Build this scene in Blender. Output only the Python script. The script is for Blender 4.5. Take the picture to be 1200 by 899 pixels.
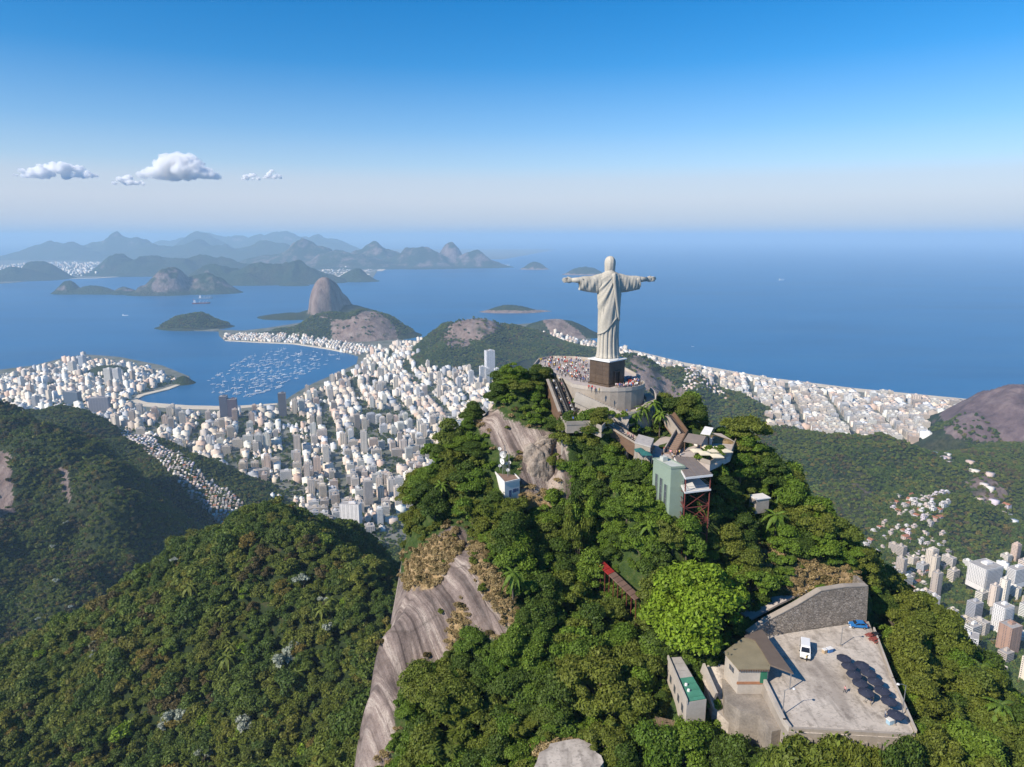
import bpy, bmesh, math, random
import numpy as np
from mathutils import Vector, Matrix

# ------------------------------------------------------------------ camera, sky, sun, exposure
SC = bpy.context.scene
for _o in list(bpy.data.objects): bpy.data.objects.remove(_o)
COL = SC.collection
R = math.radians
F, U0, V0, TH, HC = 800.0, 600.0, 449.5, R(12.2), 755.0
CT, ST = math.cos(TH), math.sin(TH)
cam_d = bpy.data.cameras.new('camera'); cam_d.sensor_width = 36; cam_d.lens = 24.0
cam_d.clip_start = 1.0; cam_d.clip_end = 400000
cam = bpy.data.objects.new('camera', cam_d); COL.objects.link(cam)
cam.location = (0, 0, HC); cam.rotation_euler = (R(90) - TH, 0, 0)
SC.camera = cam

SUN_AZ, SUN_EL = R(180 + 54), R(37)          # azimuth clockwise from +Y: behind the camera, to its left
sun_dir = Vector((math.sin(SUN_AZ) * math.cos(SUN_EL), math.cos(SUN_AZ) * math.cos(SUN_EL), math.sin(SUN_EL)))
sl = bpy.data.lights.new('sun', 'SUN'); sl.energy = 4.6; sl.angle = R(0.53); sl.color = (1.0, 0.90, 0.77)
so = bpy.data.objects.new('sun', sl); COL.objects.link(so)
so.rotation_euler = (-sun_dir).to_track_quat('-Z', 'Y').to_euler(); so.location = (-300, -300, 1500)

W = bpy.data.worlds.new('World'); SC.world = W; W.use_nodes = True
wn, wl = W.node_tree.nodes, W.node_tree.links
bg = wn['Background']; bg.inputs[1].default_value = 0.11
sky = wn.new('ShaderNodeTexSky'); sky.sky_type = 'NISHITA'; sky.sun_disc = False
sky.sun_elevation = SUN_EL; sky.sun_rotation = SUN_AZ
sky.altitude = 700; sky.air_density = 1.0; sky.dust_density = 0.25; sky.ozone_density = 4.0
# the sky in view: deep blue overhead, a grey-mauve haze layer low down, the same all round
hs = wn.new('ShaderNodeHueSaturation'); hs.inputs['Saturation'].default_value = 1.4; wl.new(sky.outputs[0], hs.inputs['Color'])
wtc = wn.new('ShaderNodeTexCoord'); wsx = wn.new('ShaderNodeSeparateXYZ'); wl.new(wtc.outputs['Generated'], wsx.inputs[0])
wr = wn.new('ShaderNodeValToRGB'); wl.new(wsx.outputs[2], wr.inputs[0]); e = wr.color_ramp.elements
e[0].position = 0.0; e[0].color = (.93,) * 3 + (1,); e[1].position = .22; e[1].color = (0, 0, 0, 1)
for p_, c_ in ((.045, .86), (.075, .72), (.095, .42), (.14, .18)):
    x_ = e.new(p_); x_.color = (c_, c_, c_, 1)
wm = wn.new('ShaderNodeMix'); wm.data_type = 'RGBA'; wl.new(wr.outputs[0], wm.inputs[0]); wl.new(hs.outputs[0], wm.inputs[6]); wm.inputs[7].default_value = (4.25, 4.45, 5.25, 1)
wr2 = wn.new('ShaderNodeValToRGB'); wl.new(wsx.outputs[2], wr2.inputs[0]); e = wr2.color_ramp.elements
e[0].position = 0.0; e[0].color = (.26, .345, .47, 1); e[1].position = .05; e[1].color = (.425, .445, .525, 1); x_ = e.new(.018); x_.color = (.345, .395, .495, 1)
wv = wn.new('ShaderNodeVectorMath'); wv.operation = 'SCALE'; wv.inputs['Scale'].default_value = 10.0; wl.new(wr2.outputs[0], wv.inputs[0]); wl.new(wv.outputs[0], wm.inputs[7])
wl.new(wm.outputs[2], bg.inputs[0])

SC.view_settings.view_transform = 'Standard'; SC.view_settings.look = 'None'
SC.view_settings.exposure = 0.45; SC.view_settings.gamma = 1.0; SC.view_settings.use_curve_mapping = False
SC.render.engine = 'CYCLES'
SC.cycles.use_denoising = True
SC.cycles.max_bounces = 14; SC.cycles.diffuse_bounces = 3; SC.cycles.glossy_bounces = 2
SC.cycles.transmission_bounces = 2; SC.cycles.volume_bounces = 14; SC.cycles.transparent_max_bounces = 6
SC.cycles.caustics_reflective = False; SC.cycles.caustics_refractive = False

# ------------------------------------------------------------------ photo pixel -> place
def ray(u, v):
    a, b = (u - U0) / F, (v - V0) / F
    return a, CT - b * ST, -(ST + b * CT)
def D(u, v, Y, off=0.0):                       # point seen at pixel, Y metres ahead
    a, y, z = ray(u, v); t = Y / y
    return (a * t, Y, HC + z * t - off)
def G(u, v, z=0.0):                            # point seen at pixel, on height z
    a, y, dz = ray(u, v); t = (z - HC) / dz
    return (a * t, y * t, z)
def pix(P):                                    # array of points -> pixels
    P = np.asarray(P, float); x, y, z = P[..., 0], P[..., 1], P[..., 2] - HC
    t = y * CT - z * ST; dn = -y * ST - z * CT
    t = np.where(t < 1e-3, 1e-3, t)
    return U0 + F * x / t, V0 + F * dn / t
def inside(poly, U, V):
    U, V = np.asarray(U, float), np.asarray(V, float); r = np.zeros(U.shape, bool); n = len(poly)
    for i in range(n):
        x1, y1 = poly[i][:2]; x2, y2 = poly[(i + 1) % n][:2]
        c = ((y1 > V) != (y2 > V))
        r ^= c & (U < (x2 - x1) * (V - y1) / ((y2 - y1) if y2 != y1 else 1e-9) + x1)
    return r

# ------------------------------------------------------------------ noise
def _hash(ix, iy, s):
    n = (ix.astype(np.int64) * 374761393 + iy.astype(np.int64) * 668265263 + s * 974711) & 0xffffffff
    n = ((n ^ (n >> 13)) * 1274126177) & 0xffffffff
    n = (n ^ (n >> 16)) & 0xffff
    return n / 65535.0
def vnoise(x, y, s=0):
    x, y = np.asarray(x, float), np.asarray(y, float)
    ix, iy = np.floor(x), np.floor(y); fx, fy = x - ix, y - iy
    fx = fx * fx * (3 - 2 * fx); fy = fy * fy * (3 - 2 * fy)
    a = _hash(ix, iy, s); b = _hash(ix + 1, iy, s); c = _hash(ix, iy + 1, s); d = _hash(ix + 1, iy + 1, s)
    return (a * (1 - fx) + b * fx) * (1 - fy) + (c * (1 - fx) + d * fx) * fy
def fbm(x, y, s=0, o=4):
    r = 0; a = .5
    for i in range(o):
        r = r + a * (vnoise(x, y, s + i) - .5) * 2; x = np.asarray(x) * 2.03 + 7.1; y = np.asarray(y) * 2.03 + 3.3; a *= .5
    return r

# ------------------------------------------------------------------ object helpers
def tag(o, label=None, cat=None, group=None, kind=None):
    if label: o['label'] = label
    if cat: o['category'] = cat
    if group: o['group'] = group
    if kind: o['kind'] = kind
    return o
def link(name, me, mats=(), parent=None, loc=None):
    if not isinstance(mats, (list, tuple)): mats = [mats]
    for m in mats: me.materials.append(m)
    o = bpy.data.objects.new(name, me); COL.objects.link(o)
    if parent: o.parent = parent
    if loc is not None: o.location = loc
    return o
def empty(name, loc=(0, 0, 0), rz=0):
    o = bpy.data.objects.new(name, None); COL.objects.link(o); o.location = loc; o.rotation_euler = (0, 0, rz)
    o.empty_display_size = .5
    return o
def copy_tree(o, parent=None):
    c = o.copy(); COL.objects.link(c)
    if parent: c.parent = parent
    for ch in o.children: copy_tree(ch, c)
    return c
def np_mesh(name, V, Q, smooth=False, mi=None):
    V = np.asarray(V, np.float32).reshape(-1, 3); Q = np.asarray(Q, np.int32); k = Q.shape[1]
    me = bpy.data.meshes.new(name)
    me.vertices.add(len(V)); me.vertices.foreach_set('co', V.ravel())
    me.loops.add(Q.size); me.loops.foreach_set('vertex_index', Q.ravel())
    me.polygons.add(len(Q)); me.polygons.foreach_set('loop_start', np.arange(0, Q.size, k, dtype=np.int32))
    me.polygons.foreach_set('loop_total', np.full(len(Q), k, np.int32))
    if smooth: me.polygons.foreach_set('use_smooth', np.ones(len(Q), bool))
    if mi is not None: me.polygons.foreach_set('material_index', np.asarray(mi, np.int32))
    me.update(calc_edges=True)
    return me
def grid_mesh(name, X, Y, Z, attrs=None, smooth=True):
    ny, nx = X.shape
    V = np.stack([X, Y, Z], -1).reshape(-1, 3)
    i = np.arange(nx * ny).reshape(ny, nx)
    Q = np.stack([i[:-1, :-1], i[:-1, 1:], i[1:, 1:], i[1:, :-1]], -1).reshape(-1, 4)
    me = np_mesh(name, V, Q, smooth)
    for k, a in (attrs or {}).items():
        at = me.attributes.new(k, 'FLOAT', 'POINT'); at.data.foreach_set('value', np.asarray(a, np.float32).ravel())
    return me
class MB:
    """collects boxes, tubes, prisms; build() makes ONE mesh object"""
    def __init__(s): s.v = []; s.f = []; s.m = []; s.cur = 0
    def add(s, V, Fs):
        b = len(s.v); s.v += [tuple(p) for p in V]; s.f += [tuple(i + b for i in f) for f in Fs]; s.m += [s.cur] * len(Fs); return s
    def box(s, c, d, rz=0.0, M=None):
        x, y, z = d[0] / 2, d[1] / 2, d[2] / 2; cs, sn = math.cos(rz), math.sin(rz)
        V = []
        for k in (-z, z):
            for (i, j) in ((-x, -y), (x, -y), (x, y), (-x, y)):
                p = Vector((c[0] + i * cs - j * sn, c[1] + i * sn + j * cs, c[2] + k))
                V.append(M @ p if M else p)
        return s.add(V, [(0, 3, 2, 1), (4, 5, 6, 7), (0, 1, 5, 4), (1, 2, 6, 5), (2, 3, 7, 6), (3, 0, 4, 7)])
    def bar(s, a, b, w, h):                     # beam of width w (horizontal) and height h between two points
        a, b = Vector(a), Vector(b); d = (b - a).normalized()
        sd = d.cross(Vector((0, 0, 1)));  sd = sd.normalized() if sd.length > 1e-4 else Vector((1, 0, 0))
        up = sd.cross(d)
        V = [p + sd * i * w / 2 + up * j * h / 2 for p in (a, b) for (i, j) in ((-1, -1), (1, -1), (1, 1), (-1, 1))]
        return s.add(V, [(0, 1, 2, 3), (7, 6, 5, 4), (0, 4, 5, 1), (1, 5, 6, 2), (2, 6, 7, 3), (3, 7, 4, 0)])
    def tube(s, pts, rad, n=8, cap=True):
        pts = [Vector(p) for p in pts]; rad = rad if isinstance(rad, (list, tuple)) else [rad] * len(pts)
        V = []; Fs = []
        for i, p in enumerate(pts):
            d = (pts[min(i + 1, len(pts) - 1)] - pts[max(i - 1, 0)]).normalized()
            sd = d.cross(Vector((0, 0, 1)));  sd = sd.normalized() if sd.length > 1e-3 else Vector((1, 0, 0))
            up = sd.cross(d)
            V += [p + (sd * math.cos(2 * math.pi * k / n) + up * math.sin(2 * math.pi * k / n)) * rad[i] for k in range(n)]
        for i in range(len(pts) - 1):
            Fs += [(i * n + k, i * n + (k + 1) % n, (i + 1) * n + (k + 1) % n, (i + 1) * n + k) for k in range(n)]
        if cap: Fs += [tuple(range(n - 1, -1, -1)), tuple((len(pts) - 1) * n + k for k in range(n))]
        return s.add(V, Fs)
    def lathe(s, c, prof, n=16, sq=(1, 1)):
        V = []; Fs = []
        for (r, z) in prof: V += [(c[0] + r * sq[0] * math.cos(2 * math.pi * k / n), c[1] + r * sq[1] * math.sin(2 * math.pi * k / n), c[2] + z) for k in range(n)]
        for i in range(len(prof) - 1): Fs += [(i * n + k, i * n + (k + 1) % n, (i + 1) * n + (k + 1) % n, (i + 1) * n + k) for k in range(n)]
        Fs += [tuple(range(n - 1, -1, -1)), tuple((len(prof) - 1) * n + k for k in range(n))]
        return s.add(V, Fs)
    def prism(s, poly, z0, z1):                 # z0 / z1 number or per-vertex list
        n = len(poly); z0 = z0 if isinstance(z0, (list, tuple)) else [z0] * n; z1 = z1 if isinstance(z1, (list, tuple)) else [z1] * n
        ar = sum(poly[i][0] * poly[(i + 1) % n][1] - poly[(i + 1) % n][0] * poly[i][1] for i in range(n))
        o = list(range(n)) if ar > 0 else list(range(n - 1, -1, -1))
        V = [(poly[i][0], poly[i][1], z0[i]) for i in o] + [(poly[i][0], poly[i][1], z1[i]) for i in o]
        return s.add(V, [tuple(range(n - 1, -1, -1)), tuple(range(n, 2 * n))] + [(i, (i + 1) % n, n + (i + 1) % n, n + i) for i in range(n)])
    def mesh(s, name, smooth=False, bevel=0):
        me = bpy.data.meshes.new(name); me.from_pydata(s.v, [], s.f)
        me.polygons.foreach_set('material_index', s.m)
        if bevel:
            bm = bmesh.new(); bm.from_mesh(me)
            bmesh.ops.bevel(bm, geom=list(bm.edges), offset=bevel, segments=1, affect='EDGES', clamp_overlap=True)
            bm.to_mesh(me); bm.free()
        if smooth: me.polygons.foreach_set('use_smooth', [True] * len(me.polygons))
        me.update(); return me
    def build(s, name, mats, parent=None, smooth=False, bevel=0, loc=None):
        return link(name, s.mesh(name, smooth, bevel), mats, parent, loc)

# ------------------------------------------------------------------ materials
class NT:
    def __init__(s, name):
        s.m = bpy.data.materials.new(name); s.m.use_nodes = True; s.t = s.m.node_tree
        s.p = s.t.nodes['Principled BSDF']; s.out = s.t.nodes['Material Output']
    def n(s, typ, **kw):
        nd = s.t.nodes.new(typ)
        for k, v in kw.items():
            if k == 'ins':
                for i, x in v.items(): nd.inputs[i].default_value = x
            else: setattr(nd, k, v)
        return nd
    def l(s, a, b): s.t.links.new(a, b)
    def noise(s, scale, detail=3, rough=.55, vec=None):
        nd = s.n('ShaderNodeTexNoise'); nd.inputs['Scale'].default_value = scale; nd.inputs['Detail'].default_value = detail; nd.inputs['Roughness'].default_value = rough
        if vec is not None: s.l(vec, nd.inputs['Vector'])
        return nd.outputs['Fac']
    def coord(s, which='Object', sc=(1, 1, 1), rot=(0, 0, 0)):
        tc = s.n('ShaderNodeTexCoord'); mp = s.n('ShaderNodeMapping'); mp.inputs['Scale'].default_value = sc; mp.inputs['Rotation'].default_value = rot
        s.l(tc.outputs[which], mp.inputs[0]); return mp.outputs[0]
    def pos(s, sc=(1, 1, 1), rot=(0, 0, 0)):
        g = s.n('ShaderNodeNewGeometry'); mp = s.n('ShaderNodeMapping'); mp.inputs['Scale'].default_value = sc; mp.inputs['Rotation'].default_value = rot
        s.l(g.outputs['Position'], mp.inputs[0]); return mp.outputs[0]
    def ramp(s, fac, stops, interp='LINEAR'):
        r = s.n('ShaderNodeValToRGB'); r.color_ramp.interpolation = interp; e = r.color_ramp.elements
        while len(e) > 1: e.remove(e[0])
        e[0].position = stops[0][0]; e[0].color = (*c3(stops[0][1]), 1)
        for p, c in stops[1:]:
            x = e.new(p); x.color = (*c3(c), 1)
        s.l(fac, r.inputs[0]); return r.outputs[0]
    def mix(s, fac, a, b, mode='MIX'):
        m = s.n('ShaderNodeMix'); m.data_type = 'RGBA'; m.blend_type = mode
        for i, v in ((0, fac), (6, a), (7, b)):
            if hasattr(v, 'links'): s.l(v, m.inputs[i])
            else: m.inputs[i].default_value = v if i == 0 else (*c3(v), 1)
        return m.outputs[2]
    def math(s, op, a, b=None, c=None, clamp=False):
        m = s.n('ShaderNodeMath'); m.operation = op; m.use_clamp = clamp
        for i, v in enumerate((a, b, c)):
            if v is None: continue
            if hasattr(v, 'links'): s.l(v, m.inputs[i])
            else: m.inputs[i].default_value = v
        return m.outputs[0]
    def attr(s, name, typ='GEOMETRY', out='Fac'):
        a = s.n('ShaderNodeAttribute'); a.attribute_name = name; a.attribute_type = typ; return a.outputs[out]
    def bump(s, h, strength=.5, dist=.1):
        b = s.n('ShaderNodeBump'); b.inputs['Strength'].default_value = strength; b.inputs['Distance'].default_value = dist
        s.l(h, b.inputs['Height']); s.l(b.outputs[0], s.p.inputs['Normal'])
    def fin(s, col, rough=.85, spec=.3, metal=0):
        if hasattr(col, 'links'): s.l(col, s.p.inputs['Base Color'])
        else: s.p.inputs['Base Color'].default_value = (*c3(col), 1)
        s.p.inputs['Roughness'].default_value = rough; s.p.inputs['Specular IOR Level'].default_value = spec; s.p.inputs['Metallic'].default_value = metal
        return s.m
def c3(c): return tuple(c)[:3] if hasattr(c, '__len__') else (c, c, c)
_mc = {}
def pm(name, col, rough=.8, var=.25, scale=.8, bump=0.0, spec=.3, metal=0, fine=None):
    """weathered plain surface: two scales of noise over one base colour"""
    if name in _mc: return _mc[name]
    t = NT(name); c = c3(col); v = t.pos()
    n1 = t.noise(scale, 4, .6, v); n2 = t.noise((fine or scale * 9), 3, .6, v)
    dk = tuple(x * (1 - var) for x in c); lt = tuple(min(.9, x * (1 + var * .7)) for x in c)
    a = t.ramp(n1, [(.3, dk), (.7, lt)])
    b = t.mix(.35, a, t.ramp(n2, [(.3, dk), (.7, lt)]))
    if bump: t.bump(n2, bump, .1)
    _mc[name] = t.fin(b, rough, spec, metal); return _mc[name]
rng = np.random.default_rng(7); random.seed(7)
# ================================================================== THE SETTING: sea, land, hills, mountain
def rbf(ctrl, X, Y, smooth=.5):
    P = np.array([(c[0], c[1]) for c in ctrl]); z = np.array([c[2] for c in ctrl]); n = len(P)
    K = np.sqrt(((P[:, None] - P[None]) ** 2).sum(-1) + 4.0)
    A = np.zeros((n + 3, n + 3)); A[:n, :n] = -K + np.eye(n) * smooth; A[:n, n] = 1; A[:n, n + 1:] = P; A[n, :n] = 1; A[n + 1:, :n] = P.T
    w = np.linalg.solve(A, np.concatenate([z, [0, 0, 0]]))
    def f(x, y):
        x, y = np.asarray(x, float), np.asarray(y, float); sh = x.shape; x, y = x.ravel(), y.ravel(); out = np.empty(len(x))
        for i in range(0, len(x), 40000):
            q = np.stack([x[i:i + 40000], y[i:i + 40000]], 1)
            k = np.sqrt(((q[:, None] - P[None]) ** 2).sum(-1) + 4.0)
            out[i:i + 40000] = -k @ w[:n] + w[n] + q @ w[n + 1:]
        return out.reshape(sh)
    return f

# ---- sea
t = NT('sea_water'); v = t.pos()
n1 = t.noise(.0006, 5, .6, t.pos((1, 2.2, 1))); n2 = t.noise(.02, 3, .6, v)
c = t.ramp(n1, [(.3, (.006, .092, .225)), (.5, (.008, .112, .265)), (.75, (.012, .132, .29))])
st_ = t.noise(.0011, 6, .7, t.pos((.35, 1.6, 1), (0, 0, R(-12)))); c = t.mix(t.ramp(st_, [(.50, 0), (.68, .45)]), c, (.045, .135, .25)); c = t.mix(t.ramp(t.noise(.0005, 4, .6, t.pos((.5, 1.8, 1), (0, 0, R(15)))), [(.52, 0), (.7, .4)]), c, (.012, .06, .15))
t.bump(n2, .3, 2.0)
SEA = t.fin(c, .38, .22)
n = 96; rr = [0, 600, 2000, 5000, 9000, 16000, 30000, 55000, 99000]
V = [(0, 0, 0)]; Q = []
for r_ in rr[1:]: V += [(r_ * math.cos(2 * math.pi * k / n), r_ * math.sin(2 * math.pi * k / n), 0) for k in range(n)]
me = bpy.data.meshes.new('sea')
fs = [(0, 1 + k, 1 + (k + 1) % n) for k in range(n)]
for i in range(len(rr) - 2): fs += [(1 + i * n + k, 1 + (i + 1) * n + k, 1 + (i + 1) * n + (k + 1) % n, 1 + i * n + (k + 1) % n) for k in range(n)]
me.from_pydata(V, [], fs); tag(link('sea', me, SEA), kind='structure')

# ---- coastal land (one sheet), coast traced on the water level
COAST = [(-420, 436), (-100, 434), (0, 434), (40, 429), (75, 420), (100, 416), (140, 419), (190, 429), (222, 442), (222, 447), (197, 457), (168, 464), (158, 469), (172, 473), (220, 476.5), (270, 477.5), (330, 473),
         (344, 463), (365, 451), (395, 438), (418, 427), (420, 418), (405, 413.5), (385, 409.5), (345, 403.5), (300, 401.5), (264, 399.5), (257, 394), (256, 388.5), (230, 388), (198, 385), (193, 379.5), (204, 371), (225, 367), (245, 379), (258, 387), (285, 388), (312, 385), (350, 379), (385, 371), (412, 376),
         (455, 391), (464, 398), (490, 400), (512, 397), (520, 388), (560, 381), (600, 381), (640, 378), (672, 384), (688, 396), (702, 403), (745, 412), (800, 425.5), (900, 443.5), (1000, 456), (1140, 469.5), (1300, 484), (1700, 520)]
cp = [G(u, v, 0)[:2] for u, v in COAST]
LANDPOLY = cp + [(2600, 400), (-2600, 400)]
t = NT('city_ground'); v = t.pos()
c = t.ramp(t.noise(.012, 4, .6, v), [(.35, (.06, .075, .04)), (.5, (.17, .16, .14)), (.7, (.28, .26, .235))])
c = t.mix(t.noise(.06, 3, .6, v), c, (.12, .13, .09))
LANDM = t.fin(c, .9)
b = MB(); b.prism(LANDPOLY, -3, 4.0); tag(b.build('land', LANDM), kind='structure')
SAND = pm('beach_sand', (.62, .53, .40), .9, .15, .02)
def strip(name, pts, w, z, m, side=1):
    P = [Vector((*G(u, v, 0)[:2], 0)) for u, v in pts]; V = []; 
    for i, p in enumerate(P):
        d = (P[min(i + 1, len(P) - 1)] - P[max(i - 1, 0)]).normalized(); nrm = Vector((d.y, -d.x, 0)) * side
        ww = w * (.35 if i in (0, len(P) - 1) else 1)
        V += [p - nrm * 6, p + nrm * ww]
    b = MB(); n = len(V) // 2
    b.v = [(q.x, q.y, zz) for zz in (-1, z) for q in V]
    o = 2 * n
    for i in range(n - 1):
        a_, b_, c_, d_ = 2 * i, 2 * i + 1, 2 * i + 3, 2 * i + 2
        b.f += [(o + a_, o + b_, o + c_, o + d_), (a_, d_, d_ + o, a_ + o), (b_, b_ + o, c_ + o, c_)]
    b.m = [0] * len(b.f)
    return tag(b.build(name, m), kind='structure')
strip('beach', [(158, 469), (172, 473), (220, 476.5), (270, 477.5), (325, 474)], 60, 4.3, SAND)
strip('beach', [(702, 403), (745, 412), (800, 425.5), (900, 443.5), (1000, 456), (1140, 469.5), (1300, 484)], 75, 4.3, SAND)
strip('beach', [(222, 447), (197, 457), (168, 464), (158, 469)], 30, 4.2, SAND)
strip('beach', [(405, 413.5), (385, 409.5), (345, 403.5), (300, 401.5), (264, 399.5)], 22, 4.2, SAND)

# ---- hill cover: forest, dry scrub and bare granite chosen by slope and by named bare patches
def hill_mat(name, green=((.016, .031, .012), (.036, .056, .021), (.070, .078, .034)), rock=((.10, .075, .068), (.20, .15, .135), (.30, .245, .22)), sc=.03, bumpd=6.0):
    t = NT(name); v = t.pos()
    g = t.ramp(t.noise(sc, 5, .65, v), [(.3, green[0]), (.5, green[1]), (.72, green[2])])
    g = t.mix(t.ramp(t.noise(sc * .22, 4, .6, v), [(.45, 0), (.7, .6)]), g, (.085, .068, .038))
    g = t.mix(t.ramp(t.noise(sc * 3.2, 3, .7, v), [(.35, .75), (.6, 0)]), g, tuple(x * .45 for x in green[0]))
    r = t.ramp(t.noise(.02, 5, .65, t.pos((1, 1, .18))), [(.3, rock[0]), (.5, rock[1]), (.72, rock[2])])
    bare = t.attr('bare')
    nz = t.noise(sc * .35, 4, .6, v)
    f = t.math('MULTIPLY_ADD', nz, 1.1, t.math('SUBTRACT', bare, 1.05)); f = t.math('MULTIPLY', f, 5.0, clamp=True)
    c = t.mix(f, g, r)
    t.bump(t.noise(sc * 2.2, 5, .7, v), 1.0, bumpd * 1.6)
    return t.fin(c, .95, .1)
HILLF = []                                     # height functions, for placing things on them
def bumps_fn(peaks, amp=.12, ns=200.0, seed=1, bumpy=0.0):
    def f(X, Y):
        H = np.full(np.shape(X), -1e9)
        wx = X + fbm(X / ns / 2, Y / ns / 2, seed + 50, 3) * ns * .35; wy = Y + fbm(X / ns / 2, Y / ns / 2, seed + 60, 3) * ns * .35
        for (px_, py_, pz, rx, ry, rot, pw) in peaks:
            cs, sn = math.cos(R(rot)), math.sin(R(rot)); dx, dy = wx - px_, wy - py_
            d = np.sqrt(((dx * cs + dy * sn) / rx) ** 2 + ((-dx * sn + dy * cs) / ry) ** 2)
            h = pz * np.exp(-(d ** pw)) if pw < 3.5 else pz * (1.25 * np.clip(1 - d ** 2.3, 0, 1) ** .5 - .25)
            k = .06 * abs(pz) + 1e-3
            H = np.where(H < -1e8, h, np.maximum(H, h) + k * np.exp(-np.abs(H - h) / k) * .5)
        nz = 1 - np.abs(fbm(X / ns, Y / ns, seed, 6)) * 2.2
        H = H + np.clip(H, 0, None) * amp * (nz - .6)
        return H
    return f
def hill(name, peaks, mat, res, amp=.14, ns=200, seed=1, bare_fn=None, crowns=0.0, pad=2.0, base=-8.0, foot=0.0, steep=1.0):
    x0 = min(p[0] - pad * max(p[3], p[4]) for p in peaks); x1 = max(p[0] + pad * max(p[3], p[4]) for p in peaks)
    y0 = min(p[1] - pad * max(p[3], p[4]) for p in peaks); y1 = max(p[1] + pad * max(p[3], p[4]) for p in peaks)
    nx, ny = int((x1 - x0) / res) + 2, int((y1 - y0) / res) + 2
    X, Y = np.meshgrid(np.linspace(x0, x1, nx), np.linspace(y0, y1, ny))
    fn = bumps_fn(peaks, amp, ns, seed); foot = foot or (8 + .07 * max(p[2] for p in peaks))
    Z = fn(X, Y) - foot
    f2 = lambda x, y: fn(x, y) - foot
    HILLF.append((f2, x0, x1, y0, y1))
    gy, gx = np.gradient(Z, (y1 - y0) / (ny - 1), (x1 - x0) / (nx - 1)); sl = np.sqrt(gx ** 2 + gy ** 2)
    bare = np.clip((sl - .75) * 1.1, 0, .75) * steep
    if bare_fn is not None: bare = np.maximum(bare, bare_fn(X, Y, Z))
    if crowns: Z = Z + (1 - np.clip(bare * 1.6, 0, 1)) * crowns * (fbm(X / crowns / 1.3, Y / crowns / 1.3, seed + 9, 2) + .3)
    Z = np.clip(Z, base, None)
    me = grid_mesh(name, X, Y, Z, {'bare': bare})
    return tag(link(name, me, mat), kind='structure'), f2
def pixbare(polys):
    def f(X, Y, Z):
        u, v = pix(np.stack([X, Y, Z], -1)); o = np.zeros(X.shape)
        for p, val in polys: o = np.where(inside(p, u, v), val, o)
        return o
    return f
HM_FAR = hill_mat('far_hill_cover', sc=.012, bumpd=15, green=((.02, .04, .018), (.035, .06, .026), (.055, .08, .035)))
HM_MID = hill_mat('mid_hill_cover', sc=.03, bumpd=5)
HM_ROCK = hill_mat('granite_dome_cover', sc=.02, bumpd=7, rock=((.12, .082, .07), (.23, .165, .14), (.33, .26, .225)))
def pk(u, v, Y, rx, ry, rot=0, pw=2.0): p = D(u, v, Y); return (p[0], p[1], p[2], rx, ry, rot, pw)

# granite domes at the bay mouth
hill('granite_dome', [pk(380, 320, 6500, 165, 260, 0, 4.0), pk(391, 338, 6600, 165, 260, 0, 4.0), pk(398, 352, 6600, 420, 330, 0, 2.2), pk(345, 362, 6500, 420, 300, 0, 2)], HM_ROCK, 14, .05, 160, 3,
     bare_fn=lambda X, Y, Z: np.where((Z > 120), .95, .3))
URC = hill('granite_dome', [pk(425, 361, 5250, 330, 250, 0, 2.6), pk(390, 364, 5300, 330, 260, 0, 2.3), pk(340, 382, 5350, 330, 200, 0, 2)], HM_ROCK, 14, .08, 180, 4,
     bare_fn=pixbare([([(370, 372), (385, 368), (390, 405), (470, 405), (462, 380), (440, 362), (425, 365), (405, 375)], .8)]))
HEAD = hill('headland_hill', [pk(225, 365, 5750, 230, 170, 0, 2.4)], HM_MID, 14, .1, 160, 5)
# hills between the city and the ocean
BAB = hill('granite_hill', [pk(553, 368, 4400, 330, 360, 20, 2.3), pk(590, 378, 4500, 480, 330, 0, 2), pk(640, 398, 4300, 560, 260, 0, 2), pk(545, 395, 4000, 330, 260, 0, 2)], HM_ROCK, 14, .13, 220, 6,
     bare_fn=pixbare([([(515, 400), (530, 375), (548, 365), (575, 372), (590, 385), (560, 400), (535, 412)], .75)]))
hill('granite_hill', [pk(650, 372, 5300, 270, 230, 0, 2.6), pk(625, 385, 5200, 260, 200, 0, 2)], HM_ROCK, 14, .1, 180, 7,
     bare_fn=pixbare([([(635, 375), (650, 368), (680, 388), (690, 400), (650, 400)], .8)]))
CAB = hill('forested_hill', [pk(742, 413, 2850, 230, 260, 20, 2.2), pk(795, 428, 2850, 260, 240, -15, 2), pk(845, 452, 2800, 230, 200, -20, 2.2), pk(690, 430, 2900, 300, 260, 0, 2)], HM_MID, 9, .15, 170, 8,
     bare_fn=pixbare([([(735, 418), (750, 415), (775, 440), (825, 470), (830, 482), (790, 480), (745, 450)], .68)]))
# hill behind the right shoulder and the dark granite beside it
RIGHT_HILL, rh_fn = hill('forested_hill', [pk(930, 498, 1980, 330, 260, -8, 2.3), pk(1030, 506, 1950, 330, 260, -5, 2.3), pk(860, 520, 1960, 260, 220, 0, 2), pk(1120, 528, 1900, 330, 260, 0, 2), pk(1240, 520, 2050, 330, 300, 0, 2.2), pk(1000, 560, 1720, 260, 200, 0, 2), pk(1110, 575, 1600, 240, 180, 0, 2)], HM_MID, 8, .16, 150, 11, steep=.4,
     bare_fn=pixbare([([(1130, 565), (1160, 555), (1185, 580), (1170, 595), (1135, 582)], .62), ([(985, 570), (1015, 562), (1040, 568), (1020, 585), (990, 590)], .5)]))
hill('granite_hill', [pk(1205, 448, 2350, 260, 330, 0, 2.8), pk(1270, 446, 2400, 360, 330, 0, 2.5), pk(1150, 478, 2300, 150, 180, 0, 2.4)], hill_mat('dark_granite_cover', sc=.025, bumpd=5, rock=((.07, .05, .055), (.14, .10, .105), (.23, .175, .165))), 9, .1, 140, 12,
     bare_fn=lambda X, Y, Z: np.where(Z > 80, .9, .35))
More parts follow.
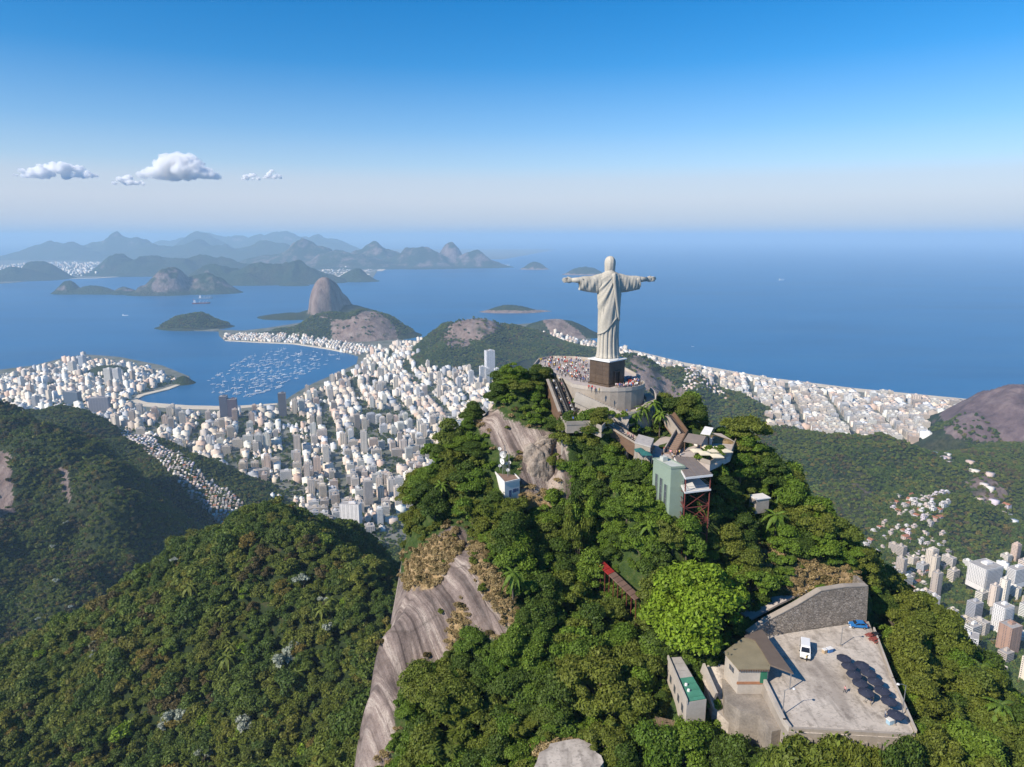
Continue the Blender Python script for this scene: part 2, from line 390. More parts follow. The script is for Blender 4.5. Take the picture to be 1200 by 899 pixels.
# ridge on the left and the low hill behind it
LEFT_RIDGE, lr_fn = hill('forested_ridge', [pk(-60, 455, 1500, 330, 300, 0, 2.2), pk(40, 489, 1420, 270, 200, 0, 2.2), pk(105, 520, 1330, 190, 150, 0, 2.2), pk(138, 560, 1230, 150, 140, 20, 2.2), pk(-20, 590, 1180, 300, 280, 0, 2.0), pk(105, 640, 1060, 190, 230, 0, 2), pk(-60, 690, 960, 300, 260, 0, 2), pk(185, 690, 980, 210, 150, 0, 2)], HM_MID, 6, .12, 150, 13, steep=.25,
     bare_fn=pixbare([([(-10, 520), (12, 530), (18, 600), (-10, 610)], .8), ([(68, 545), (82, 550), (84, 590), (72, 580)], .7)]))
hill('forested_hill', [pk(150, 503, 1950, 230, 170, 15, 2.3), pk(205, 523, 1880, 220, 150, 0, 2.2), pk(262, 562, 1800, 160, 120, 0, 2.2), pk(60, 470, 2050, 330, 200, 0, 2.2)], HM_MID, 8, .12, 140, 14)
SECOND = HILLF[-1][0]
hill('park_hill', [pk(125, 425, 3650, 150, 90, 0, 2.2), pk(215, 437, 3500, 60, 50, 0, 2)], HM_MID, 10, .1, 100, 15)
hill('park_hill', [pk(428, 440, 3450, 120, 100, 0, 2.2)], HM_MID, 10, .1, 100, 16)
# islands
for (u, v, Y, rx, ry) in ((598, 356, 6950, 260, 120), (625, 362, 7000, 180, 60), (685, 311, 13800, 330, 180), (627, 306, 16000, 260, 150), (147, 373.3, 6350, 55, 30)):
    hill('island', [pk(u, v, Y, rx, ry, 0, 2.4)], HM_ROCK, max(10, Y / 500), .12, 120, int(u), bare_fn=lambda X, Y, Z: np.where(Z < 22, .9, .3), base=-6)
# far shore: city flats and hills beyond the bay
b = MB(); b.prism([G(u, v, 0)[:2] for u, v in [(-500, 352), (-60, 336), (10, 332), (60, 327), (110, 326), (150, 323), (200, 325), (260, 333), (340, 334), (372, 331), (395, 329), (436, 327), (442, 318), (455, 308), (520, 303), (590, 304)]] + [(2600, 40000), (-26000, 40000)], -3, 3.5)
tag(b.build('far_shore', LANDM), kind='structure')
strip('beach', [(442, 318), (446, 312), (455, 308), (480, 305.5), (520, 303.5)], 300, 4.0, SAND, 1)
strip('beach', [(70, 327), (110, 326), (150, 323.5), (180, 324)], 160, 4.0, SAND, 1)
far = [('far_hill', [pk(200, 314, 9200, 290, 260, 0, 2.6), pk(237, 318, 9300, 330, 260, 0, 2.4), pk(180, 331, 9100, 260, 200, 0, 2), pk(150, 334, 9200, 200, 160, 0, 2)], 30),
       ('far_hill', [pk(83, 328, 9200, 160, 140, 0, 2.2), pk(112, 334, 9200, 330, 130, 0, 2.2)], 30),
       ('far_hill', [pk(318, 298, 11500, 700, 500, 0, 2.2), pk(350, 305, 11600, 600, 400, 0, 2.2), pk(262, 308, 11500, 500, 400, 0, 2.2), pk(290, 318, 11000, 400, 300, 0, 2)], 40),
       ('far_hill', [pk(417, 314, 11800, 300, 240, 0, 2.4), pk(335, 327, 10600, 200, 150, 0, 2)], 35),
       ('far_hill', [pk(140, 291, 14000, 500, 500, 0, 2.2), pk(190, 298, 14000, 1200, 600, 0, 2), pk(250, 296, 14500, 1100, 600, 0, 2), pk(45, 304, 12500, 420, 400, 0, 2.2), pk(10, 311, 12000, 600, 400, 0, 2)], 60),
       ('far_hill', [pk(360, 280, 17500, 1400, 700, 0, 2), pk(440, 283, 17500, 1000, 700, 0, 2), pk(495, 284, 17000, 700, 600, 0, 2), pk(526, 281, 17200, 350, 400, 0, 2.2), pk(555, 292, 17000, 700, 400, 0, 2), pk(400, 290, 16500, 1200, 600, 0, 2)], 80),
       ('far_hill', [pk(140, 272, 24000, 1700, 900, 0, 2), pk(215, 279, 22500, 2200, 900, 0, 2), pk(300, 281, 22500, 1800, 900, 0, 2), pk(70, 281, 23000, 1500, 900, 0, 2), pk(240, 270, 27500, 1300, 900, 0, 2)], 120),
       ('far_hill', [pk(330, 271, 32000, 2200, 900, 0, 2), pk(275, 268, 33000, 1700, 900, 0, 2), pk(225, 269, 33500, 2200, 900, 0, 2), pk(365, 275, 31000, 1700, 900, 0, 2)], 160)]
for i, (nm, pks, res) in enumerate(far):
    pks = [(p[0], p[1], min(p[2], 940), *p[3:]) for p in pks]
    hill(nm, pks, HM_FAR, res * .6, .36, 420 + i * 110, 30 + i, bare_fn=(lambda X, Y, Z: np.where(Z > 40, .52, .2)) if i in (0, 1, 5) else None)

# ---- near left hill (forest grows on it)
def off(u, v, Y, o): return D(u, v, Y, o)
LH = [off(312, 596, 500, 8), off(340, 608, 485, 8), off(370, 625, 470, 8), off(440, 660, 440, 8), off(465, 690, 425, 8), off(285, 606, 505, 8), off(250, 625, 505, 8), off(195, 650, 520, 8), off(130, 702, 500, 8), off(60, 740, 480, 8), off(0, 775, 460, 8), off(-80, 810, 440, 8),
      off(310, 700, 430, 8), off(200, 740, 430, 8), off(100, 800, 420, 8), off(0, 850, 400, 8), off(400, 740, 400, 8), off(420, 850, 350, 8), off(300, 800, 385, 8), off(200, 850, 380, 8), off(420, 960, 310, 8), off(200, 960, 330, 8), off(0, 980, 330, 8), off(-150, 900, 380, 8),
      (-150, 620, 470), (-250, 640, 430), (-350, 600, 380), (-450, 560, 340), (-60, 540, 420), (0, 540, 400), (-110, 520, 455), (-185, 540, 520), (-30, 470, 440), (-150, 760, 300), (-350, 760, 220), (0, 700, 300), (-500, 420, 360), (-500, 300, 400), (-150, 240, 520), (-350, 240, 440), (-20, 330, 560), (-60, 250, 560), (30, 430, 450), (30, 300, 540), (-80, 180, 535), (-200, 190, 520), (-350, 190, 455), (-60, 130, 540), (-500, 190, 420), (60, 180, 500)]
lh_fn0 = rbf(LH, 0, 0, 2.0)
lh_fn = lambda x, y: lh_fn0(x, y) + fbm(np.asarray(x) / 60, np.asarray(y) / 60, 77, 4) * 9
X, Y = np.meshgrid(np.arange(-560, 80, 5.0), np.arange(125, 800, 5.0)); Z = lh_fn(X, Y)
t = NT('forest_floor'); v = t.pos()
FLOORM = t.fin(t.ramp(t.noise(.15, 4, .6, v), [(.3, (.018, .028, .010)), (.55, (.03, .045, .016)), (.75, (.075, .062, .034))]), .95, .1)
tag(link('forested_hill', grid_mesh('forested_hill', X, Y, Z), FLOORM), kind='structure')

# ---- the mountain that carries the statue
MC = [off(600, 425, 207, 6), off(575, 468, 207, 5), off(562, 485, 207, 1), off(575, 500, 200, 0), off(620, 500, 197, 0), off(650, 515, 193, 0), off(600, 530, 192, 0), off(560, 520, 198, 0), off(512, 532, 203, 6), off(490, 565, 200, 6), off(530, 560, 190, 5),
      off(590, 582, 184, 0), off(570, 585, 184, 1), off(630, 522, 191, 0), off(632, 592, 183, 0), off(652, 560, 187, 1), off(665, 590, 182, 2), off(555, 610, 178, 6), off(680, 560, 183, 7), off(740, 560, 176, 7), off(700, 620, 172, 7), off(750, 690, 156, 7), off(650, 700, 156, 6), off(620, 650, 165, 6),
      off(650, 800, 134, 7), off(750, 850, 124, 7), off(560, 790, 139, 6), off(480, 860, 130, 6), off(600, 860, 124, 7), off(660, 885, 118, 0), off(640, 875, 119, 0), off(690, 890, 117, 0),
      off(560, 640, 167, 0), off(595, 700, 152, 0), off(602, 745, 144, 0), off(530, 670, 165, 0), off(500, 700, 163, 0), off(470, 640, 188, 2), off(472, 700, 170, 0), off(445, 760, 155, 0), off(428, 840, 143, 0), off(424, 899, 135, 0), off(520, 760, 150, 0), off(475, 800, 147, 0),
      (-41, 172, 618), (-40, 158, 612), (-41, 146, 604), (-41, 134, 596), (-40, 122, 590), (-43, 188, 606), (-46, 205, 590), (-55, 205, 540), (-55, 160, 530), (-55, 130, 520), (-44, 225, 590), (-80, 200, 470), (-80, 150, 460), (-80, 110, 450), (-110, 150, 400), (-110, 220, 400), (-45, 100, 570), (-22, 104, 628), (-34, 112, 612),
      (28, 203, 703), (15, 215, 704), (12, 235, 703), (38, 200, 702), (30, 190, 702), (45, 205, 698), (22, 188, 701),
      off(660, 510, 186, 1.5), off(675, 512, 184, 1.5), off(692, 514, 182, 1.5), off(715, 524, 179, 1.5), off(738, 540, 175, 2), off(755, 550, 172, 2), off(680, 505, 190, 1.5), off(775, 500, 190, 5),
      off(790, 480, 196, 6), off(830, 500, 195, 2), off(800, 520, 184, 0), off(770, 530, 178, 1), off(840, 540, 182, 0), off(868, 535, 180, 1), off(820, 548, 176, 1), off(850, 552, 174, 2), off(872, 520, 188, 1), off(790, 600, 161, 0), off(765, 590, 165, 3), off(900, 540, 190, 7), off(940, 570, 185, 7), off(985, 625, 178, 7), off(1020, 672, 166, 7), off(880, 600, 171, 7), off(850, 570, 176, 6), off(800, 610, 165, 1), off(930, 650, 157, 5), off(830, 660, 157, 9), off(870, 700, 152, 5),
      (67, 150, 662), (80, 150, 662), (70, 139, 661), (85, 128, 659), (60, 132, 660), (52, 140, 662), (36, 128, 657), (42, 136, 658), (56, 121, 655), (72, 116, 655), (88, 113, 655), (60, 108, 651), (80, 104, 650), (88, 160, 672), (72, 160, 673), (60, 156, 670), (50, 150, 664), (98, 148, 661),
      off(1060, 745, 150, 8), off(1050, 705, 158, 7), off(1110, 780, 142, 7), off(1180, 815, 132, 7), off(1100, 850, 125, 7), off(1190, 880, 118, 7), off(980, 880, 118, 8), off(860, 890, 116, 7),
      (130, 180, 632), (130, 140, 628), (130, 110, 625), (170, 150, 570), (170, 200, 560), (210, 150, 500), (110, 200, 640), (75, 215, 660), (120, 250, 560), (28, 255, 660), (-10, 240, 670), (60, 240, 650), (28, 310, 560), (-50, 260, 560), (-100, 300, 400), (130, 310, 480),
      (0, 95, 636), (40, 95, 636), (90, 92, 632), (130, 85, 610), (0, 60, 600), (60, 60, 600), (120, 55, 575), (-60, 60, 470)]
mt_fn0 = rbf(MC, 0, 0, .3)
LOTPOLY = [G(u, v, 664)[:2] for u, v in [(884, 748), (1018, 728), (1045, 795), (1074, 858), (1070, 866), (925, 858), (893, 800)]]
def mt_fn(x, y):
    x, y = np.asarray(x, float), np.asarray(y, float)
    e = np.clip((-18 - x) / 8, 0, 1)
    return mt_fn0(x + e * fbm(y / 11, x / 60, 71, 4) * 3.2, y) + fbm(x / 14, y / 14, 5, 4) * 1.3
RES = .9
X, Y = np.meshgrid(np.arange(-112, 212, RES), np.arange(52, 312, RES)); Z = mt_fn(X, Y)
u, v = pix(np.stack([X, Y, Z], -1))
ROCKS = [[(553, 640), (595, 690), (612, 740), (600, 745), (575, 752), (545, 735), (530, 762), (515, 775), (480, 790), (462, 830), (460, 905), (415, 905), (420, 790), (440, 740), (462, 690), (500, 640), (522, 618), (545, 618)],
         [(553, 482), (570, 470), (600, 492), (640, 508), (662, 520), (655, 560), (652, 592), (612, 600), (608, 540), (585, 530), (560, 512)], [(656, 555), (672, 555), (672, 605), (660, 605)]]
DRY = [[(555, 628), (590, 680), (610, 735), (590, 735), (572, 700), (550, 660)], [(468, 660), (500, 635), (530, 620), (540, 650), (500, 690), (478, 690)], [(530, 705), (548, 712), (545, 745), (520, 760)], [(945, 660), (1000, 668), (1005, 690), (900, 700), (880, 712)], [(620, 868), (700, 868), (710, 905), (610, 905)], [(980, 860), (1070, 868), (1060, 905), (960, 905)], [(835, 510), (870, 520), (850, 545), (820, 535)], [(870, 640), (905, 640), (905, 660), (880, 660)], [(610, 575), (660, 590), (640, 610), (600, 600)]]
wob = fbm(X / 5, Y / 5, 91, 3) * 9
rock = np.zeros(X.shape); dry = np.zeros(X.shape)
for p in ROCKS: rock = np.maximum(rock, inside(p, u + wob, v - wob * .6))
for p in DRY: dry = np.maximum(dry, inside(p, u + wob, v + wob * .6))
def blur(a, k):
    for _ in range(k): a = (a + np.roll(a, 1, 0) + np.roll(a, -1, 0) + np.roll(a, 1, 1) + np.roll(a, -1, 1)) / 5
    return a
rock = np.maximum(rock, (X < -33) & (Y > 60) & (Y < 215) & (Z > 560)).astype(float)
rock = blur(rock.astype(float), 3); dry = blur(dry.astype(float), 4)
al = -.5 * X - .86 * Y; ac = .86 * X - .5 * Y
Z = Z + rock * (np.abs(fbm(ac / 7, al / 70, 17, 3)) * 1.1 + fbm(ac / 2.2, al / 22, 18, 3) * .35 - .4)
gy, gx = np.gradient(Z, RES, RES)
t = NT('mountain_surface'); v_ = t.pos()
st = t.noise(1.0, 5, .65, t.pos((.55, .55, .05), (0, 0, R(30)) )) 
mp = t.n('ShaderNodeMapping'); g_ = t.n('ShaderNodeNewGeometry'); mp.vector_type = 'POINT'; mp.inputs['Rotation'].default_value = (0, 0, R(-30.2)); mp.inputs['Scale'].default_value = (.34, .022, .02)
vr = t.n('ShaderNodeVectorRotate'); vr.rotation_type = 'Z_AXIS'; vr.inputs['Angle'].default_value = R(-30.2); t.l(g_.outputs['Position'], vr.inputs['Vector'])
mp.inputs['Rotation'].default_value = (0, 0, 0); t.l(vr.outputs[0], mp.inputs[0])
s1 = t.noise(1.0, 5, .62, mp.outputs[0]); s2 = t.noise(.5, 5, .65, v_); s3 = t.noise(3.0, 3, .6, v_)
rk = t.ramp(s1, [(.32, (.035, .026, .023)), (.42, (.15, .112, .095)), (.50, (.29, .225, .19)), (.56, (.50, .42, .35)), (.60, (.20, .15, .128)), (.70, (.40, .32, .265))])
rk = t.mix(.28, rk, t.ramp(s2, [(.3, (.11, .085, .078)), (.6, (.32, .27, .245)), (.8, (.44, .385, .34))]))
rk = t.mix(t.ramp(s3, [(.5, 0), (.72, .6)]), rk, (.085, .07, .058))
mp2 = t.n('ShaderNodeMapping'); mp2.inputs['Scale'].default_value = (1.1, .012, .012); t.l(vr.outputs[0], mp2.inputs[0]); rk = t.mix(t.ramp(t.noise(1.0, 3, .6, mp2.outputs[0]), [(.52, 0), (.66, .75)]), rk, (.05, .038, .034))
vk = t.n('ShaderNodeTexVoronoi'); vk.feature = 'DISTANCE_TO_EDGE'; mp3 = t.n('ShaderNodeMapping'); mp3.inputs['Scale'].default_value = (.13, .035, .05); t.l(vr.outputs[0], mp3.inputs[0])
wv = t.mix(.3, mp3.outputs[0], t.n('ShaderNodeTexNoise', ins={'Scale': 1.2, 'Detail': 5}).outputs['Color']); t.l(wv, vk.inputs['Vector']); vk.inputs['Scale'].default_value = 1.0
rk = t.mix(t.ramp(vk.outputs['Distance'], [(0, .4), (.016, 0)]), rk, (.04, .033, .028))
dr = t.ramp(t.noise(.9, 4, .65, v_), [(.3, (.15, .105, .05)), (.55, (.34, .24, .125)), (.75, (.44, .33, .19))])
gr = t.ramp(t.noise(.6, 4, .65, v_), [(.3, (.022, .045, .012)), (.55, (.05, .08, .02)), (.8, (.12, .105, .045))])
def softmask(a): return t.math('MULTIPLY', t.math('SUBTRACT', t.math('ADD', t.attr(a), t.math('MULTIPLY', t.math('SUBTRACT', t.noise(.7, 6, .75, v_), .5), 1.3)), .45), 5.0, clamp=True)
c = t.mix(softmask('rock'), gr, rk); c = t.mix(softmask('dry'), c, dr)
t.bump(t.noise(1.6, 5, .7, v_), .8, .5)
MTM = t.fin(c, .92, .15)
MOUNT = tag(link('mountain', grid_mesh('mountain', X, Y, Z, {'rock': rock, 'dry': dry}), MTM), kind='structure')
ROCKMASK = (X, Y, rock, dry)

# ---- air
hz = MB(); hz.box((0, 0, 479), (204000, 204000, 962))
t = NT('haze_air'); t.t.nodes.remove(t.p)
pv = t.n('ShaderNodeVolumePrincipled'); pv.inputs['Color'].default_value = (.54, .78, .98, 1); pv.inputs['Density'].default_value = 4.6e-5; pv.inputs['Anisotropy'].default_value = 0.0
t.l(pv.outputs[0], t.out.inputs['Volume'])
tag(hz.build('haze', t.m), kind='stuff')
# ================================================================== TREES
def leaf_mat(name, cols, trans=.25, sc=.35, hv=.12):
    t = NT(name); oi = t.n('ShaderNodeObjectInfo'); 
    base = t.ramp(oi.outputs['Random'], [(i / max(1, len(cols) - 1), c) for i, c in enumerate(cols)])
    n = t.noise(sc, 3, .6, t.coord('Object'))
    c = t.mix(t.math('MULTIPLY', n, .55), base, t.mix(.5, base, (.18, .20, .05)))
    hsv = t.n('ShaderNodeHueSaturation'); t.l(c, hsv.inputs['Color'])
    gi = t.n('ShaderNodeNewGeometry'); t.l(t.math('MULTIPLY_ADD', gi.outputs['Random Per Island'], .7, .65), hsv.inputs['Value'])
    t.fin(hsv.outputs[0], .62, .3)
    tr = t.n('ShaderNodeBsdfTranslucent'); t.l(hsv.outputs[0], tr.inputs[0]); ms = t.n('ShaderNodeMixShader'); ms.inputs[0].default_value = trans
    t.l(t.p.outputs[0], ms.inputs[1]); t.l(tr.outputs[0], ms.inputs[2]); t.l(ms.outputs[0], t.out.inputs[0])
    return t.m
L_MID = leaf_mat('leaf_mid', [(0.081, 0.158, 0.011), (0.112, 0.197, 0.012), (0.132, 0.212, 0.016), (0.089, 0.164, 0.014)])
L_DARK = leaf_mat('leaf_dark', [(0.042, 0.087, 0.008), (0.057, 0.108, 0.01), (0.07, 0.119, 0.014)])
L_OLIVE = leaf_mat('leaf_olive', [(0.121, 0.161, 0.016), (0.144, 0.167, 0.018), (0.104, 0.148, 0.018)])
L_BROWN = leaf_mat('leaf_brown', [(0.12, 0.084, 0.033), (0.102, 0.078, 0.031), (0.144, 0.102, 0.039)])
L_LIME = leaf_mat('leaf_lime', [(0.215, 0.325, 0.016), (0.195, 0.305, 0.014)], .3)
L_SILVER = leaf_mat('leaf_silver', [(.42, .45, .38), (.34, .38, .31)], .15)
L_MIX = leaf_mat('leaf_forest', [(0.058, 0.105, 0.012), (0.104, 0.156, 0.016), (0.078, 0.122, 0.017), (0.155, 0.183, 0.02), (0.067, 0.111, 0.016), (0.202, 0.197, 0.026), (0.104, 0.167, 0.018), (0.221, 0.152, 0.03), (0.088, 0.134, 0.015), (0.051, 0.1, 0.015), (0.144, 0.212, 0.022)])
BARK = pm('bark', (.12, .095, .07), .9, .35, 2.0, .4)

def leaves(r, lobes, n, size, flat=1.0, droop=0.0):
    """leaf-clump quads spread over the outer volume of the lobes: rows (cx,cy,cz,rad)"""
    L = np.array(lobes); w = L[:, 3] ** 2; k = r.choice(len(L), n, p=w / w.sum())
    d = r.normal(size=(n, 3)); d[:, 2] = np.abs(d[:, 2]) * .9 + d[:, 2] * .35; d /= np.linalg.norm(d, axis=1)[:, None]
    rad = L[k, 3] * (.6 + .42 * r.random(n) ** .6 + .38 * (r.random(n) < .13) * r.random(n))
    C = L[k, :3] + d * rad[:, None] * np.array([1, 1, flat])
    nr = d * .75 + r.normal(size=(n, 3)) * .55 + np.array([0, 0, .25]); nr /= np.linalg.norm(nr, axis=1)[:, None]
    a = np.cross(nr, r.normal(size=(n, 3))); a /= np.linalg.norm(a, axis=1)[:, None]; b = np.cross(nr, a)
    s = size * (.5 + 1.0 * r.random(n) ** 1.4)[:, None]; e = (.55 + .6 * r.random(n))[:, None]
    a = a * s; b = b * s * e; bend = nr * s * .22
    V = np.stack([C - a * 1.0, C - b * .62 + bend * .5, C + a * 1.05 - bend, C + b * .62 + bend * .5], 1)
    return V.reshape(-1, 3), np.arange(n * 4).reshape(-1, 4)
def make_lobes(r, Rc, Hc, z0, n, shape, k=1.0):
    out = []
    for i in range(n):
        a = r.random() * 6.283; q = math.sqrt(r.random())
        if shape == 'dome': x, y = Rc * .76 * q * math.cos(a), Rc * .76 * q * math.sin(a); z = z0 + Hc * (.14 + .58 * (1 - q ** 2) * r.random() ** .35 + .08 * r.normal())
        elif shape == 'umbrella': x, y = Rc * .85 * q * math.cos(a), Rc * .85 * q * math.sin(a); z = z0 + Hc * (.62 + .12 * r.normal() - .15 * q)
        else: x, y = Rc * .45 * q * math.cos(a), Rc * .45 * q * math.sin(a); z = z0 + Hc * (.1 + .75 * r.random())
        rr = k * Rc * (.15 + .34 * r.random() ** 1.3) * (1.1 if shape == 'dome' else .9)
        out.append((x, y, z, rr))
    return out
def tree_proto(seed, Rc, H, n_lobe, n_leaf, size, shape, k=1.0):
    r = np.random.default_rng(seed); trunk = H * .2
    lobes = make_lobes(r, Rc, H - trunk, trunk, n_lobe, shape, k)
    V, Q = leaves(r, lobes, n_leaf, size, .8 if shape != 'umbrella' else .6)
    crown = np_mesh('crown', V, Q)
    tb = MB(); bend = Vector((r.normal() * .3, r.normal() * .3, 0))
    p0, p1, p2 = Vector((0, 0, -2.0)), Vector((0, 0, trunk * .6)) + bend * .5, Vector((0, 0, trunk * 1.1)) + bend
    rt = .045 * H * .75
    tb.tube([p0, p1, p2], [rt * 1.25, rt * .8, rt * .6], 7)
    for (x, y, z, rr) in sorted(lobes, key=lambda l: -l[3])[:6]:
        e = Vector((x, y, z)); tb.tube([p1.lerp(p2, .8), p2.lerp(e, .5) + Vector((0, 0, .3)), e], [rt * .5, rt * .32, rt * .12], 5)
    return crown, tb.mesh('trunk')
def palm_proto(seed, H, L):
    r = np.random.default_rng(seed); V = []; Q = []
    for k in range(17):
        a = k * 2.4 + r.random() * .3; up = .9 - .09 * k + .1 * r.normal(); dirx, diry = math.cos(a), math.sin(a); pr = []
        for s in np.linspace(0, 1, 8):
            x = L * s * math.cos(up * .6) ; z = H + L * (math.sin(up) * s - .95 * s * s * (1 - .3 * up)); pr.append((x, z))
        for i in range(7):
            (x0, z0), (x1, z1) = pr[i], pr[i + 1]; w0, w1 = L * .16 * math.sin(math.pi * min(1, (i + .6) / 7.6)), L * .16 * math.sin(math.pi * min(1, (i + 1.6) / 7.6))
            for sd in (-1, 1):
                b = len(V)
                for (x, z, w) in ((x0, z0, 0), (x1, z1, 0), (x1 + L * .05, z1 - .3 * w1, w1), (x0 + L * .08, z0 - .3 * w0, w0 * .9)):
                    V.append((x * dirx - sd * w * diry, x * diry + sd * w * dirx, z))
                Q.append((b, b + 1, b + 2, b + 3))
    tb = MB(); tb.tube([(0, 0, -2), (.1, .1, H * .5), (0, 0, H + .1)], [.26, .17, .14], 7)
    return np_mesh('crown', V, Q), tb.mesh('trunk')
def bamboo_proto(seed, H, Rb):
    r = np.random.default_rng(seed); tb = MB(); LV = []
    for k in range(26):
        a = r.random() * 6.283; ln = H * (.7 + .4 * r.random()); out = Rb * (.3 + .8 * r.random())
        pts = [Vector((math.cos(a) * out * (s ** 1.8) + math.cos(a) * .4, math.sin(a) * out * (s ** 1.8) + math.sin(a) * .4, ln * (s - .28 * s ** 3) - (1 if s == 0 else 0))) for s in (0, .3, .6, .85, 1)]
        tb.tube(pts, [.09, .08, .06, .04, .02], 5)
        for s in np.linspace(.35, 1, 26):
            f = s * 4; i = min(3, int(f)); p = pts[i].lerp(pts[i + 1], f - i)
            for q in range(4):
                d = Vector((r.normal(), r.normal(), -.5 + .5 * r.normal())).normalized(); w = d.cross(Vector((0, 0, 1))).normalized() * .16; l_ = d * (.8 + .7 * r.random())
                LV += [p, p + l_ * .5 + w, p + l_, p + l_ * .5 - w]
    V = np.array([tuple(p) for p in LV]); return np_mesh('crown', V, np.arange(len(V)).reshape(-1, 4)), tb.mesh('trunk')

def withm(me, m): me.materials.clear(); me.materials.append(m); return me
def recol(me, m): c = me.copy(); return withm(c, m)
# near species: list of (name, label words, crown mesh, trunk mesh, radius, height)
SPEC = []
def species(name, desc, crown, trunk, lm, Rc, H): SPEC.append((name, desc, withm(crown, lm), withm(trunk, BARK), Rc, H))
for sd, Rc, H, nl, shp in ((1, 4.2, 8.5, 13, 'dome'), (2, 4.8, 9.5, 15, 'dome'), (3, 3.8, 8.0, 11, 'dome'), (4, 5.0, 8.0, 16, 'umbrella')):
    c_, t_ = tree_proto(sd, Rc, H, nl + 5, 9500, .24, shp)
    species('broadleaf_tree', 'mid green', c_, t_, L_MID, Rc, H)
    if sd < 4: SPEC.append(('broadleaf_tree', 'dark green', recol(c_, L_DARK), SPEC[-1][3], Rc, H))
    if sd in (2, 4): SPEC.append(('broadleaf_tree', 'olive green', recol(c_, L_OLIVE), SPEC[-1][3], Rc, H))
c_, t_ = tree_proto(9, 5.2, 9.0, 24, 13000, .24, 'umbrella'); species('broadleaf_tree', 'olive brown', c_, t_, L_OLIVE, 5.2, 9.0)
c_, t_ = tree_proto(21, 2.0, 3.0, 8, 1800, .24, 'dome'); species('shrub', 'green', c_, t_, L_MID, 2.0, 3.0)
SPEC.append(('shrub', 'olive green', recol(c_, L_OLIVE), SPEC[-1][3], 2.0, 3.0))
SPEC.append(('shrub', 'dry brown', recol(c_, L_BROWN), SPEC[-1][3], 2.0, 3.0))
c_, t_ = bamboo_proto(31, 8.5, 4.2); species('bamboo_clump', 'olive brown', c_, t_, L_OLIVE, 4.0, 8)
c_, t_ = palm_proto(41, 6.5, 3.0); species('palm_tree', 'green', c_, t_, L_MID, 3.0, 7)
c_, t_ = tree_proto(51, 8.6, 13, 60, 26000, .25, 'dome', .62); LIME = (withm(c_, L_LIME), withm(t_, BARK))
SIDX = {}
for i, s_ in enumerate(SPEC): SIDX.setdefault((s_[0], s_[1]), []).append(i)

# forest prototypes in a collection that is not linked to the scene; used only by the uncountable forest cover
def lowproto(seed, Rc, H, nl, n, size, shape, m):
    c_, t_ = tree_proto(seed, Rc, H, nl, n, size, shape)
    return withm(c_, m)
def forest(name, P, S, I, protos, label, cat='forest'):
    """one object of kind stuff: instances of the crown meshes on the given points"""
    col = bpy.data.collections.new(name + '_crowns')
    for k, me in enumerate(protos): col.objects.link(bpy.data.objects.new('%02d_crown' % k, me))
    P = np.asarray(P, np.float32); me = bpy.data.meshes.new(name); me.vertices.add(len(P)); me.vertices.foreach_set('co', P.ravel())
    for k, a, ty in (('sc', S, 'FLOAT'), ('rz', rng.random(len(P)) * 6.283, 'FLOAT'), ('pi', I, 'INT')):
        at = me.attributes.new(k, ty, 'POINT'); at.data.foreach_set('value', np.asarray(a, np.float32 if ty == 'FLOAT' else np.int32))
    o = link(name, me, []); tag(o, label, cat, kind='stuff')
    ng = bpy.data.node_groups.new(name + '_scatter', 'GeometryNodeTree')
    ng.interface.new_socket('Geometry', in_out='INPUT', socket_type='NodeSocketGeometry'); ng.interface.new_socket('Geometry', in_out='OUTPUT', socket_type='NodeSocketGeometry')
    N = ng.nodes; gi = N.new('NodeGroupInput'); go = N.new('NodeGroupOutput'); ip = N.new('GeometryNodeInstanceOnPoints'); ci = N.new('GeometryNodeCollectionInfo')
    ci.inputs[0].default_value = col; ci.inputs['Separate Children'].default_value = True; ci.inputs['Reset Children'].default_value = True; ip.inputs['Pick Instance'].default_value = True
    def na(nm, ty): x = N.new('GeometryNodeInputNamedAttribute'); x.data_type = ty; x.inputs[0].default_value = nm; return x.outputs[0]
    cx = N.new('ShaderNodeCombineXYZ'); er = N.new('FunctionNodeEulerToRotation')
    L = ng.links; L.new(gi.outputs[0], ip.inputs['Points']); L.new(ci.outputs[0], ip.inputs['Instance']); L.new(na('pi', 'INT'), ip.inputs['Instance Index']); L.new(na('sc', 'FLOAT'), ip.inputs['Scale'])
    L.new(na('rz', 'FLOAT'), cx.inputs[2]); L.new(cx.outputs[0], er.inputs[0]); L.new(er.outputs[0], ip.inputs['Rotation']); L.new(ip.outputs[0], go.inputs[0])
    md = o.modifiers.new('scatter', 'NODES'); md.node_group = ng
    return o
def scatter(x0, x1, y0, y1, sp, jit=.45):
    X, Y = np.meshgrid(np.arange(x0, x1, float(sp)), np.arange(y0, y1, sp * .87)); X[1::2] += sp / 2
    X = X + rng.normal(size=X.shape) * sp * jit * .6; Y = Y + rng.normal(size=Y.shape) * sp * jit * .6
    return X.ravel(), Y.ravel()
def inview(x, y, z, m=40):
    u, v = pix(np.stack([x, y, z], -1)); return (u > -m) & (u < 1200 + m) & (v > 0) & (v < 899 + m * 2)

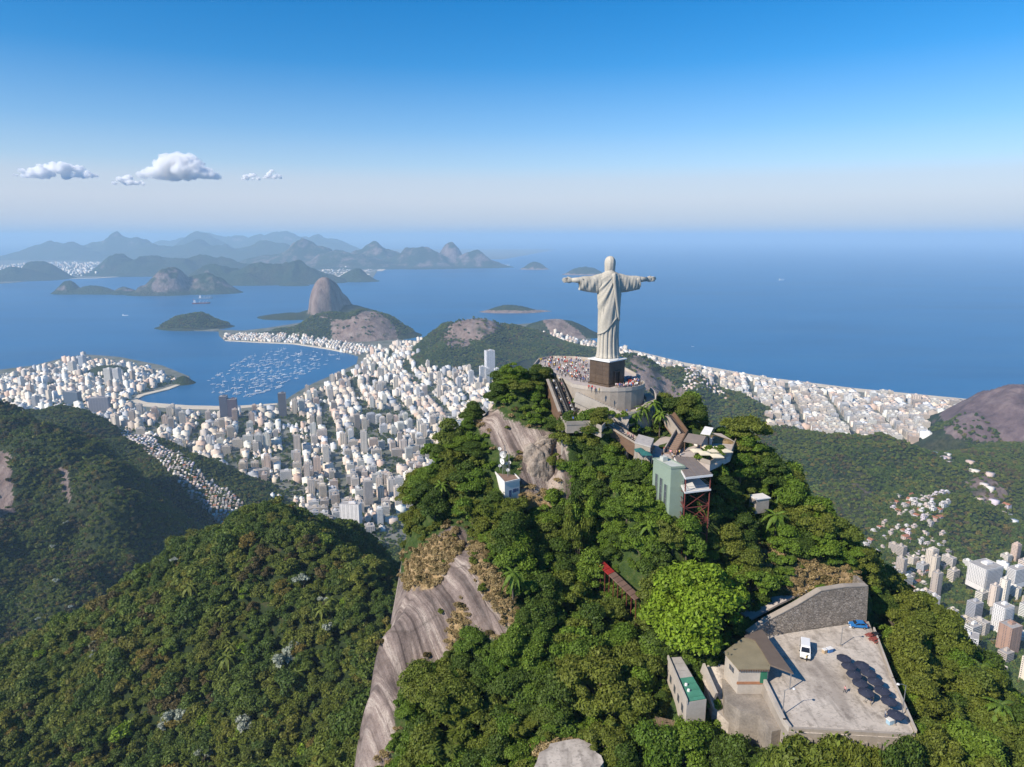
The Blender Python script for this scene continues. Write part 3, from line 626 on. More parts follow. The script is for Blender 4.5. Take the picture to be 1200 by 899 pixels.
# --- left hill
PR_L = [lowproto(100 + i, 4.6, 8.5, 15, 3000, .42, ('dome', 'umbrella', 'dome', 'dome')[i % 4], L_MIX) for i in range(6)] + [lowproto(108, 3.4, 8, 9, 1000, .5, 'col', L_MIX), withm(palm_proto(43, 7.5, 3.6)[0], L_OLIVE), lowproto(109, 4.4, 8.5, 11, 1400, .6, 'dome', L_LIME), lowproto(110, 4.6, 8.5, 15, 2800, .42, 'dome', L_BROWN), lowproto(111, 4.8, 8.0, 15, 2800, .42, 'dome', L_OLIVE), lowproto(112, 4.4, 8.5, 15, 2800, .42, 'dome', L_DARK)]
x, y = scatter(-560, 70, 135, 720, 6.9); z = lh_fn(x, y); k = inview(x, y, z) & (z > lh_fn0(x, y) - 50)
x, y, z = x[k], y[k], z[k]; n = len(x)
big = fbm(x / 35, y / 35, 5, 3)
S = np.clip(.95 + .75 * rng.random(n) + .8 * big + .6 * (rng.random(n) < .12), .5, 2.6); I = rng.choice(9, n, p=[.16, .15, .16, .15, .12, .12, .08, .04, .02])
pb_ = fbm(x / 28, y / 28, 61, 3); rr_ = rng.random(n); I = np.where((pb_ > .3) & (rr_ < .32), 9, np.where((pb_ > .05) & (rr_ < .4), 10, np.where((pb_ < -.15) & (rr_ < .6), 11, I)))
forest('forest', np.stack([x, y, z - .8], 1), S, I, PR_L, 'dense green rainforest canopy on the near slope left of the bare cliff')
# --- left ridge, low hill behind, right hill, city trees: coarse crowns
PR_F = [lowproto(200 + i, 5.2, 8.5, 8, 230, 1.45, 'dome', L_MIX) for i in range(5)] + [lowproto(210 + i, 5.2, 8.5, 8, 230, 1.45, 'dome', (L_OLIVE, L_BROWN, L_DARK)[i]) for i in range(3)]
def hill_forest(name, fn, bx, sp, label, zmin, rockpolys=(), sm=1.0, rp=.92, ol=.10):
    x, y = scatter(*bx, sp); z = fn(x, y); k = inview(x, y, z) & (z > zmin)
    u, v = pix(np.stack([x, y, z], -1))
    for p in rockpolys: k &= ~(inside(p, u + rng.normal(size=len(u)) * 3, v) & (rng.random(len(u)) < rp))
    e = 8.0; sl = np.sqrt((fn(x + e, y) - fn(x - e, y)) ** 2 + (fn(x, y + e) - fn(x, y - e)) ** 2) / (2 * e)
    k &= sl < 2.6
    x, y, z = x[k], y[k], z[k]; n = len(x)
    forest(name, np.stack([x, y, z - 1.5], 1), sm * np.clip(.75 + .5 * rng.random(n) + .35 * fbm(x / 60, y / 60, 8, 3), .5, 1.6), np.where((rng.random(n) < .55) & (fbm(x / 70, y / 70, 23, 4) > ol), np.where(fbm(x / 45, y / 45, 24, 3) > .16, 6, 5), np.where((fbm(x / 90, y / 90, 25, 3) < -.1) & (rng.random(n) < .6), 7, rng.integers(0, 5, n))), PR_F, label)
hill_forest('forest', lr_fn, (-1500, -250, 640, 1650), 7.6, 'dense forest covering the ridge in front of the white city', 12, [[(-10, 515), (14, 525), (22, 605), (-10, 615)], [(66, 545), (84, 550), (86, 595), (70, 585)], [(118, 540), (130, 552), (133, 585), (125, 588), (122, 560)]], 1.0, .92, -.2)
hill_forest('forest', SECOND, (-1900, -550, 1600, 2200), 8.5, 'dark forest on the low hill beside the hillside houses', 8)
hill_forest('forest', rh_fn, (150, 2100, 1350, 2350), 9.5, 'forest on the hill beyond the mountain and below the beachfront blocks', 10, [[(1130, 565), (1160, 555), (1185, 580), (1170, 595), (1135, 582)], [(985, 570), (1015, 562), (1040, 568), (1020, 585), (990, 590)]], 1.0, .6, -.02)

hill_forest('forest', CAB[1], (150, 1500, 2400, 3300), 13, 'forest on the hill between the mountain and the ocean beach', 25, [[(738, 418), (750, 416), (775, 440), (822, 470), (826, 480), (792, 478), (748, 450)]], 1.5)
hill_forest('forest', BAB[1], (-700, 900, 3500, 5000), 16, 'forest on the granite hill behind the tall grey office tower', 25, [[(515, 400), (530, 375), (548, 365), (575, 372), (590, 385), (560, 400), (535, 412)]], 1.8)
hill_forest('forest', URC[1], (-2600, -700, 4700, 5800), 18, 'forest on the lower granite dome above the bay', 25, [[(370, 372), (385, 368), (390, 405), (470, 405), (462, 380), (440, 362), (425, 365), (405, 375)]], 1.9)
hill_forest('forest', HEAD[1], (-3300, -2200, 5400, 6100), 18, 'forest on the low headland hill at the mouth of the bay', 15, [], 1.9)
L_STRAW = leaf_mat('dry_straw', [(.36, .26, .12), (.30, .21, .10), (.42, .31, .16)], .2)
# ================================================================== CITY
def ground_z(x, y):
    z = np.full(np.shape(x), 4.0)
    for f, x0, x1, y0, y1 in HILLF:
        m = (x > x0) & (x < x1) & (y > y0) & (y < y1)
        if np.any(m):
            zz = np.array(z); zz[m] = np.maximum(z[m], f(x[m], y[m])); z = zz
    return z
def wpoly(p, z=6): return [G(u, v, z)[:2] for u, v in p]
# walls take the object's own colour; a far facade shows only rows of openings
t = NT('facade'); oi = t.n('ShaderNodeObjectInfo'); n_ = t.noise(.15, 3, .6, t.pos())
FACADE = t.fin(t.mix(t.math('MULTIPLY', n_, .35), oi.outputs['Color'], (.42, .38, .33)), .85, .2)
GLASS = pm('dark_window', (.085, .095, .11), .25, .3, .2, 0, .5)
ROOFM = pm('flat_roof', (.40, .37, .34), .9, .35, .15)
TILE = pm('clay_tiles', (.36, .15, .08), .9, .3, .3)
t = NT('far_facade'); at = t.attr('tint', out='Color'); g_ = t.n('ShaderNodeNewGeometry'); sx = t.n('ShaderNodeSeparateXYZ'); t.l(g_.outputs['Position'], sx.inputs[0]); nx_ = t.n('ShaderNodeSeparateXYZ'); t.l(g_.outputs['Normal'], nx_.inputs[0])
fz = t.math('FRACT', t.math('MULTIPLY', sx.outputs[2], 1 / 3.1)); wz = t.math('MULTIPLY', t.math('GREATER_THAN', fz, .38), t.math('LESS_THAN', fz, .82))
hx = t.math('FRACT', t.math('MULTIPLY', t.math('ADD', sx.outputs[0], t.math('MULTIPLY', sx.outputs[1], .83)), 1 / 4.2)); wx = t.math('GREATER_THAN', hx, .42)
vert = t.math('LESS_THAN', t.math('ABSOLUTE', nx_.outputs[2]), .4)
FARF = t.fin(t.mix(t.math('MULTIPLY', t.math('MULTIPLY', t.math('MULTIPLY', wz, wx), vert), .42), at, (.075, .08, .09)), .85, .2)

def block_mesh(name, w, d, fl, style, r):
    """apartment block: walls, rows of real window openings filled with dark panes, slabs, parapet, lift house and water tank"""
    b = MB(); h = fl * 3.1 + 3
    b.cur = 0; b.box((0, 0, h / 2 - 4), (w, d, h + 8))
    b.cur = 2; b.box((0, 0, h + .12), (w - .8, d - .8, .1))
    b.cur = 0
    for (cx, cy, sx_, sy_) in ((0, d / 2 - .15, w, .3), (0, -d / 2 + .15, w, .3), (w / 2 - .15, 0, .3, d - .62), (-w / 2 + .15, 0, .3, d - .62)): b.box((cx, cy, h + .45), (sx_, sy_, .9))
    b.box((w * .1, d * .05, h + 2), (w * .36, d * .34, 4)); b.box((w * .12, d * .05, h + 4.8), (w * .2, d * .2, 1.6))
    if style == 3: b.box((0, 0, h + 1.8), (w * .7, d * .72, 3.2))
    for fi in range(fl):
        z = 3 + fi * 3.1 + 1.6
        for (ln, ax, sg) in ((w, 0, 1), (w, 0, -1), (d, 1, 1), (d, 1, -1)):
            n = max(2, int(ln / 3.6)); pos = (d if ax == 0 else w) / 2 * sg
            if style == 1:                                   # long window bands
                b.cur = 1; sz = (ln - 1.6, .1, 1.15); c = (0, pos, z) if ax == 0 else (pos, 0, z)
                b.box(c, sz if ax == 0 else (.1, ln - 1.6, 1.15))
            else:
                for i in range(n):
                    o = (i + .5) / n * ln - ln / 2; ww = ln / n * (.46 if style != 2 else .4)
                    if style == 2 and (i % 3 == 1): continue
                    b.cur = 1; b.box((o, pos, z) if ax == 0 else (pos, o, z), (ww, .12, 1.3) if ax == 0 else (.12, ww, 1.3))
            if style in (0, 3) and ax == 0:                  # balcony slabs
                b.cur = 0; b.box((0, pos + sg * .55, z - 1.35), (ln * .86, 1.1, .16)); b.box((0, pos + sg * 1.06, z - .85), (ln * .86, .1, .85))
    return b.mesh(name)
PAL = [(0.8, 0.746, 0.646), (0.721, 0.634, 0.522), (0.8, 0.796, 0.721), (0.646, 0.559, 0.447), (0.783, 0.684, 0.547), (0.547, 0.497, 0.447), (0.746, 0.621, 0.522), (0.472, 0.398, 0.336), (0.8, 0.8, 0.771), (0.646, 0.485, 0.385), (0.472, 0.485, 0.51), (0.796, 0.709, 0.609)]
CNAME = ['pale', 'beige', 'white', 'tan', 'cream', 'grey', 'pinkish', 'brown grey', 'white', 'salmon', 'blue grey', 'off white']
SIZES = [(16, 14, 10, 0), (22, 14, 13, 0), (14, 14, 16, 2), (26, 13, 9, 1), (18, 16, 12, 3), (30, 14, 14, 2), (15, 20, 8, 1), (20, 18, 18, 0), (13, 13, 12, 2), (24, 16, 11, 3), (12, 16, 7, 0), (16, 16, 6, 1)]
BL = []
for i, s_ in enumerate(SIZES):
    me = block_mesh('apartment_block', *s_, random); [me.materials.append(m) for m in (FACADE, GLASS, ROOFM)]; BL.append((me, s_))
districts = [  # name, pixel outline, street angle, spacing, (height lo, hi), fill, kind
    ('botafogo', [(150, 482), (250, 484), (330, 480), (350, 467), (420, 430), (440, 412), (470, 402), (515, 402), (525, 412), (560, 440), (600, 447), (600, 500), (540, 560), (505, 600), (490, 665), (395, 665), (385, 640), (330, 590), (290, 585), (230, 545), (170, 515), (150, 500)], 18, 33, (7, 50), .97, 0),
    ('flamengo', [(-60, 442), (0, 440), (60, 430), (100, 421), (175, 433), (205, 444), (185, 452), (150, 464), (165, 505), (110, 508), (60, 490), (-60, 470)], -12, 33, (8, 48), .95, 0),
    ('urca', [(262, 397), (300, 399), (345, 401), (385, 407), (400, 411), (420, 415), (450, 408), (400, 400), (345, 394), (300, 391), (265, 391)], 8, 22, (7, 20), .8, 0),
    ('copa', [(700, 407), (745, 415.5), (800, 429.5), (900, 447.5), (1000, 460), (1140, 473.5), (1210, 482), (1200, 520), (1000, 520), (830, 515), (790, 470), (700, 430)], -16, 33, (18, 34), .99, 1),
    ('leme', [(612, 389), (640, 392), (690, 402), (702, 405), (702, 412), (640, 402)], -10, 26, (16, 40), .8, 1),
    ('valley', [(1010, 632), (1060, 600), (1100, 605), (1110, 660), (1180, 640), (1260, 650), (1260, 830), (1190, 830), (1090, 730), (1040, 690)], 25, 25, (7, 34), .62, 0),
    ('valley_houses', [(1008, 640), (1050, 605), (1100, 598), (1112, 650), (1120, 690), (1060, 690)], 25, 16, (5, 12), .5, 2),
    ('saddle', [(1088, 511), (1112, 520), (1150, 533), (1195, 558), (1200, 580), (1170, 562), (1140, 546), (1095, 522)], 20, 24, (5, 10), .4, 2),
    ('favela_slope', [(138, 534), (170, 548), (230, 575), (290, 592), (300, 606), (270, 610), (210, 585), (150, 556)], 10, 9.5, (4, 9), .92, 2),
    ('favela_right', [(800, 470), (840, 478), (868, 490), (872, 510), (820, 515), (800, 500)], 30, 14, (5, 14), .8, 2),
    ('houses', [(300, 592), (345, 590), (395, 630), (470, 645), (480, 668), (380, 668)], 15, 17, (5, 10), .55, 2),
]
cand = []                                            # (dist, x, y, z, ang, w, d, h, kind, colour)
for (nm, poly, ang, sp, (h0, h1), fill, kind) in districts:
    wp = wpoly(poly, 150 if nm == 'saddle' else (10 if kind != 2 else 40)); xs = [p[0] for p in wp]; ys = [p[1] for p in wp]; cx, cy = (min(xs) + max(xs)) / 2, (min(ys) + max(ys)) / 2
    L_ = max(max(xs) - min(xs), max(ys) - min(ys)) * .8; g = np.arange(-L_, L_, sp); gx, gy = np.meshgrid(g, g); a = R(ang)
    i_, j_ = np.meshgrid(np.arange(len(g)), np.arange(len(g)))
    gx, gy = gx + rng.normal(size=gx.shape) * sp * .09, gy + rng.normal(size=gx.shape) * sp * .09
    x = cx + gx * math.cos(a) - gy * math.sin(a); y = cy + gx * math.sin(a) + gy * math.cos(a)
    k = inside(wp, x, y) & (rng.random(x.shape) < fill)
    if kind != 2: k &= ((i_ % 5) != 0) | (rng.random(x.shape) < .12)
    if nm in ('botafogo', 'valley'): k &= fbm(x / 130, y / 130, 41, 3) < .27
    x, y = x[k], y[k]; z = ground_z(x, y); 
    big = vnoise(x / 160, y / 160, 12)
    for q in range(len(x)):
        if kind != 2 and z[q] > 34: continue
        h = h0 + (h1 - h0) * (random.random() ** 1.5 * .75 + .25 * big[q]); w = sp * random.uniform(.6, .92); d = sp * random.uniform(.5, .84)
        if nm in ('botafogo', 'flamengo', 'valley'):
            rr_ = random.random()
            if rr_ < .42 - .2 * big[q] and nm != 'valley':                      # a cell of low houses
                for (ox, oy) in ((-.25, -.25), (.25, -.25), (-.25, .25), (.25, .25)):
                    if random.random() < .85: xx, yy = x[q] + (ox * math.cos(a) - oy * math.sin(a)) * sp, y[q] + (ox * math.sin(a) + oy * math.cos(a)) * sp; cand.append((math.hypot(xx, yy), xx, yy, z[q], a + random.gauss(0, .05), sp * random.uniform(.3, .48), sp * random.uniform(.3, .46), random.uniform(5, 14), 0, random.randrange(len(PAL)), nm))
                continue
            elif rr_ < .9: h = random.uniform(15, 36) * (.75 + .4 * big[q]); w = sp * random.uniform(.62, 1.05); d = sp * random.uniform(.45, .7)
            else: h = random.uniform(40, 60); w = sp * random.uniform(.5, .75); d = sp * random.uniform(.45, .65)
        if nm == 'copa': w = sp * random.uniform(.8, 1.0); d = sp * random.uniform(.75, .98); h = h if random.random() > .06 else h * 1.5
        u_, v_ = pix(np.array([x[q], y[q], z[q] + h])); 
        if not (-15 < u_ < 1215): continue
        cand.append((math.hypot(x[q], y[q]), x[q], y[q], z[q], a + (1.5708 if random.random() < .4 else 0) + random.gauss(0, .03), w, d, h, kind, random.randrange(len(PAL)), nm))
cand.sort(key=lambda c: c[0] / (c[7] + 12))
WHERE = {'botafogo': 'in the dense city between the mountain and the bay', 'flamengo': 'on the city peninsula beside the bay', 'urca': 'below the granite dome', 'copa': 'in the beachfront city by the ocean', 'leme': 'at the far end of the ocean beach', 'valley': 'in the valley below the parking terrace', 'valley_houses': 'in the white hillside quarter above the valley', 'saddle': 'on the wooded saddle below the dark granite hill',
         'favela_slope': 'packed on the slope between two forested hills', 'favela_right': 'beside the forested hill near the beach city', 'houses': 'among trees at the foot of the forested hills'}
KINDN = ['apartment_block', 'beachfront_block', 'hillside_house']; used = {0: 0, 1: 0, 2: 0}; stuff = []
def house_mesh(v):
    b = MB(); b.cur = 0; b.box((0, 0, 1), (8, 7, 10)); b.cur = 2
    if v == 0: b.add([(-4.3, -3.8, 6), (4.3, -3.8, 6), (4.3, 3.8, 6), (-4.3, 3.8, 6), (-4.3, 0, 8), (4.3, 0, 8)], [(0, 1, 5, 4), (2, 3, 4, 5), (0, 4, 3), (1, 2, 5)])
    else:
        b.box((0, 0, 6.1), (8.3, 7.3, .25)); b.cur = 0; b.box((1.5, 1, 7.2), (4, 4, 2)); b.cur = 1; b.box((-2.5, -1.5, 6.9), (1.4, 1.4, 1.3))
    b.cur = 1
    for sg in (-1, 1):
        for o in (-2, 1.8):
            for zz in (1.6, 4.3): b.box((o, sg * 3.5, zz), (1.3, .12, 1.2)); b.box((sg * 4, o, zz), (.12, 1.3, 1.2))
    return b.mesh('hillside_house')
HB = [house_mesh(0), house_mesh(1)]
for m_ in (FACADE, GLASS, TILE): HB[0].materials.append(m_)
for m_ in (FACADE, GLASS, ROOFM): HB[1].materials.append(m_)
HPAL = [(.66, .60, .55), (.55, .42, .36), (.70, .68, .66), (.60, .48, .42), (.62, .55, .60), (.45, .40, .38), (.72, .66, .58)]
HN = ['beige', 'brick coloured', 'white', 'salmon', 'pale mauve', 'grey brown', 'cream']
OCC = []                                              # footprints taken by landmark towers
def landmark(name, label, u, v, z, w, d, h, rz, style, col, cat='tower', parts=None):
    p = G(u, v, z); OCC.append((p[0], p[1], max(w, d) * .8)); r = random.Random(u)
    o = empty(name, (p[0], p[1], z), R(rz)); tag(o, label, cat)
    me = block_mesh('body', w, d, int((h - 3) / 3.1), style, r)
    bd = MB()  # split: body and panes as parts
    faces = {0: [], 1: [], 2: []}
    for pl, mi in zip([tuple(pp.vertices) for pp in me.polygons], [pp.material_index for pp in me.polygons]): faces[mi].append(pl)
    co = [vv.co.copy() for vv in me.vertices]
    for mi, nm, mt in ((0, 'wall', pm('wall_%d_%d' % (u, v), col, .85, .12, .1)), (1, 'window_rows', GLASS), (2, 'roof', ROOFM)):
        idx = sorted({i for f in faces[mi] for i in f}); rm = {i: k for k, i in enumerate(idx)}
        m2 = bpy.data.meshes.new(nm); m2.from_pydata([co[i] for i in idx], [], [tuple(rm[i] for i in f) for f in faces[mi]]); m2.update()
        ob = link(nm, m2, mt, o)
        if mi == 1: ob['kind'] = 'stuff'
    return o
landmark('office_tower', 'very tall slim grey office tower with shorter white towers at its foot', 574, 447, 8, 46, 40, 165, 20, 2, (.62, .62, .64), 'office tower')
for (du, h, w) in ((-9, 95, 26), (8, 92, 22), (-22, 78, 24), (-3, 84, 24)): landmark('residential_tower', 'slim white residential tower at the foot of the tall grey office tower', 574 + du, 450 + (du % 3), 8, w, 22, h, 15, 0, (.76, .75, .74), 'tower')['group'] = 'white towers round the office tower'
landmark('office_tower', 'dark purple glass office tower standing on the bay beach front', 274, 492, 6, 34, 30, 92, 12, 1, (.12, .09, .14), 'office tower')
landmark('office_tower', 'dark slab office tower with white roof box on the bay beach front', 264, 492, 6, 30, 30, 104, 12, 1, (.10, .11, .17), 'office tower')
landmark('office_tower', 'black slab office tower alone at the corner of the bay', 332, 488, 6, 30, 24, 104, 12, 1, (.10, .10, .13), 'office tower')
landmark('apartment_slab', 'wide white apartment slab with vertical grey stripes near the forested hill', 412, 616, 12, 52, 22, 62, -8, 2, (.72, .70, .69), 'apartment block')
landmark('apartment_tower', 'slim brownish apartment tower between lower city blocks', 349, 532, 8, 22, 22, 70, 15, 2, (.55, .47, .40), 'apartment block')
landmark('apartment_tower', 'tall beige apartment tower rising over grey roofs', 427, 530, 8, 22, 22, 78, 15, 2, (.64, .58, .50), 'apartment block')
landmark('apartment_tower', 'stepped beige and brown apartment tower above the wooded foot of the city', 432, 590, 8, 26, 24, 74, 15, 3, (.62, .56, .50), 'apartment block')
for (u, v, h, w, col, lb) in ((129, 452, 92, 36, (.66, .63, .58), 'pale twin tower beside the bay park'), (139, 452, 90, 32, (.60, .59, .58), 'grey twin tower beside the bay park'), (86, 440, 80, 34, (.66, .62, .57), 'tall pale tower on the city peninsula'), (98, 434, 84, 30, (.50, .54, .60), 'blue grey tower at the tip of the peninsula')): landmark('apartment_tower', lb, u, v, 6, w, 26, h, -10, 0, col, 'apartment block')
landmark('office_block', 'dark blue glass office slab with white end wall on the peninsula', 86, 473, 8, 72, 26, 58, -8, 1, (.10, .14, .20), 'office block')
landmark('office_block', 'dark grey office slab with vertical bays on the peninsula', 118, 482, 8, 78, 28, 62, 12, 2, (.22, .22, .26), 'office block')
landmark('hospital_block', 'big white block with blocky wings above the wooded valley', 1152, 683, 25, 52, 40, 46, 20, 0, (.72, .69, .66), 'building')
landmark('apartment_slab', 'white block beside the big winged one above the valley', 1190, 682, 25, 40, 20, 34, 20, 1, (.72, .70, .68), 'building')
landmark('office_block', 'long white office block with a band of tall blue windows', 1122, 760, 12, 58, 26, 36, -35, 1, (.70, .68, .66), 'office block')
landmark('apartment_tower', 'slim pale tower on the wooded valley slope, taller of a pair', 1092, 716, 14, 17, 16, 36, 15, 0, (.70, .66, .62), 'apartment block')
landmark('apartment_tower', 'slim pale tower with flat top, shorter of a pair on the valley slope', 1078, 710, 14, 17, 16, 33, 15, 0, (.72, .68, .63), 'apartment block')
landmark('apartment_tower', 'brown brick tower beside white blocks in the valley', 1180, 760, 12, 28, 24, 52, 20, 2, (.40, .25, .18), 'apartment block')
landmark('apartment_tower', 'grey tower with dark windows behind the long office block', 1140, 725, 12, 22, 18, 38, 20, 1, (.40, .40, .43), 'apartment block')
landmark('apartment_tower', 'tall white tower at the valley edge behind the brown brick tower', 1172, 738, 12, 26, 22, 55, 20, 0, (.74, .72, .70), 'apartment block')
for ci_, (dist, x, y, z, a, w, d, h, kind, ci, nm) in enumerate(cand):
    if any((x - ox) ** 2 + (y - oy) ** 2 < (orr + w * .5) ** 2 for ox, oy, orr in OCC): continue
    u_, v_ = pix(np.array([x, y, z + h])); hidden = (430 < u_ < 1000) and v_ > 455 + max(0, (600 - u_)) * 1.1 + max(0, (u_ - 830)) * .55 and u_ < 985
    if hidden: continue
    if used[kind] < 300:
        used[kind] += 1
        if kind == 2:
            me = HB[0 if ci % 4 == 0 else 1]; s_ = (8, 7, 0); sz = h / 6; pal, pn = HPAL[ci % 7], HN[ci % 7]; lab = 'small %s %s house %s' % (pn, 'tile roofed' if ci % 4 == 0 else 'flat roofed', WHERE[nm])
            o = bpy.data.objects.new(KINDN[2], me); o.scale = (w / 8, d / 7, sz)
        else:
            me, s_ = min(BL, key=lambda m: abs(m[1][2] * 3.1 + 6 - h) + abs(m[1][0] - w) * .6 + random.random() * 6); pal, pn = PAL[ci], CNAME[ci]
            sk = 'low' if h < 22 else ('tall' if h > 42 else 'mid rise'); lab = '%s %s apartment block %s' % (sk, pn, WHERE[nm])
            o = bpy.data.objects.new(KINDN[kind], me); o.scale = (w / s_[0], d / s_[1], (h + 4) / (s_[2] * 3.1 + 6))
        COL.objects.link(o); o.location = (x, y, z); o.rotation_euler = (0, 0, a); k_ = random.uniform(.9, 1.08); o.color = (*[min(.8, c * k_) for c in pal], 1)
        tag(o, lab, 'house' if kind == 2 else 'apartment block', lab.replace(' block', ' blocks').replace(' house', ' houses'))
    else: stuff.append((x, y, z, a, w, d, h, kind, ci))
V = []; Q = []; T = []
for (x, y, z, a, w, d, h, kind, ci) in stuff:
    cs, sn = math.cos(a), math.sin(a); c_ = (HPAL[ci % 7] if kind == 2 else PAL[ci]); kk = random.uniform(.85, 1.08)
    bl = [(0, 0, w, d, -6, h)]
    if kind != 2: bl += [(w * random.uniform(-.15, .15), d * random.uniform(-.15, .15), w * .4, d * .4, h, h + 4)]
    if kind != 2 and random.random() < .4: bl += [(w * .3, 0, w * .5, d * 1.15, -6, h * random.uniform(.4, .9))]
    for (ox, oy, ww, dd, z0, z1) in bl:
        b0 = len(V)
        for zz in (z0, z1):
            for (i, j) in ((-1, -1), (1, -1), (1, 1), (-1, 1)):
                lx, ly = ox + i * ww / 2, oy + j * dd / 2; V.append((x + lx * cs - ly * sn, y + lx * sn + ly * cs, z + zz)); T.append((*[min(.8, q * kk) for q in c_], 1))
        Q += [(b0 + 4, b0 + 5, b0 + 6, b0 + 7), (b0, b0 + 1, b0 + 5, b0 + 4), (b0 + 1, b0 + 2, b0 + 6, b0 + 5), (b0 + 2, b0 + 3, b0 + 7, b0 + 6), (b0 + 3, b0, b0 + 4, b0 + 7)]
me = np_mesh('city_mass', V, Q); at = me.attributes.new('tint', 'FLOAT_COLOR', 'POINT'); at.data.foreach_set('color', np.asarray(T, np.float32).ravel())
tag(link('city_mass', me, FARF), 'mass of pale far city blocks packed between the bay and the ocean', 'city', kind='stuff')
# far shore settlements
V = []; Q = []; T = []
for (poly, n, hh) in (([(0, 330), (60, 325), (110, 324), (150, 321), (200, 322), (260, 328), (330, 329), (300, 318), (120, 308), (40, 308), (0, 312)], 1300, 26), ([(370, 329), (430, 326), (445, 312), (420, 306), (380, 312)], 260, 14), ([(440, 304), (520, 301), (500, 298), (420, 300)], 200, 16)):
    wp = wpoly(poly, 4); xs = [p[0] for p in wp]; ys = [p[1] for p in wp]; c = 0
    while c < n:
        x = random.uniform(min(xs), max(xs)); y = random.uniform(min(ys), max(ys))
        if not inside(wp, np.array([x]), np.array([y]))[0]: continue
        c += 1; z = float(ground_z(np.array([x]), np.array([y]))[0])
        if z > 60: continue
        w = random.uniform(20, 60); d = random.uniform(20, 45); h = hh * random.uniform(.3, 1.6); b0 = len(V)
        for zz in (0, h):
            for (i, j) in ((-1, -1), (1, -1), (1, 1), (-1, 1)): V.append((x + i * w / 2, y + j * d / 2, z + zz)); T.append((*PAL[c % 12], 1))
        Q += [(b0 + 4, b0 + 5, b0 + 6, b0 + 7), (b0, b0 + 1, b0 + 5, b0 + 4), (b0 + 1, b0 + 2, b0 + 6, b0 + 5), (b0 + 2, b0 + 3, b0 + 7, b0 + 6), (b0 + 3, b0, b0 + 4, b0 + 7)]
me = np_mesh('far_city', V, Q); at = me.attributes.new('tint', 'FLOAT_COLOR', 'POINT'); at.data.foreach_set('color', np.asarray(T, np.float32).ravel())
tag(link('far_city', me, FARF), 'faint pale town on the far shore of the bay below hazy hills', 'town', kind='stuff')
# trees between the city blocks
pts = []
for poly, n in ((districts[0][1], 6500), (districts[1][1], 1600), (districts[5][1], 2600), (districts[7][1], 250), (districts[6][1], 500), ([(165, 460), (220, 443), (205, 440), (150, 455)], 120), (districts[10][1], 1500), ([(366, 456), (422, 430), (445, 420), (440, 440), (400, 455)], 350), ([(430, 415), (520, 405), (540, 430), (470, 440)], 400), ([(1000, 700), (1100, 720), (1210, 820), (1210, 900), (1100, 860), (1000, 760)], 900), (districts[9][1], 250), ([(380, 630), (480, 640), (490, 690), (380, 690)], 500)):
    wp = wpoly(poly, 8); xs = [p[0] for p in wp]; ys = [p[1] for p in wp]
    x = rng.uniform(min(xs), max(xs), n * 3); y = rng.uniform(min(ys), max(ys), n * 3); k = inside(wp, x, y) & (fbm(x / 130, y / 130, 41, 3) > .02 - .6 * (rng.random(len(x)) < .3)); x, y = x[k][:n], y[k][:n]
    pts.append(np.stack([x, y, ground_z(x, y)], 1))
P = np.concatenate(pts); n = len(P)
forest('street_trees', P - np.array([0, 0, .5]), .8 + .8 * rng.random(n), np.where(rng.random(n) < .4, 7, rng.integers(0, 5, n)), PR_F, 'dark green trees scattered between the pale city blocks', 'trees')

# ---- boats on the bay and ships
WHITE = pm('white_gelcoat', (.85, .85, .84), .35, .05, .5, 0, .4); DECK = pm('deck', (.45, .36, .26), .7)
def boat_mesh(L, mast):
    b = MB(); B = L * .3; b.cur = 0; rings = [(-.5, .8, .55), (-.2, 1, .5), (.15, .95, .55), (.38, .55, .75), (.5, .04, .95)]
    V = []
    for (s, w, z) in rings: V += [(s * L, -w * B / 2, z * L * .12), (s * L * .97, -w * B * .35, -.3), (s * L * .97, w * B * .35, -.3), (s * L, w * B / 2, z * L * .12)]
    Fs = [(i * 4 + k, i * 4 + k + 4, i * 4 + k + 5, i * 4 + k + 1) for i in range(4) for k in range(3)] + [(i * 4 + 3, i * 4 + 7, i * 4 + 4, i * 4) for i in range(4)] + [(0, 1, 2, 3), (16, 19, 18, 17)]
    b.add(V, Fs); b.box((-.08 * L, 0, L * .1), (L * .32, B * .6, L * .09)); b.cur = 1; b.box((-.32 * L, 0, L * .075), (L * .2, B * .55, L * .03)); b.cur = 0
    if mast: b.tube([(.05 * L, 0, 0), (.05 * L, 0, L * 1.2)], [.3, .2], 5); b.tube([(.05 * L, 0, L * .26), (-.4 * L, 0, L * .27)], .12, 5)
    me = b.mesh('moored_boat'); me.materials.append(WHITE); me.materials.append(DECK); return me
BM = [boat_mesh(12, True), boat_mesh(15, True), boat_mesh(14, False), boat_mesh(19, False)]
bp = [(238, 448), (252, 462), (290, 466), (320, 458), (345, 446), (372, 434), (398, 424), (402, 416), (360, 410), (318, 408), (290, 418), (262, 432)]; cnt = 0; wp = wpoly(bp, 0)
while cnt < 290:
    u = random.uniform(236, 404); v = random.uniform(407, 467)
    if not inside(bp, np.array([u]), np.array([v]))[0]: continue
    if random.random() > .35 + .65 * math.exp(-((u - 320) / 60) ** 2): continue
    p = G(u, v, 0); k = random.choice([0, 0, 1, 2, 2, 3]); o = bpy.data.objects.new('moored_boat', BM[k]); COL.objects.link(o); o.location = (p[0], p[1], .1); o.rotation_euler = (0, 0, R(40) + random.gauss(0, .35)); s_ = random.uniform(1.1, 1.8); o.scale = (s_,) * 3
    lb = ('small white sailing boat with bare mast moored in the sheltered bay', 'larger white sailing boat with bare mast moored in the sheltered bay', 'white motor boat moored in the sheltered bay', 'large white motor yacht moored in the sheltered bay')[k]
    tag(o, lb, 'boat', lb.replace('boat', 'boats').replace('yacht', 'yachts')); cnt += 1
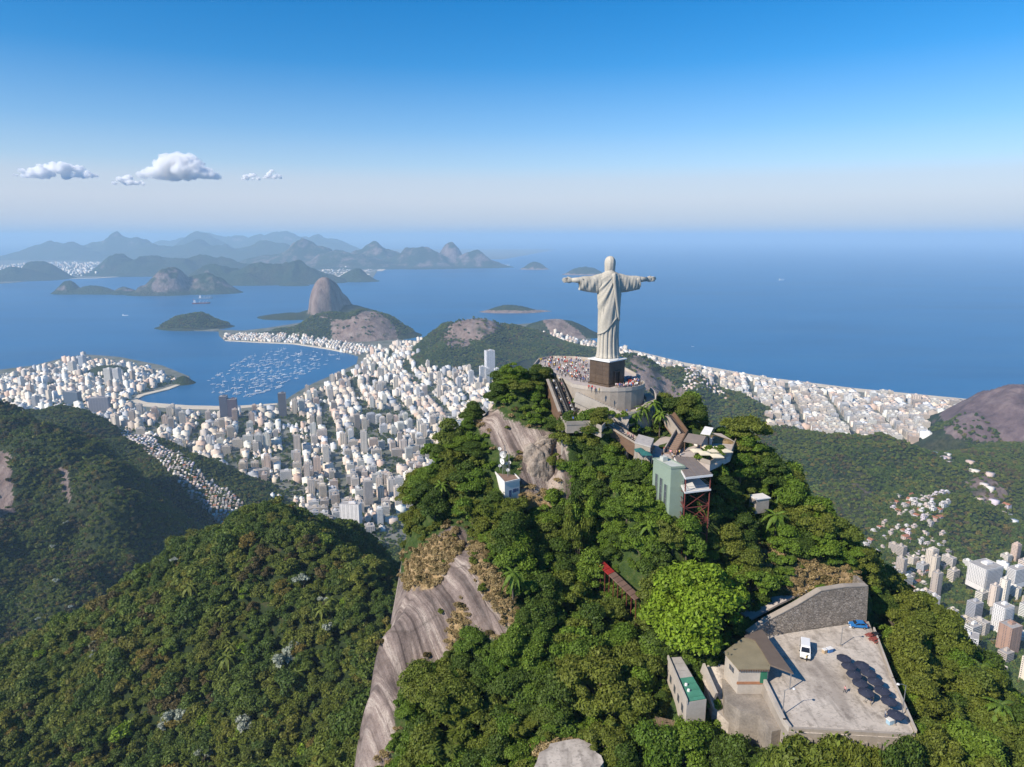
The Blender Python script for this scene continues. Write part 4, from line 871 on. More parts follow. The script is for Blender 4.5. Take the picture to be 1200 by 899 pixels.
RED = pm('ship_red', (.35, .07, .05), .6); GREYS = pm('ship_grey', (.30, .32, .35), .6)
def ship(u, v, L, rz, hull, label):
    p = G(u, v, 0); o = empty('ship', (p[0], p[1], 0), R(rz)); tag(o, label, 'ship'); B = L * .15
    b = MB(); V = []
    for (s, w, z) in ((-.5, .8, .07), (-.3, 1, .065), (.3, 1, .065), (.42, .6, .075), (.5, .05, .09)): V += [(s * L, -w * B / 2, z * L), (s * L * .98, -w * B * .4, -1), (s * L * .98, w * B * .4, -1), (s * L, w * B / 2, z * L)]
    b.add(V, [(i * 4 + k, i * 4 + k + 4, i * 4 + k + 5, i * 4 + k + 1) for i in range(4) for k in range(3)] + [(i * 4 + 3, i * 4 + 7, i * 4 + 4, i * 4) for i in range(4)] + [(0, 1, 2, 3), (16, 19, 18, 17)])
    b.build('hull', hull, o)
    b = MB(); b.box((-.36 * L, 0, L * .13), (L * .12, B * .8, L * .14)); b.box((-.35 * L, 0, L * .21), (L * .07, B * .9, L * .03)); b.build('bridge', WHITE, o)
    b = MB(); b.tube([(-.4 * L, 0, L * .2), (-.4 * L, 0, L * .27)], L * .018, 8); b.build('funnel', hull, o)
    for s in (-.1, .1, .28):
        b = MB(); b.tube([(s * L, 0, L * .06), (s * L, 0, L * .16)], L * .008, 6); b.bar((s * L, 0, L * .15), (s * L + L * .09, 0, L * .19), L * .01, L * .01); b.build('crane', WHITE, o)
ship(236, 356, 190, 20, RED, 'red hulled cargo ship anchored before the twin granite peaks')
ship(241, 350, 170, 10, GREYS, 'grey ship alongside the dock below the twin granite peaks')
ship(591, 311.5, 300, 5, WHITE, 'large white cruise ship off the far headland')
ship(916, 328.5, 110, 15, WHITE, 'white ship alone far out on the open ocean')
ship(812, 406.5, 26, 30, WHITE, 'small white boat off the ocean beach')
ship(147, 370, 60, 0, WHITE, 'white ferry beside the tiny island in the bay')
# ================================================================== STATUE, PEDESTAL, TERRACES
t = NT('soapstone'); v = t.pos()
n1 = t.noise(.25, 4, .6, v); n2 = t.noise(2.2, 3, .6, v); n3 = t.noise(.35, 4, .65, t.pos((1.6, 1.6, .12)))
c = t.ramp(n1, [(.3, (.40, .37, .30)), (.7, (.53, .49, .41))]); c = t.mix(.3, c, t.ramp(n2, [(.35, (.29, .26, .21)), (.65, (.58, .54, .46))])); c = t.mix(t.math('MULTIPLY', t.ramp(n3, [(.5, 0), (.72, 1)]), .35), c, (.30, .275, .23))
t.bump(n2, .5, .12); STONE = t.fin(c, .8, .25)
S0 = Vector((28.9, 203.5, 711.0)); PH = 7.5
statue = empty('statue', (S0.x, S0.y, S0.z + PH + .65), R(11)); tag(statue, 'pale stone statue of a robed figure with both arms stretched wide, seen from behind', 'statue')
ZK = [0, 3, 6, 13, 18, 20, 22.0, 23.6, 24.6, 25.3, 26.0]; AK = [3.35, 3.2, 3.05, 3.15, 3.25, 3.4, 3.7, 3.75, 3.0, 1.9, 1.15]; BK = [2.7, 2.5, 2.35, 2.35, 2.3, 2.2, 2.05, 1.95, 1.7, 1.35, 1.1]
def ab(z): return np.interp(z, ZK, AK), np.interp(z, ZK, BK)
def hem(x): return 10.0 + 1.05 * x + .35 * np.sin(x * 1.3)
nph, nz = 168, 70; ph = np.linspace(0, 2 * np.pi, nph, endpoint=False)
def loft(Zg, extra):
    Pg = np.tile(ph, (Zg.shape[0], 1)); a, b_ = ab(Zg); dr = extra(Pg, Zg, a)
    return np.stack([(a + dr) * np.cos(Pg), (b_ + dr) * np.sin(Pg), Zg], -1)
def ring_mesh(name, G3, capb=False, capt=False):
    n, m = G3.shape[:2]; i = np.arange(n * m).reshape(n, m); j = np.roll(i, -1, 1)
    Q = np.stack([i[:-1], j[:-1], j[1:], i[1:]], -1).reshape(-1, 4)
    me = bpy.data.meshes.new(name); fs = [tuple(q) for q in Q.tolist()]
    if capb: fs.append(tuple(i[0][::-1].tolist()))
    if capt: fs.append(tuple(i[-1].tolist()))
    me.from_pydata(G3.reshape(-1, 3).tolist(), [], fs); me.polygons.foreach_set('use_smooth', [True] * len(fs)); me.update(); return me
Zg = np.tile(np.linspace(0, 26, nz)[:, None], (1, nph))
def pleat(P, Z, a):
    s = np.sin(15 * P + .5 * np.sin(Z * .35)) + .45 * np.sin(29 * P + Z * .12); s = np.sign(s) * np.abs(s) ** .8
    return .17 * s * np.clip((19 - Z) / 6, 0, 1) + .18 * np.clip(1.2 - Z, 0, 1.2)
link('robe', ring_mesh('robe', loft(Zg, pleat), True, True), STONE, statue)
hz_ = hem(ab(10.0)[0] * np.cos(ph)); ss = np.linspace(0, 1, 64)[:, None]; Zm = hz_[None] + ss * (25.4 - hz_[None])
def drape(P, Z, a):
    x = a * np.cos(P); th = np.arctan2(x - 2.0 * np.where(np.sin(P) < 0, 1, -1), 26.5 - Z)
    f = np.sin(th * 24 + .4 * np.sin(Z * .6)); e = np.clip((Z - hem(x)) / .5, 0, 1)
    return .22 + (.17 * f + .10 * np.sin(th * 43 + 1)) * np.clip((25.0 - Z) / 4, .1, 1) * e + .12 * (1 - e)
mg = loft(Zm, drape); inner = loft(Zm[:1], lambda P, Z, a: np.full(P.shape, -.25)); link('mantle', ring_mesh('mantle', np.concatenate([inner, mg], 0), False, True), STONE, statue)
# band of the mantle thrown over the shoulder, crossing the back
bnd = []
for s in np.linspace(0, 1, 26):
    z = 25.2 - s * 14.0; x = .55 + 2.2 * s ** 1.6; a, b_ = ab(z); cphi = min(.97, x / (a + .3)); yb = -(b_ + .42) * math.sqrt(1 - cphi ** 2); bnd.append((x, yb, z))
G3 = []
for i, p in enumerate(bnd):
    w = .5 - .2 * i / 25; row = []
    for k in range(14):
        q = 2 * math.pi * k / 14; row.append((p[0] + w * math.cos(q) * (1 + .12 * math.sin(5 * q)), p[1] + .24 * math.sin(q) + .25 * w * math.cos(q) * (p[0] / 3.6), p[2] + .25 * math.cos(q)))
    G3.append(row)
link('sash', ring_mesh('sash', np.array(G3), True, True), STONE, statue)
for sg in (-1, 1):
    G3 = []; xs = np.linspace(1.6, 9.4, 34); psi = np.linspace(0, 2 * np.pi, 44, endpoint=False)
    for x in list(xs) + [9.36, 8.6]:
        q = (min(x, 9.4) - 1.6) / 7.8; zt = 25.15 - 1.15 * q ** .9 + .12 * math.sin(q * 9); zb = 19.3 + 1.0 * q - .25 * math.sin(q * 3.1); dy = 1.9 - .75 * q
        inn = 1.0 if x == xs[int(min(len(xs) - 1, 0))] or True else 1
        sh = .80 if len(G3) == len(xs) + 1 else (.93 if len(G3) == len(xs) else 1.0)
        mid, hh = (zt + zb) / 2, (zt - zb) / 2 * sh; row = []
        for p_ in psi:
            cz = math.sin(p_); wd = dy * (.62 + .38 * (.5 + .5 * cz)) * sh; fold = .16 * math.sin(2.6 * x + 2.2 * cz + (1 if sg > 0 else 0)) + .1 * math.sin(6.1 * x - 3 * cz)
            row.append((sg * (x + .10 * math.sin(4 * p_)), (wd + fold * (.35 + .65 * (.5 - .5 * cz))) * math.cos(p_), mid + hh * cz))
        G3.append(row if sg > 0 else row[::-1])
    link('sleeve', ring_mesh('sleeve', np.array(G3), True, True), STONE, statue)
    b = MB(); zc = 23.15
    b.tube([(sg * 7.8, 0, zc), (sg * 9.8, 0, zc + .05), (sg * 11.7, 0, zc + .08)], [.95, .82, .6], 16)
    hand = b.build('forearm', STONE, statue, smooth=True)
    b = MB()                                       # open palm facing forward, thumb up
    G3 = []
    for (x, w, th) in ((11.4, .52, .42), (11.8, .72, .4), (12.3, .82, .36), (12.7, .80, .32), (12.95, .74, .27)):
        G3.append([(sg * x, th * math.sin(2 * math.pi * k / 14), zc + .08 + w * math.cos(2 * math.pi * k / 14)) for k in range(14)])
    if sg < 0: G3 = [r_[::-1] for r_ in G3]
    link('palm', ring_mesh('palm', np.array(G3), True, True), STONE, hand, None)
    for fi, (dz, ln) in enumerate(((.5, 1.45), (.18, 1.65), (-.15, 1.58), (-.46, 1.25))):
        b = MB(); b.tube([(sg * 12.75, 0, zc + .08 + dz), (sg * (12.9 + ln * .5), .06, zc + .08 + dz * 1.12), (sg * (12.9 + ln), .22, zc + .02 + dz * 1.15)], [.24, .22, .14], 9); b.build('finger', STONE, hand, smooth=True)
    b = MB(); b.tube([(sg * 11.9, .05, zc + .6), (sg * 12.5, .2, zc + .85), (sg * 13.0, .3, zc + 1.0)], [.24, .2, .12], 9); b.build('thumb', STONE, hand, smooth=True)
# head: hair falls to the shoulders behind, face with brow, nose and beard in front
head = None
G3 = []; pz = [(25.0, 1.25, 1.05), (25.6, 1.5, 1.25), (26.3, 1.55, 1.45), (27.0, 1.55, 1.6), (27.8, 1.6, 1.72), (28.6, 1.58, 1.72), (29.2, 1.38, 1.52), (29.7, 1.02, 1.15), (30.0, .55, .62), (30.1, .12, .14)]
for (z, w, d) in pz: G3.append([((w + .05 * math.sin(9 * q)) * math.cos(q), .25 + (d + .05 * math.sin(9 * q)) * math.sin(q), z) for q in np.linspace(0, 2 * np.pi, 40, endpoint=False)])
head = link('head', ring_mesh('head', np.array(G3), True, True), STONE, statue)
b = MB(); b.add([(-.2, 1.85, 27.3), (.2, 1.85, 27.3), (0, 2.35, 27.4), (0, 1.9, 28.3)], [(0, 1, 2), (0, 2, 3), (1, 3, 2), (0, 3, 1)]); b.build('nose', STONE, head)
for sg in (-1, 1):
    b = MB(); b.tube([(sg * .95, 1.62, 28.1), (sg * .55, 1.9, 28.25), (sg * .2, 1.92, 28.15)], [.1, .15, .1], 8); b.build('brow', STONE, head, smooth=True)
    b = MB(); b.lathe((sg * .55, 1.78, 27.75), [(.02, -.14), (.16, -.06), (.16, .06), (.02, .14)], 10); b.build('eye', STONE, head, smooth=True)
b = MB(); b.tube([(-.4, 1.92, 26.85), (0, 2.02, 26.9), (.4, 1.92, 26.85)], [.06, .13, .06], 8); b.build('mouth', STONE, head, smooth=True)
b = MB(); b.tube([(0, 1.3, 26.9), (0, 1.65, 26.2), (0, 1.7, 25.6)], [.75, .6, .15], 12); b.build('beard', STONE, head, smooth=True)
# pedestal
t = NT('brown_granite'); v = t.pos(); n1 = t.noise(.5, 4, .6, v); n2 = t.noise(4, 3, .6, v)
c = t.mix(.4, t.ramp(n1, [(.3, (.075, .052, .036)), (.7, (.13, .092, .062))]), t.ramp(n2, [(.3, (.045, .032, .024)), (.7, (.12, .085, .06))])); GRAN = t.fin(c, .45, .4)
MARB = pm('white_marble', (.70, .69, .65), .6, .08, .5); DARKD = pm('dark_bronze', (.03, .028, .026), .5)
ped = empty('pedestal', S0, R(43)); tag(ped, 'dark brown granite pedestal with doorway under the stone statue', 'pedestal')
W2 = 3.7
b = MB(); b.box((0, 0, PH / 2 + .3), (2 * W2, 2 * W2, PH - .6)); b.build('shaft', GRAN, ped, bevel=.08)
b = MB(); b.box((0, 0, .3), (2 * W2 + .8, 2 * W2 + .8, .6)); b.build('plinth', GRAN, ped, bevel=.06)
for q in range(4):
    for r_ in range(5):
        for cc in range(3):
            Mx = Matrix.Rotation(q * math.pi / 2, 4, 'Z'); 
            b = MB(); b.box((-W2 + (cc + .5) * 2 * W2 / 3, -W2 - .045, .75 + (r_ + .5) * (PH - .9) / 5), (2 * W2 / 3 - .05, .08, (PH - .9) / 5 - .05), 0, Mx)
            if not (q == 0 and cc == 1 and r_ < 3): b.build('granite_panel', GRAN, ped)
b = MB(); b.box((0, 0, PH + .2), (2 * W2 + 1.1, 2 * W2 + 1.1, .4)); b.build('cornice', MARB, ped, bevel=.06)
b = MB(); b.lathe((0, 0, PH + .41), [(4.0, 0), (4.0, .12), (3.7, .24)], 8); b.build('footing', MARB, ped)
b = MB(); b.box((0, -W2 - .02, 2.25), (1.9, .1, 3.3)); dd = b.build('door', DARKD, ped)
for (cx, cz, w, h) in ((-1.15, 2.4, .35, 3.6), (1.15, 2.4, .35, 3.6), (0, 4.4, 2.9, .4)):
    b = MB(); b.box((cx, -W2 - .2, cz), (w, .4, h)); b.build('door_frame', GRAN, dd)
# upper terrace round the pedestal
CONC = pm('terrace_concrete', (.34, .295, .245), .88, .25, .35, .3); CONC2 = pm('pale_render', (.44, .39, .33), .88, .22, .3, .25); PAVE = pm('terrace_paving', (.46, .40, .36), .85, .2, .6, .2)
STEEL = pm('grey_steel', (.33, .33, .33), .5, .15, 1, 0, .5, .6); BROWNM = pm('brown_rail', (.16, .10, .065), .6, .25, 1)
def wall_run(name, pts, z0, h, th, m, parent, closed=False):
    for i in range(len(pts) - (0 if closed else 1)):
        a, b_ = Vector(pts[i][:2]), Vector(pts[(i + 1) % len(pts)][:2]); d = (b_ - a); ln = d.length
        if ln < .05: continue
        za = z0[i] if isinstance(z0, (list, tuple)) else z0; zb = z0[(i + 1) % len(pts)] if isinstance(z0, (list, tuple)) else z0
        q = MB(); d.normalize(); e = d * th * .35
        q.bar((a.x - e.x, a.y - e.y, za + h / 2), (b_.x + e.x, b_.y + e.y, zb + h / 2), th, h); q.build(name, m, parent)
ter = empty('viewing_terrace', (0, 0, 0)); tag(ter, 'paved viewing terrace crowded with visitors around the pedestal', 'terrace')
UP = [G(u, v, 711)[:2] for u, v in [(626, 429), (632, 422), (648, 419.5), (672, 420), (700, 422.5), (728, 431), (750, 443)]]
RIM = [(S0.x + 11.2 * math.cos(a_), S0.y - 1.0 + 8.8 * math.sin(a_)) for a_ in np.linspace(R(25), R(-115), 13)]
UPP = UP + RIM + [G(u, v, 711)[:2] for u, v in [(672, 453), (660, 446), (650, 440), (636, 434)]]
b = MB(); b.prism(UPP, 699, 710.98); b.build('retaining_wall', CONC, ter)
b = MB(); b.prism([((x - 27) * .985 + 27, (y - 208) * .985 + 208) for x, y in UPP], 710.9, 711.02); b.build('paving', PAVE, ter)
wall_run('parapet', UPP, 710.7, 1.1, .3, CONC2, ter, True)
# lower ring with ramp
low = empty('lower_terrace', (0, 0, 0)); tag(low, 'pale lower terrace and ramp curving below the viewing terrace', 'terrace')
RIM2 = [(S0.x + 14.6 * math.cos(a_), S0.y - 1.5 + 12.2 * math.sin(a_)) for a_ in np.linspace(R(18), R(-122), 13)]
LOWP = RIM2 + [G(u, v, 704.5)[:2] for u, v in [(690, 487), (672, 482), (668, 470)]] + [(20, 204), (30, 206)]
b = MB(); b.prism(LOWP, 696, 704.4); b.build('retaining_wall', CONC2, low)
wall_run('parapet', RIM2, [704.2 + 4.0 * max(0, 1 - i / 6.0) for i in range(13)], 1.2, .35, CONC2, low)
RAMP = [(S0.x + 13.2 * math.cos(a_), S0.y - 1.3 + 10.9 * math.sin(a_)) for a_ in np.linspace(R(18), R(-60), 9)]
for i in range(8):
    a_, b_ = RAMP[i], RAMP[i + 1]; q = MB(); q.bar((*a_, 706.9 - .3 * i), (*b_, 706.6 - .3 * i), 2.6, 1.2); q.build('ramp_slab', CONC, low)
# sloping stair wall on the left of the front
pA, pB = G(676, 452, 710.9), G(735, 489, 704.6)
st_ = empty('stairway', (0, 0, 0)); tag(st_, 'broad pale stairway descending along the front of the viewing terrace', 'stairs')
pa, pb = Vector((18.6, 193.2, 710.6)), Vector((33.5, 188.8, 704.6))
for i in range(20):
    p = pa.lerp(pb, (i + .5) / 20); q = MB(); dirv = (pb - pa).normalized(); rz = math.atan2(dirv.y, dirv.x)
    q.box((p.x, p.y, p.z - 2.0), ((pb - pa).length / 20 * .98, 2.4, 4.0), rz); q.build('step', CONC2, st_)
nrm = Vector((-dirv.y, dirv.x, 0)).normalized()
for sd in (-1.45,):
    q = MB(); o_ = nrm * sd; q.bar(pa + o_ + Vector((0, 0, -1.0)), pb + o_ + Vector((0, 0, -1.0)), .35, 3.0); q.build('side_wall', CONC2, st_)
# escalators
def escalator(name, label, pts, w, wall=True, colr=STEEL, rails=True):
    o = empty(name, (0, 0, 0)); tag(o, label, 'escalator'); P = [Vector(p) for p in pts]
    for i in range(len(P) - 1):
        a, b_ = P[i], P[i + 1]; d = (b_ - a).normalized(); sd = d.cross(Vector((0, 0, 1))).normalized()
        q = MB(); q.bar(a - Vector((0, 0, 1.2)), b_ - Vector((0, 0, 1.2)), w + .5, 2.2); q.build('truss', CONC, o)
        nst = max(2, int((b_ - a).length / .8)); 
        for k in range(nst):
            p = a.lerp(b_, (k + .5) / nst); q = MB(); q.box((p.x, p.y, p.z - .05), (.76, w * .8, .3), math.atan2(d.y, d.x)); q.build('step', DARKD if colr is STEEL else PAVE, o)
        for s in (-1, 1):
            q = MB(); f = sd * s * w / 2; q.bar(a + f + Vector((0, 0, .45)), b_ + f + Vector((0, 0, .45)), .18, 1.1); q.build('balustrade', colr, o)
            q = MB(); q.bar(a + f + Vector((0, 0, 1.06)), b_ + f + Vector((0, 0, 1.06)), .26, .1); q.build('handrail', DARKD, o)
    return o
e1a, e1b = Vector(G(651, 447, 710.9)), Vector(G(666, 485, 704.3))
sdv = (e1b - e1a).cross(Vector((0, 0, 1))).normalized()
escalator('escalator', 'dark escalator climbing to the viewing terrace, next to the tree covered edge', [e1a + sdv * 1.0, e1b + sdv * 1.0], 1.6)
escalator('escalator', 'dark escalator climbing to the viewing terrace, next to the pale wall', [e1a - sdv * 1.2, e1b - sdv * 1.2], 1.6)
q = empty('retaining_wall', (0, 0, 0)); tag(q, 'brown faced side wall beside the twin escalators', 'wall')
bb = MB(); o_ = sdv * 2.6; bb.bar(e1a + o_ - Vector((0, 0, 2.4)), e1b + o_ - Vector((0, 0, 2.4)), .6, 6); bb.build('wall_slab', BROWNM, q)
bb = MB(); bb.bar(e1a + o_ + Vector((0, 0, .75)), e1b + o_ + Vector((0, 0, .75)), .8, .3); bb.build('coping', CONC, q)
LAND = [G(u, v, 703.9)[:2] for u, v in [(655, 486), (674, 479), (705, 488), (716, 492), (705, 503), (690, 497), (664, 498)]]
lo_ = empty('landing', (0, 0, 0)); tag(lo_, 'concrete landing between the twin escalators and the long walkway', 'landing')
b = MB(); b.prism(LAND, 701.5, 703.9); b.build('slab', CONC, lo_); wall_run('parapet', LAND[3:], 703.8, 1.1, .25, CONC, lo_)
for (u, v) in ((660, 497), (690, 498)):
    p = G(u, v, 703); b = MB(); b.tube([(p[0], p[1], 694), (p[0], p[1], 701.6)], .5, 10); b.build('column', CONC, lo_)
w1, w2 = Vector(G(704, 493, 703.8)), Vector(G(764, 530, 697.8))
escalator('long_escalator', 'long sloping walkway with metal balustrades from the landing down to the elevator tower', [w1, w2], 3.2, colr=CONC)
b = empty('walkway_wall', (0, 0, 0)); tag(b, 'brown side wall under the long sloping walkway', 'wall')
sdv2 = (w2 - w1).cross(Vector((0, 0, 1))).normalized(); q = MB(); q.bar(w1 + sdv2 * 2.0 - Vector((0, 0, 1.3)), w2 + sdv2 * 2.0 - Vector((0, 0, 1.3)), .35, 3.2); q.build('wall_slab', BROWNM, b)
for k in range(6):
    p = w1.lerp(w2, (k + .5) / 6) + sdv2 * 1.6; q = MB(); q.box((p.x, p.y, p.z - 6), (.7, .7, 9), .6); q.build('pier', CONC, b)
# topiary shrubs on the terrace front are planted with the trees below
# elevator tower
TG = pm('tower_green', (.235, .30, .235), .75, .12, .25); TGT = pm('tower_roof', (.50, .52, .46), .85, .2, .4)
tw = empty('elevator_tower', (0, 0, 0)); tag(tw, 'grey green elevator tower with tall slit windows beside the walkway', 'tower')
A_, B_, C_ = Vector(G(786.3, 548, 699)), Vector(G(765.5, 537.5, 699)), Vector(G(803, 547, 699)); D_ = B_ + (C_ - A_)
TP = [(p.x, p.y) for p in (A_, C_, D_, B_)]
b = MB(); b.prism(TP, 676, 698.9); b.build('shaft', TG, tw, bevel=.1)
cc_ = sum((Vector((*p, 0)) for p in TP), Vector()) / 4
b = MB(); b.prism([((x - cc_.x) * .94 + cc_.x, (y - cc_.y) * .97 + cc_.y) for x, y in TP], 698.8, 699.0); b.build('roof', TGT, tw)
wall_run('parapet', TP, 698.7, .5, .3, TG, tw, True)
dl = (B_ - A_); dn = dl.normalized(); nl = Vector((dn.y, -dn.x, 0)); nl = nl if nl.x < 0 else -nl
for k, (s, z0, z1) in enumerate(((.22, 683, 694), (.48, 685, 695), (.74, 687, 695.5))):
    p = A_ + dl * s + nl * .03; n_w = int((z1 - z0) / 1.8)
    for j in range(n_w):
        q = MB(); q.box((p.x, p.y, z0 + (j + .5) * (z1 - z0) / n_w), (.9, .14, (z1 - z0) / n_w - .12), math.atan2(dn.y, dn.x)); q.build('window', GLASS, tw)
    for s2 in (-.55, .55):
        q = MB(); e_ = p + dn * s2; q.box((e_.x, e_.y, (z0 + z1) / 2), (.1, .3, z1 - z0), math.atan2(dn.y, dn.x)); q.build('window_frame', TG, tw)
q = MB(); q.box((cc_.x - 1.0, cc_.y + 1.5, 699.6), (1.4, 1.4, 1.1), .4); q.build('roof_hatch', TGT, tw)
# canopy deck right of the tower
dk = empty('canopy_deck', (0, 0, 0)); tag(dk, 'flat roofed deck on red steel lattice attached to the elevator tower', 'deck')
CAN = [Vector(G(u, v, 698.2)) for u, v in [(790, 535), (812, 536), (834.5, 555.5), (803.5, 559)]]
ROOFB = pm('brown_metal_roof', (.21, .175, .15), .6, .2, .5); WH = pm('white_paint', (.72, .70, .66), .7, .1, .6)
nb = 8
for i in range(nb):
    f0, f1 = i / nb, (i + .94) / nb; qd = [CAN[0].lerp(CAN[1], f0), CAN[0].lerp(CAN[1], f1), CAN[3].lerp(CAN[2], f1), CAN[3].lerp(CAN[2], f0)]
    q = MB(); q.prism([(p.x, p.y) for p in qd], 698.1 + .02 * (i % 2), 698.28 + .05 * (i % 2)); q.build('roof_panel', ROOFB, dk)
wall_run('fascia', [(p.x, p.y) for p in CAN], 697.6, .55, .3, WH, dk, True)
DK = [(p.x, p.y) for p in CAN]
q = MB(); q.prism(DK, 693.9, 694.3); q.build('floor_slab', WH, dk)
STR = pm('red_steel', (.17, .045, .035), .6, .3, 1)
for i, p in enumerate(CAN):
    q = MB(); pc = p.lerp(sum(CAN, Vector()) / 4, .06); q.tube([(pc.x, pc.y, 678), (pc.x, pc.y, 698.1)], .16, 8); q.build('post', STR, dk)
for i in range(4):
    a, b_ = CAN[i].lerp(sum(CAN, Vector()) / 4, .06), CAN[(i + 1) % 4].lerp(sum(CAN, Vector()) / 4, .06)
    for z in (694.9, 695.4):
        q = MB(); q.bar((a.x, a.y, z), (b_.x, b_.y, z), .06, .06); q.build('rail', STEEL, dk)
    for k in range(3):
        z0, z1 = 682 + k * 4, 686 + k * 4; q = MB(); q.bar((a.x, a.y, z0), (b_.x, b_.y, z1), .14, .14); q.build('brace', STR, dk); q = MB(); q.bar((a.x, a.y, z1), (b_.x, b_.y, z0), .14, .14); q.build('brace', STR, dk)
        q = MB(); q.bar((a.x, a.y, z1 - .1), (b_.x, b_.y, z1 - .1), .18, .18); q.build('beam', STR, dk)
# landing plaza, kiosk, stairs, pavilion, parasols behind the tower
plz = empty('plaza', (0, 0, 0)); tag(plz, 'small concrete plaza between the walkway, stairs and elevator tower', 'plaza')
PLZ = [G(u, v, 697.5)[:2] for u, v in [(757, 528), (775, 512), (800, 505), (845, 508), (862, 518), (856, 533), (832, 544), (812, 538), (786, 547), (770, 540)]]
q = MB(); q.prism(PLZ, 695.6, 697.5); q.build('slab', PAVE, plz); wall_run('parapet', PLZ[4:8], 697.4, 1.1, .25, CONC, plz)
ks = empty('kiosk', (0, 0, 0)); tag(ks, 'grey concrete kiosk with flat roof at the foot of the walkway', 'kiosk')
K1, K2, K3 = Vector(G(744, 519, 701)), Vector(G(762, 524, 701)), Vector(G(766, 515, 701)); KP = [(p.x, p.y) for p in (K1, K2, K3, K1 + K3 - K2)]
q = MB(); q.prism(KP, 694, 700.9); q.build('wall', CONC, ks); q = MB(); kc = (K1 + K3) / 2; q.prism([((x - kc.x) * 1.05 + kc.x, (y - kc.y) * 1.05 + kc.y) for x, y in KP], 700.9, 701.3); q.build('roof', pm('kiosk_roof', (.42, .39, .36), .9), ks)
kd = (K3 - K2).normalized(); kn = Vector((kd.y, -kd.x, 0)); mid = K2.lerp(K3, .5) + kn * .04; q = MB(); q.box((mid.x, mid.y, 698.9), (2.6, .12, 2.0), math.atan2(kd.y, kd.x)); q.build('opening', DARKD, ks)
TEAL = pm('teal_cover', (.03, .13, .115), .6, .2)
for (u, v) in ((750, 531), (757, 535)):
    p = G(u, v, 699); o = empty('awning', (p[0], p[1], 697.5)); tag(o, 'teal green awning on posts beside the walkway foot', 'awning', 'teal awnings'); q = MB(); q.add([(-1.4, -1.4, 2.2), (1.4, -1.4, 2.2), (1.4, 1.4, 2.2), (-1.4, 1.4, 2.2), (0, 0, 3.0)], [(0, 1, 4), (1, 2, 4), (2, 3, 4), (3, 0, 4), (3, 2, 1, 0)]); q.build('cover', TEAL, o)
    for sx_ in (-1, 1):
        for sy_ in (-1, 1): q = MB(); q.tube([(sx_ * 1.3, sy_ * 1.3, 0), (sx_ * 1.3, sy_ * 1.3, 2.25)], .05, 6); q.build('post', STEEL, o)
def stairs(label, a, b_, w, n, rail=True):
    o = empty('stairway', (0, 0, 0)); tag(o, label, 'stairs'); a, b_ = Vector(a), Vector(b_); d = (b_ - a); rz = math.atan2(d.y, d.x); ln = math.hypot(d.x, d.y) / n
    for i in range(n): p = a.lerp(b_, (i + .5) / n); q = MB(); q.box((p.x, p.y, p.z - 1.5), (ln, w, 3.0), rz); q.build('step', STAIRM, o)
    sd = Vector((-d.y, d.x, 0)).normalized()
    for s in (-1, 1): q = MB(); f = sd * s * (w / 2 + .15); q.bar(a + f + Vector((0, 0, -.3)), b_ + f + Vector((0, 0, -.3)), .3, 2.8); q.build('side_wall', BROWNM if s > 0 else CONC, o)
STAIRM = pm('stair_tread', (.27, .19, .14), .85, .25, .8)
stairs('brown stair flight curving up toward the viewing terrace among palms', G(783, 486, 704), G(799, 508, 699.5), 3.0, 16)
stairs('brown stair flight ending at the plaza behind the elevator tower', G(799, 507, 700), G(785, 532, 697.6), 3.0, 12)
pv = empty('pavilion', (0, 0, 0)); tag(pv, 'open pavilion with brown pitched roof behind the elevator tower', 'pavilion')
PP = [Vector(G(u, v, 700.6)) for u, v in [(801, 517), (822, 521), (832, 512), (812, 509)]]
r1, r2 = PP[0].lerp(PP[3], .5) + Vector((0, 0, 1.3)), PP[1].lerp(PP[2], .5) + Vector((0, 0, 1.3))
for qd in ((PP[0], PP[1], r2, r1), (PP[2], PP[3], r1, r2)):
    q = MB(); q.add([p for p in qd] + [p - Vector((0, 0, .2)) for p in qd], [(0, 1, 2, 3), (7, 6, 5, 4), (0, 4, 5, 1), (1, 5, 6, 2), (2, 6, 7, 3), (3, 7, 4, 0)]); q.build('roof_slope', ROOFB, pv)
for p in PP: q = MB(); pc = p.lerp((PP[0] + PP[2]) / 2, .1); q.tube([(pc.x, pc.y, 697.5), (pc.x, pc.y, 700.7)], .14, 8); q.build('post', BROWNM, pv)
q = MB(); pc = (PP[2] + PP[3]) / 2; q.box((pc.x, pc.y, 698.9), (6, .3, 2.8), math.atan2((PP[2] - PP[3]).y, (PP[2] - PP[3]).x)); q.build('back_wall', WH, pv)
wa = empty('white_awning', (0, 0, 0)); tag(wa, 'white sloping awning beside the brown roofed pavilion', 'awning')
WP = [Vector(G(u, v, 701.5)) for u, v in [(821, 508), (832, 509.5), (836, 504), (826, 502)]]; q = MB(); q.prism([(p.x, p.y) for p in WP], [701.3, 701.3, 702, 702], [701.45, 701.45, 702.15, 702.15]); q.build('sheet', WH, wa)
for p in WP: q = MB(); q.tube([(p.x, p.y, 695), (p.x, p.y, 701.4)], .08, 6); q.build('post', STEEL, wa)
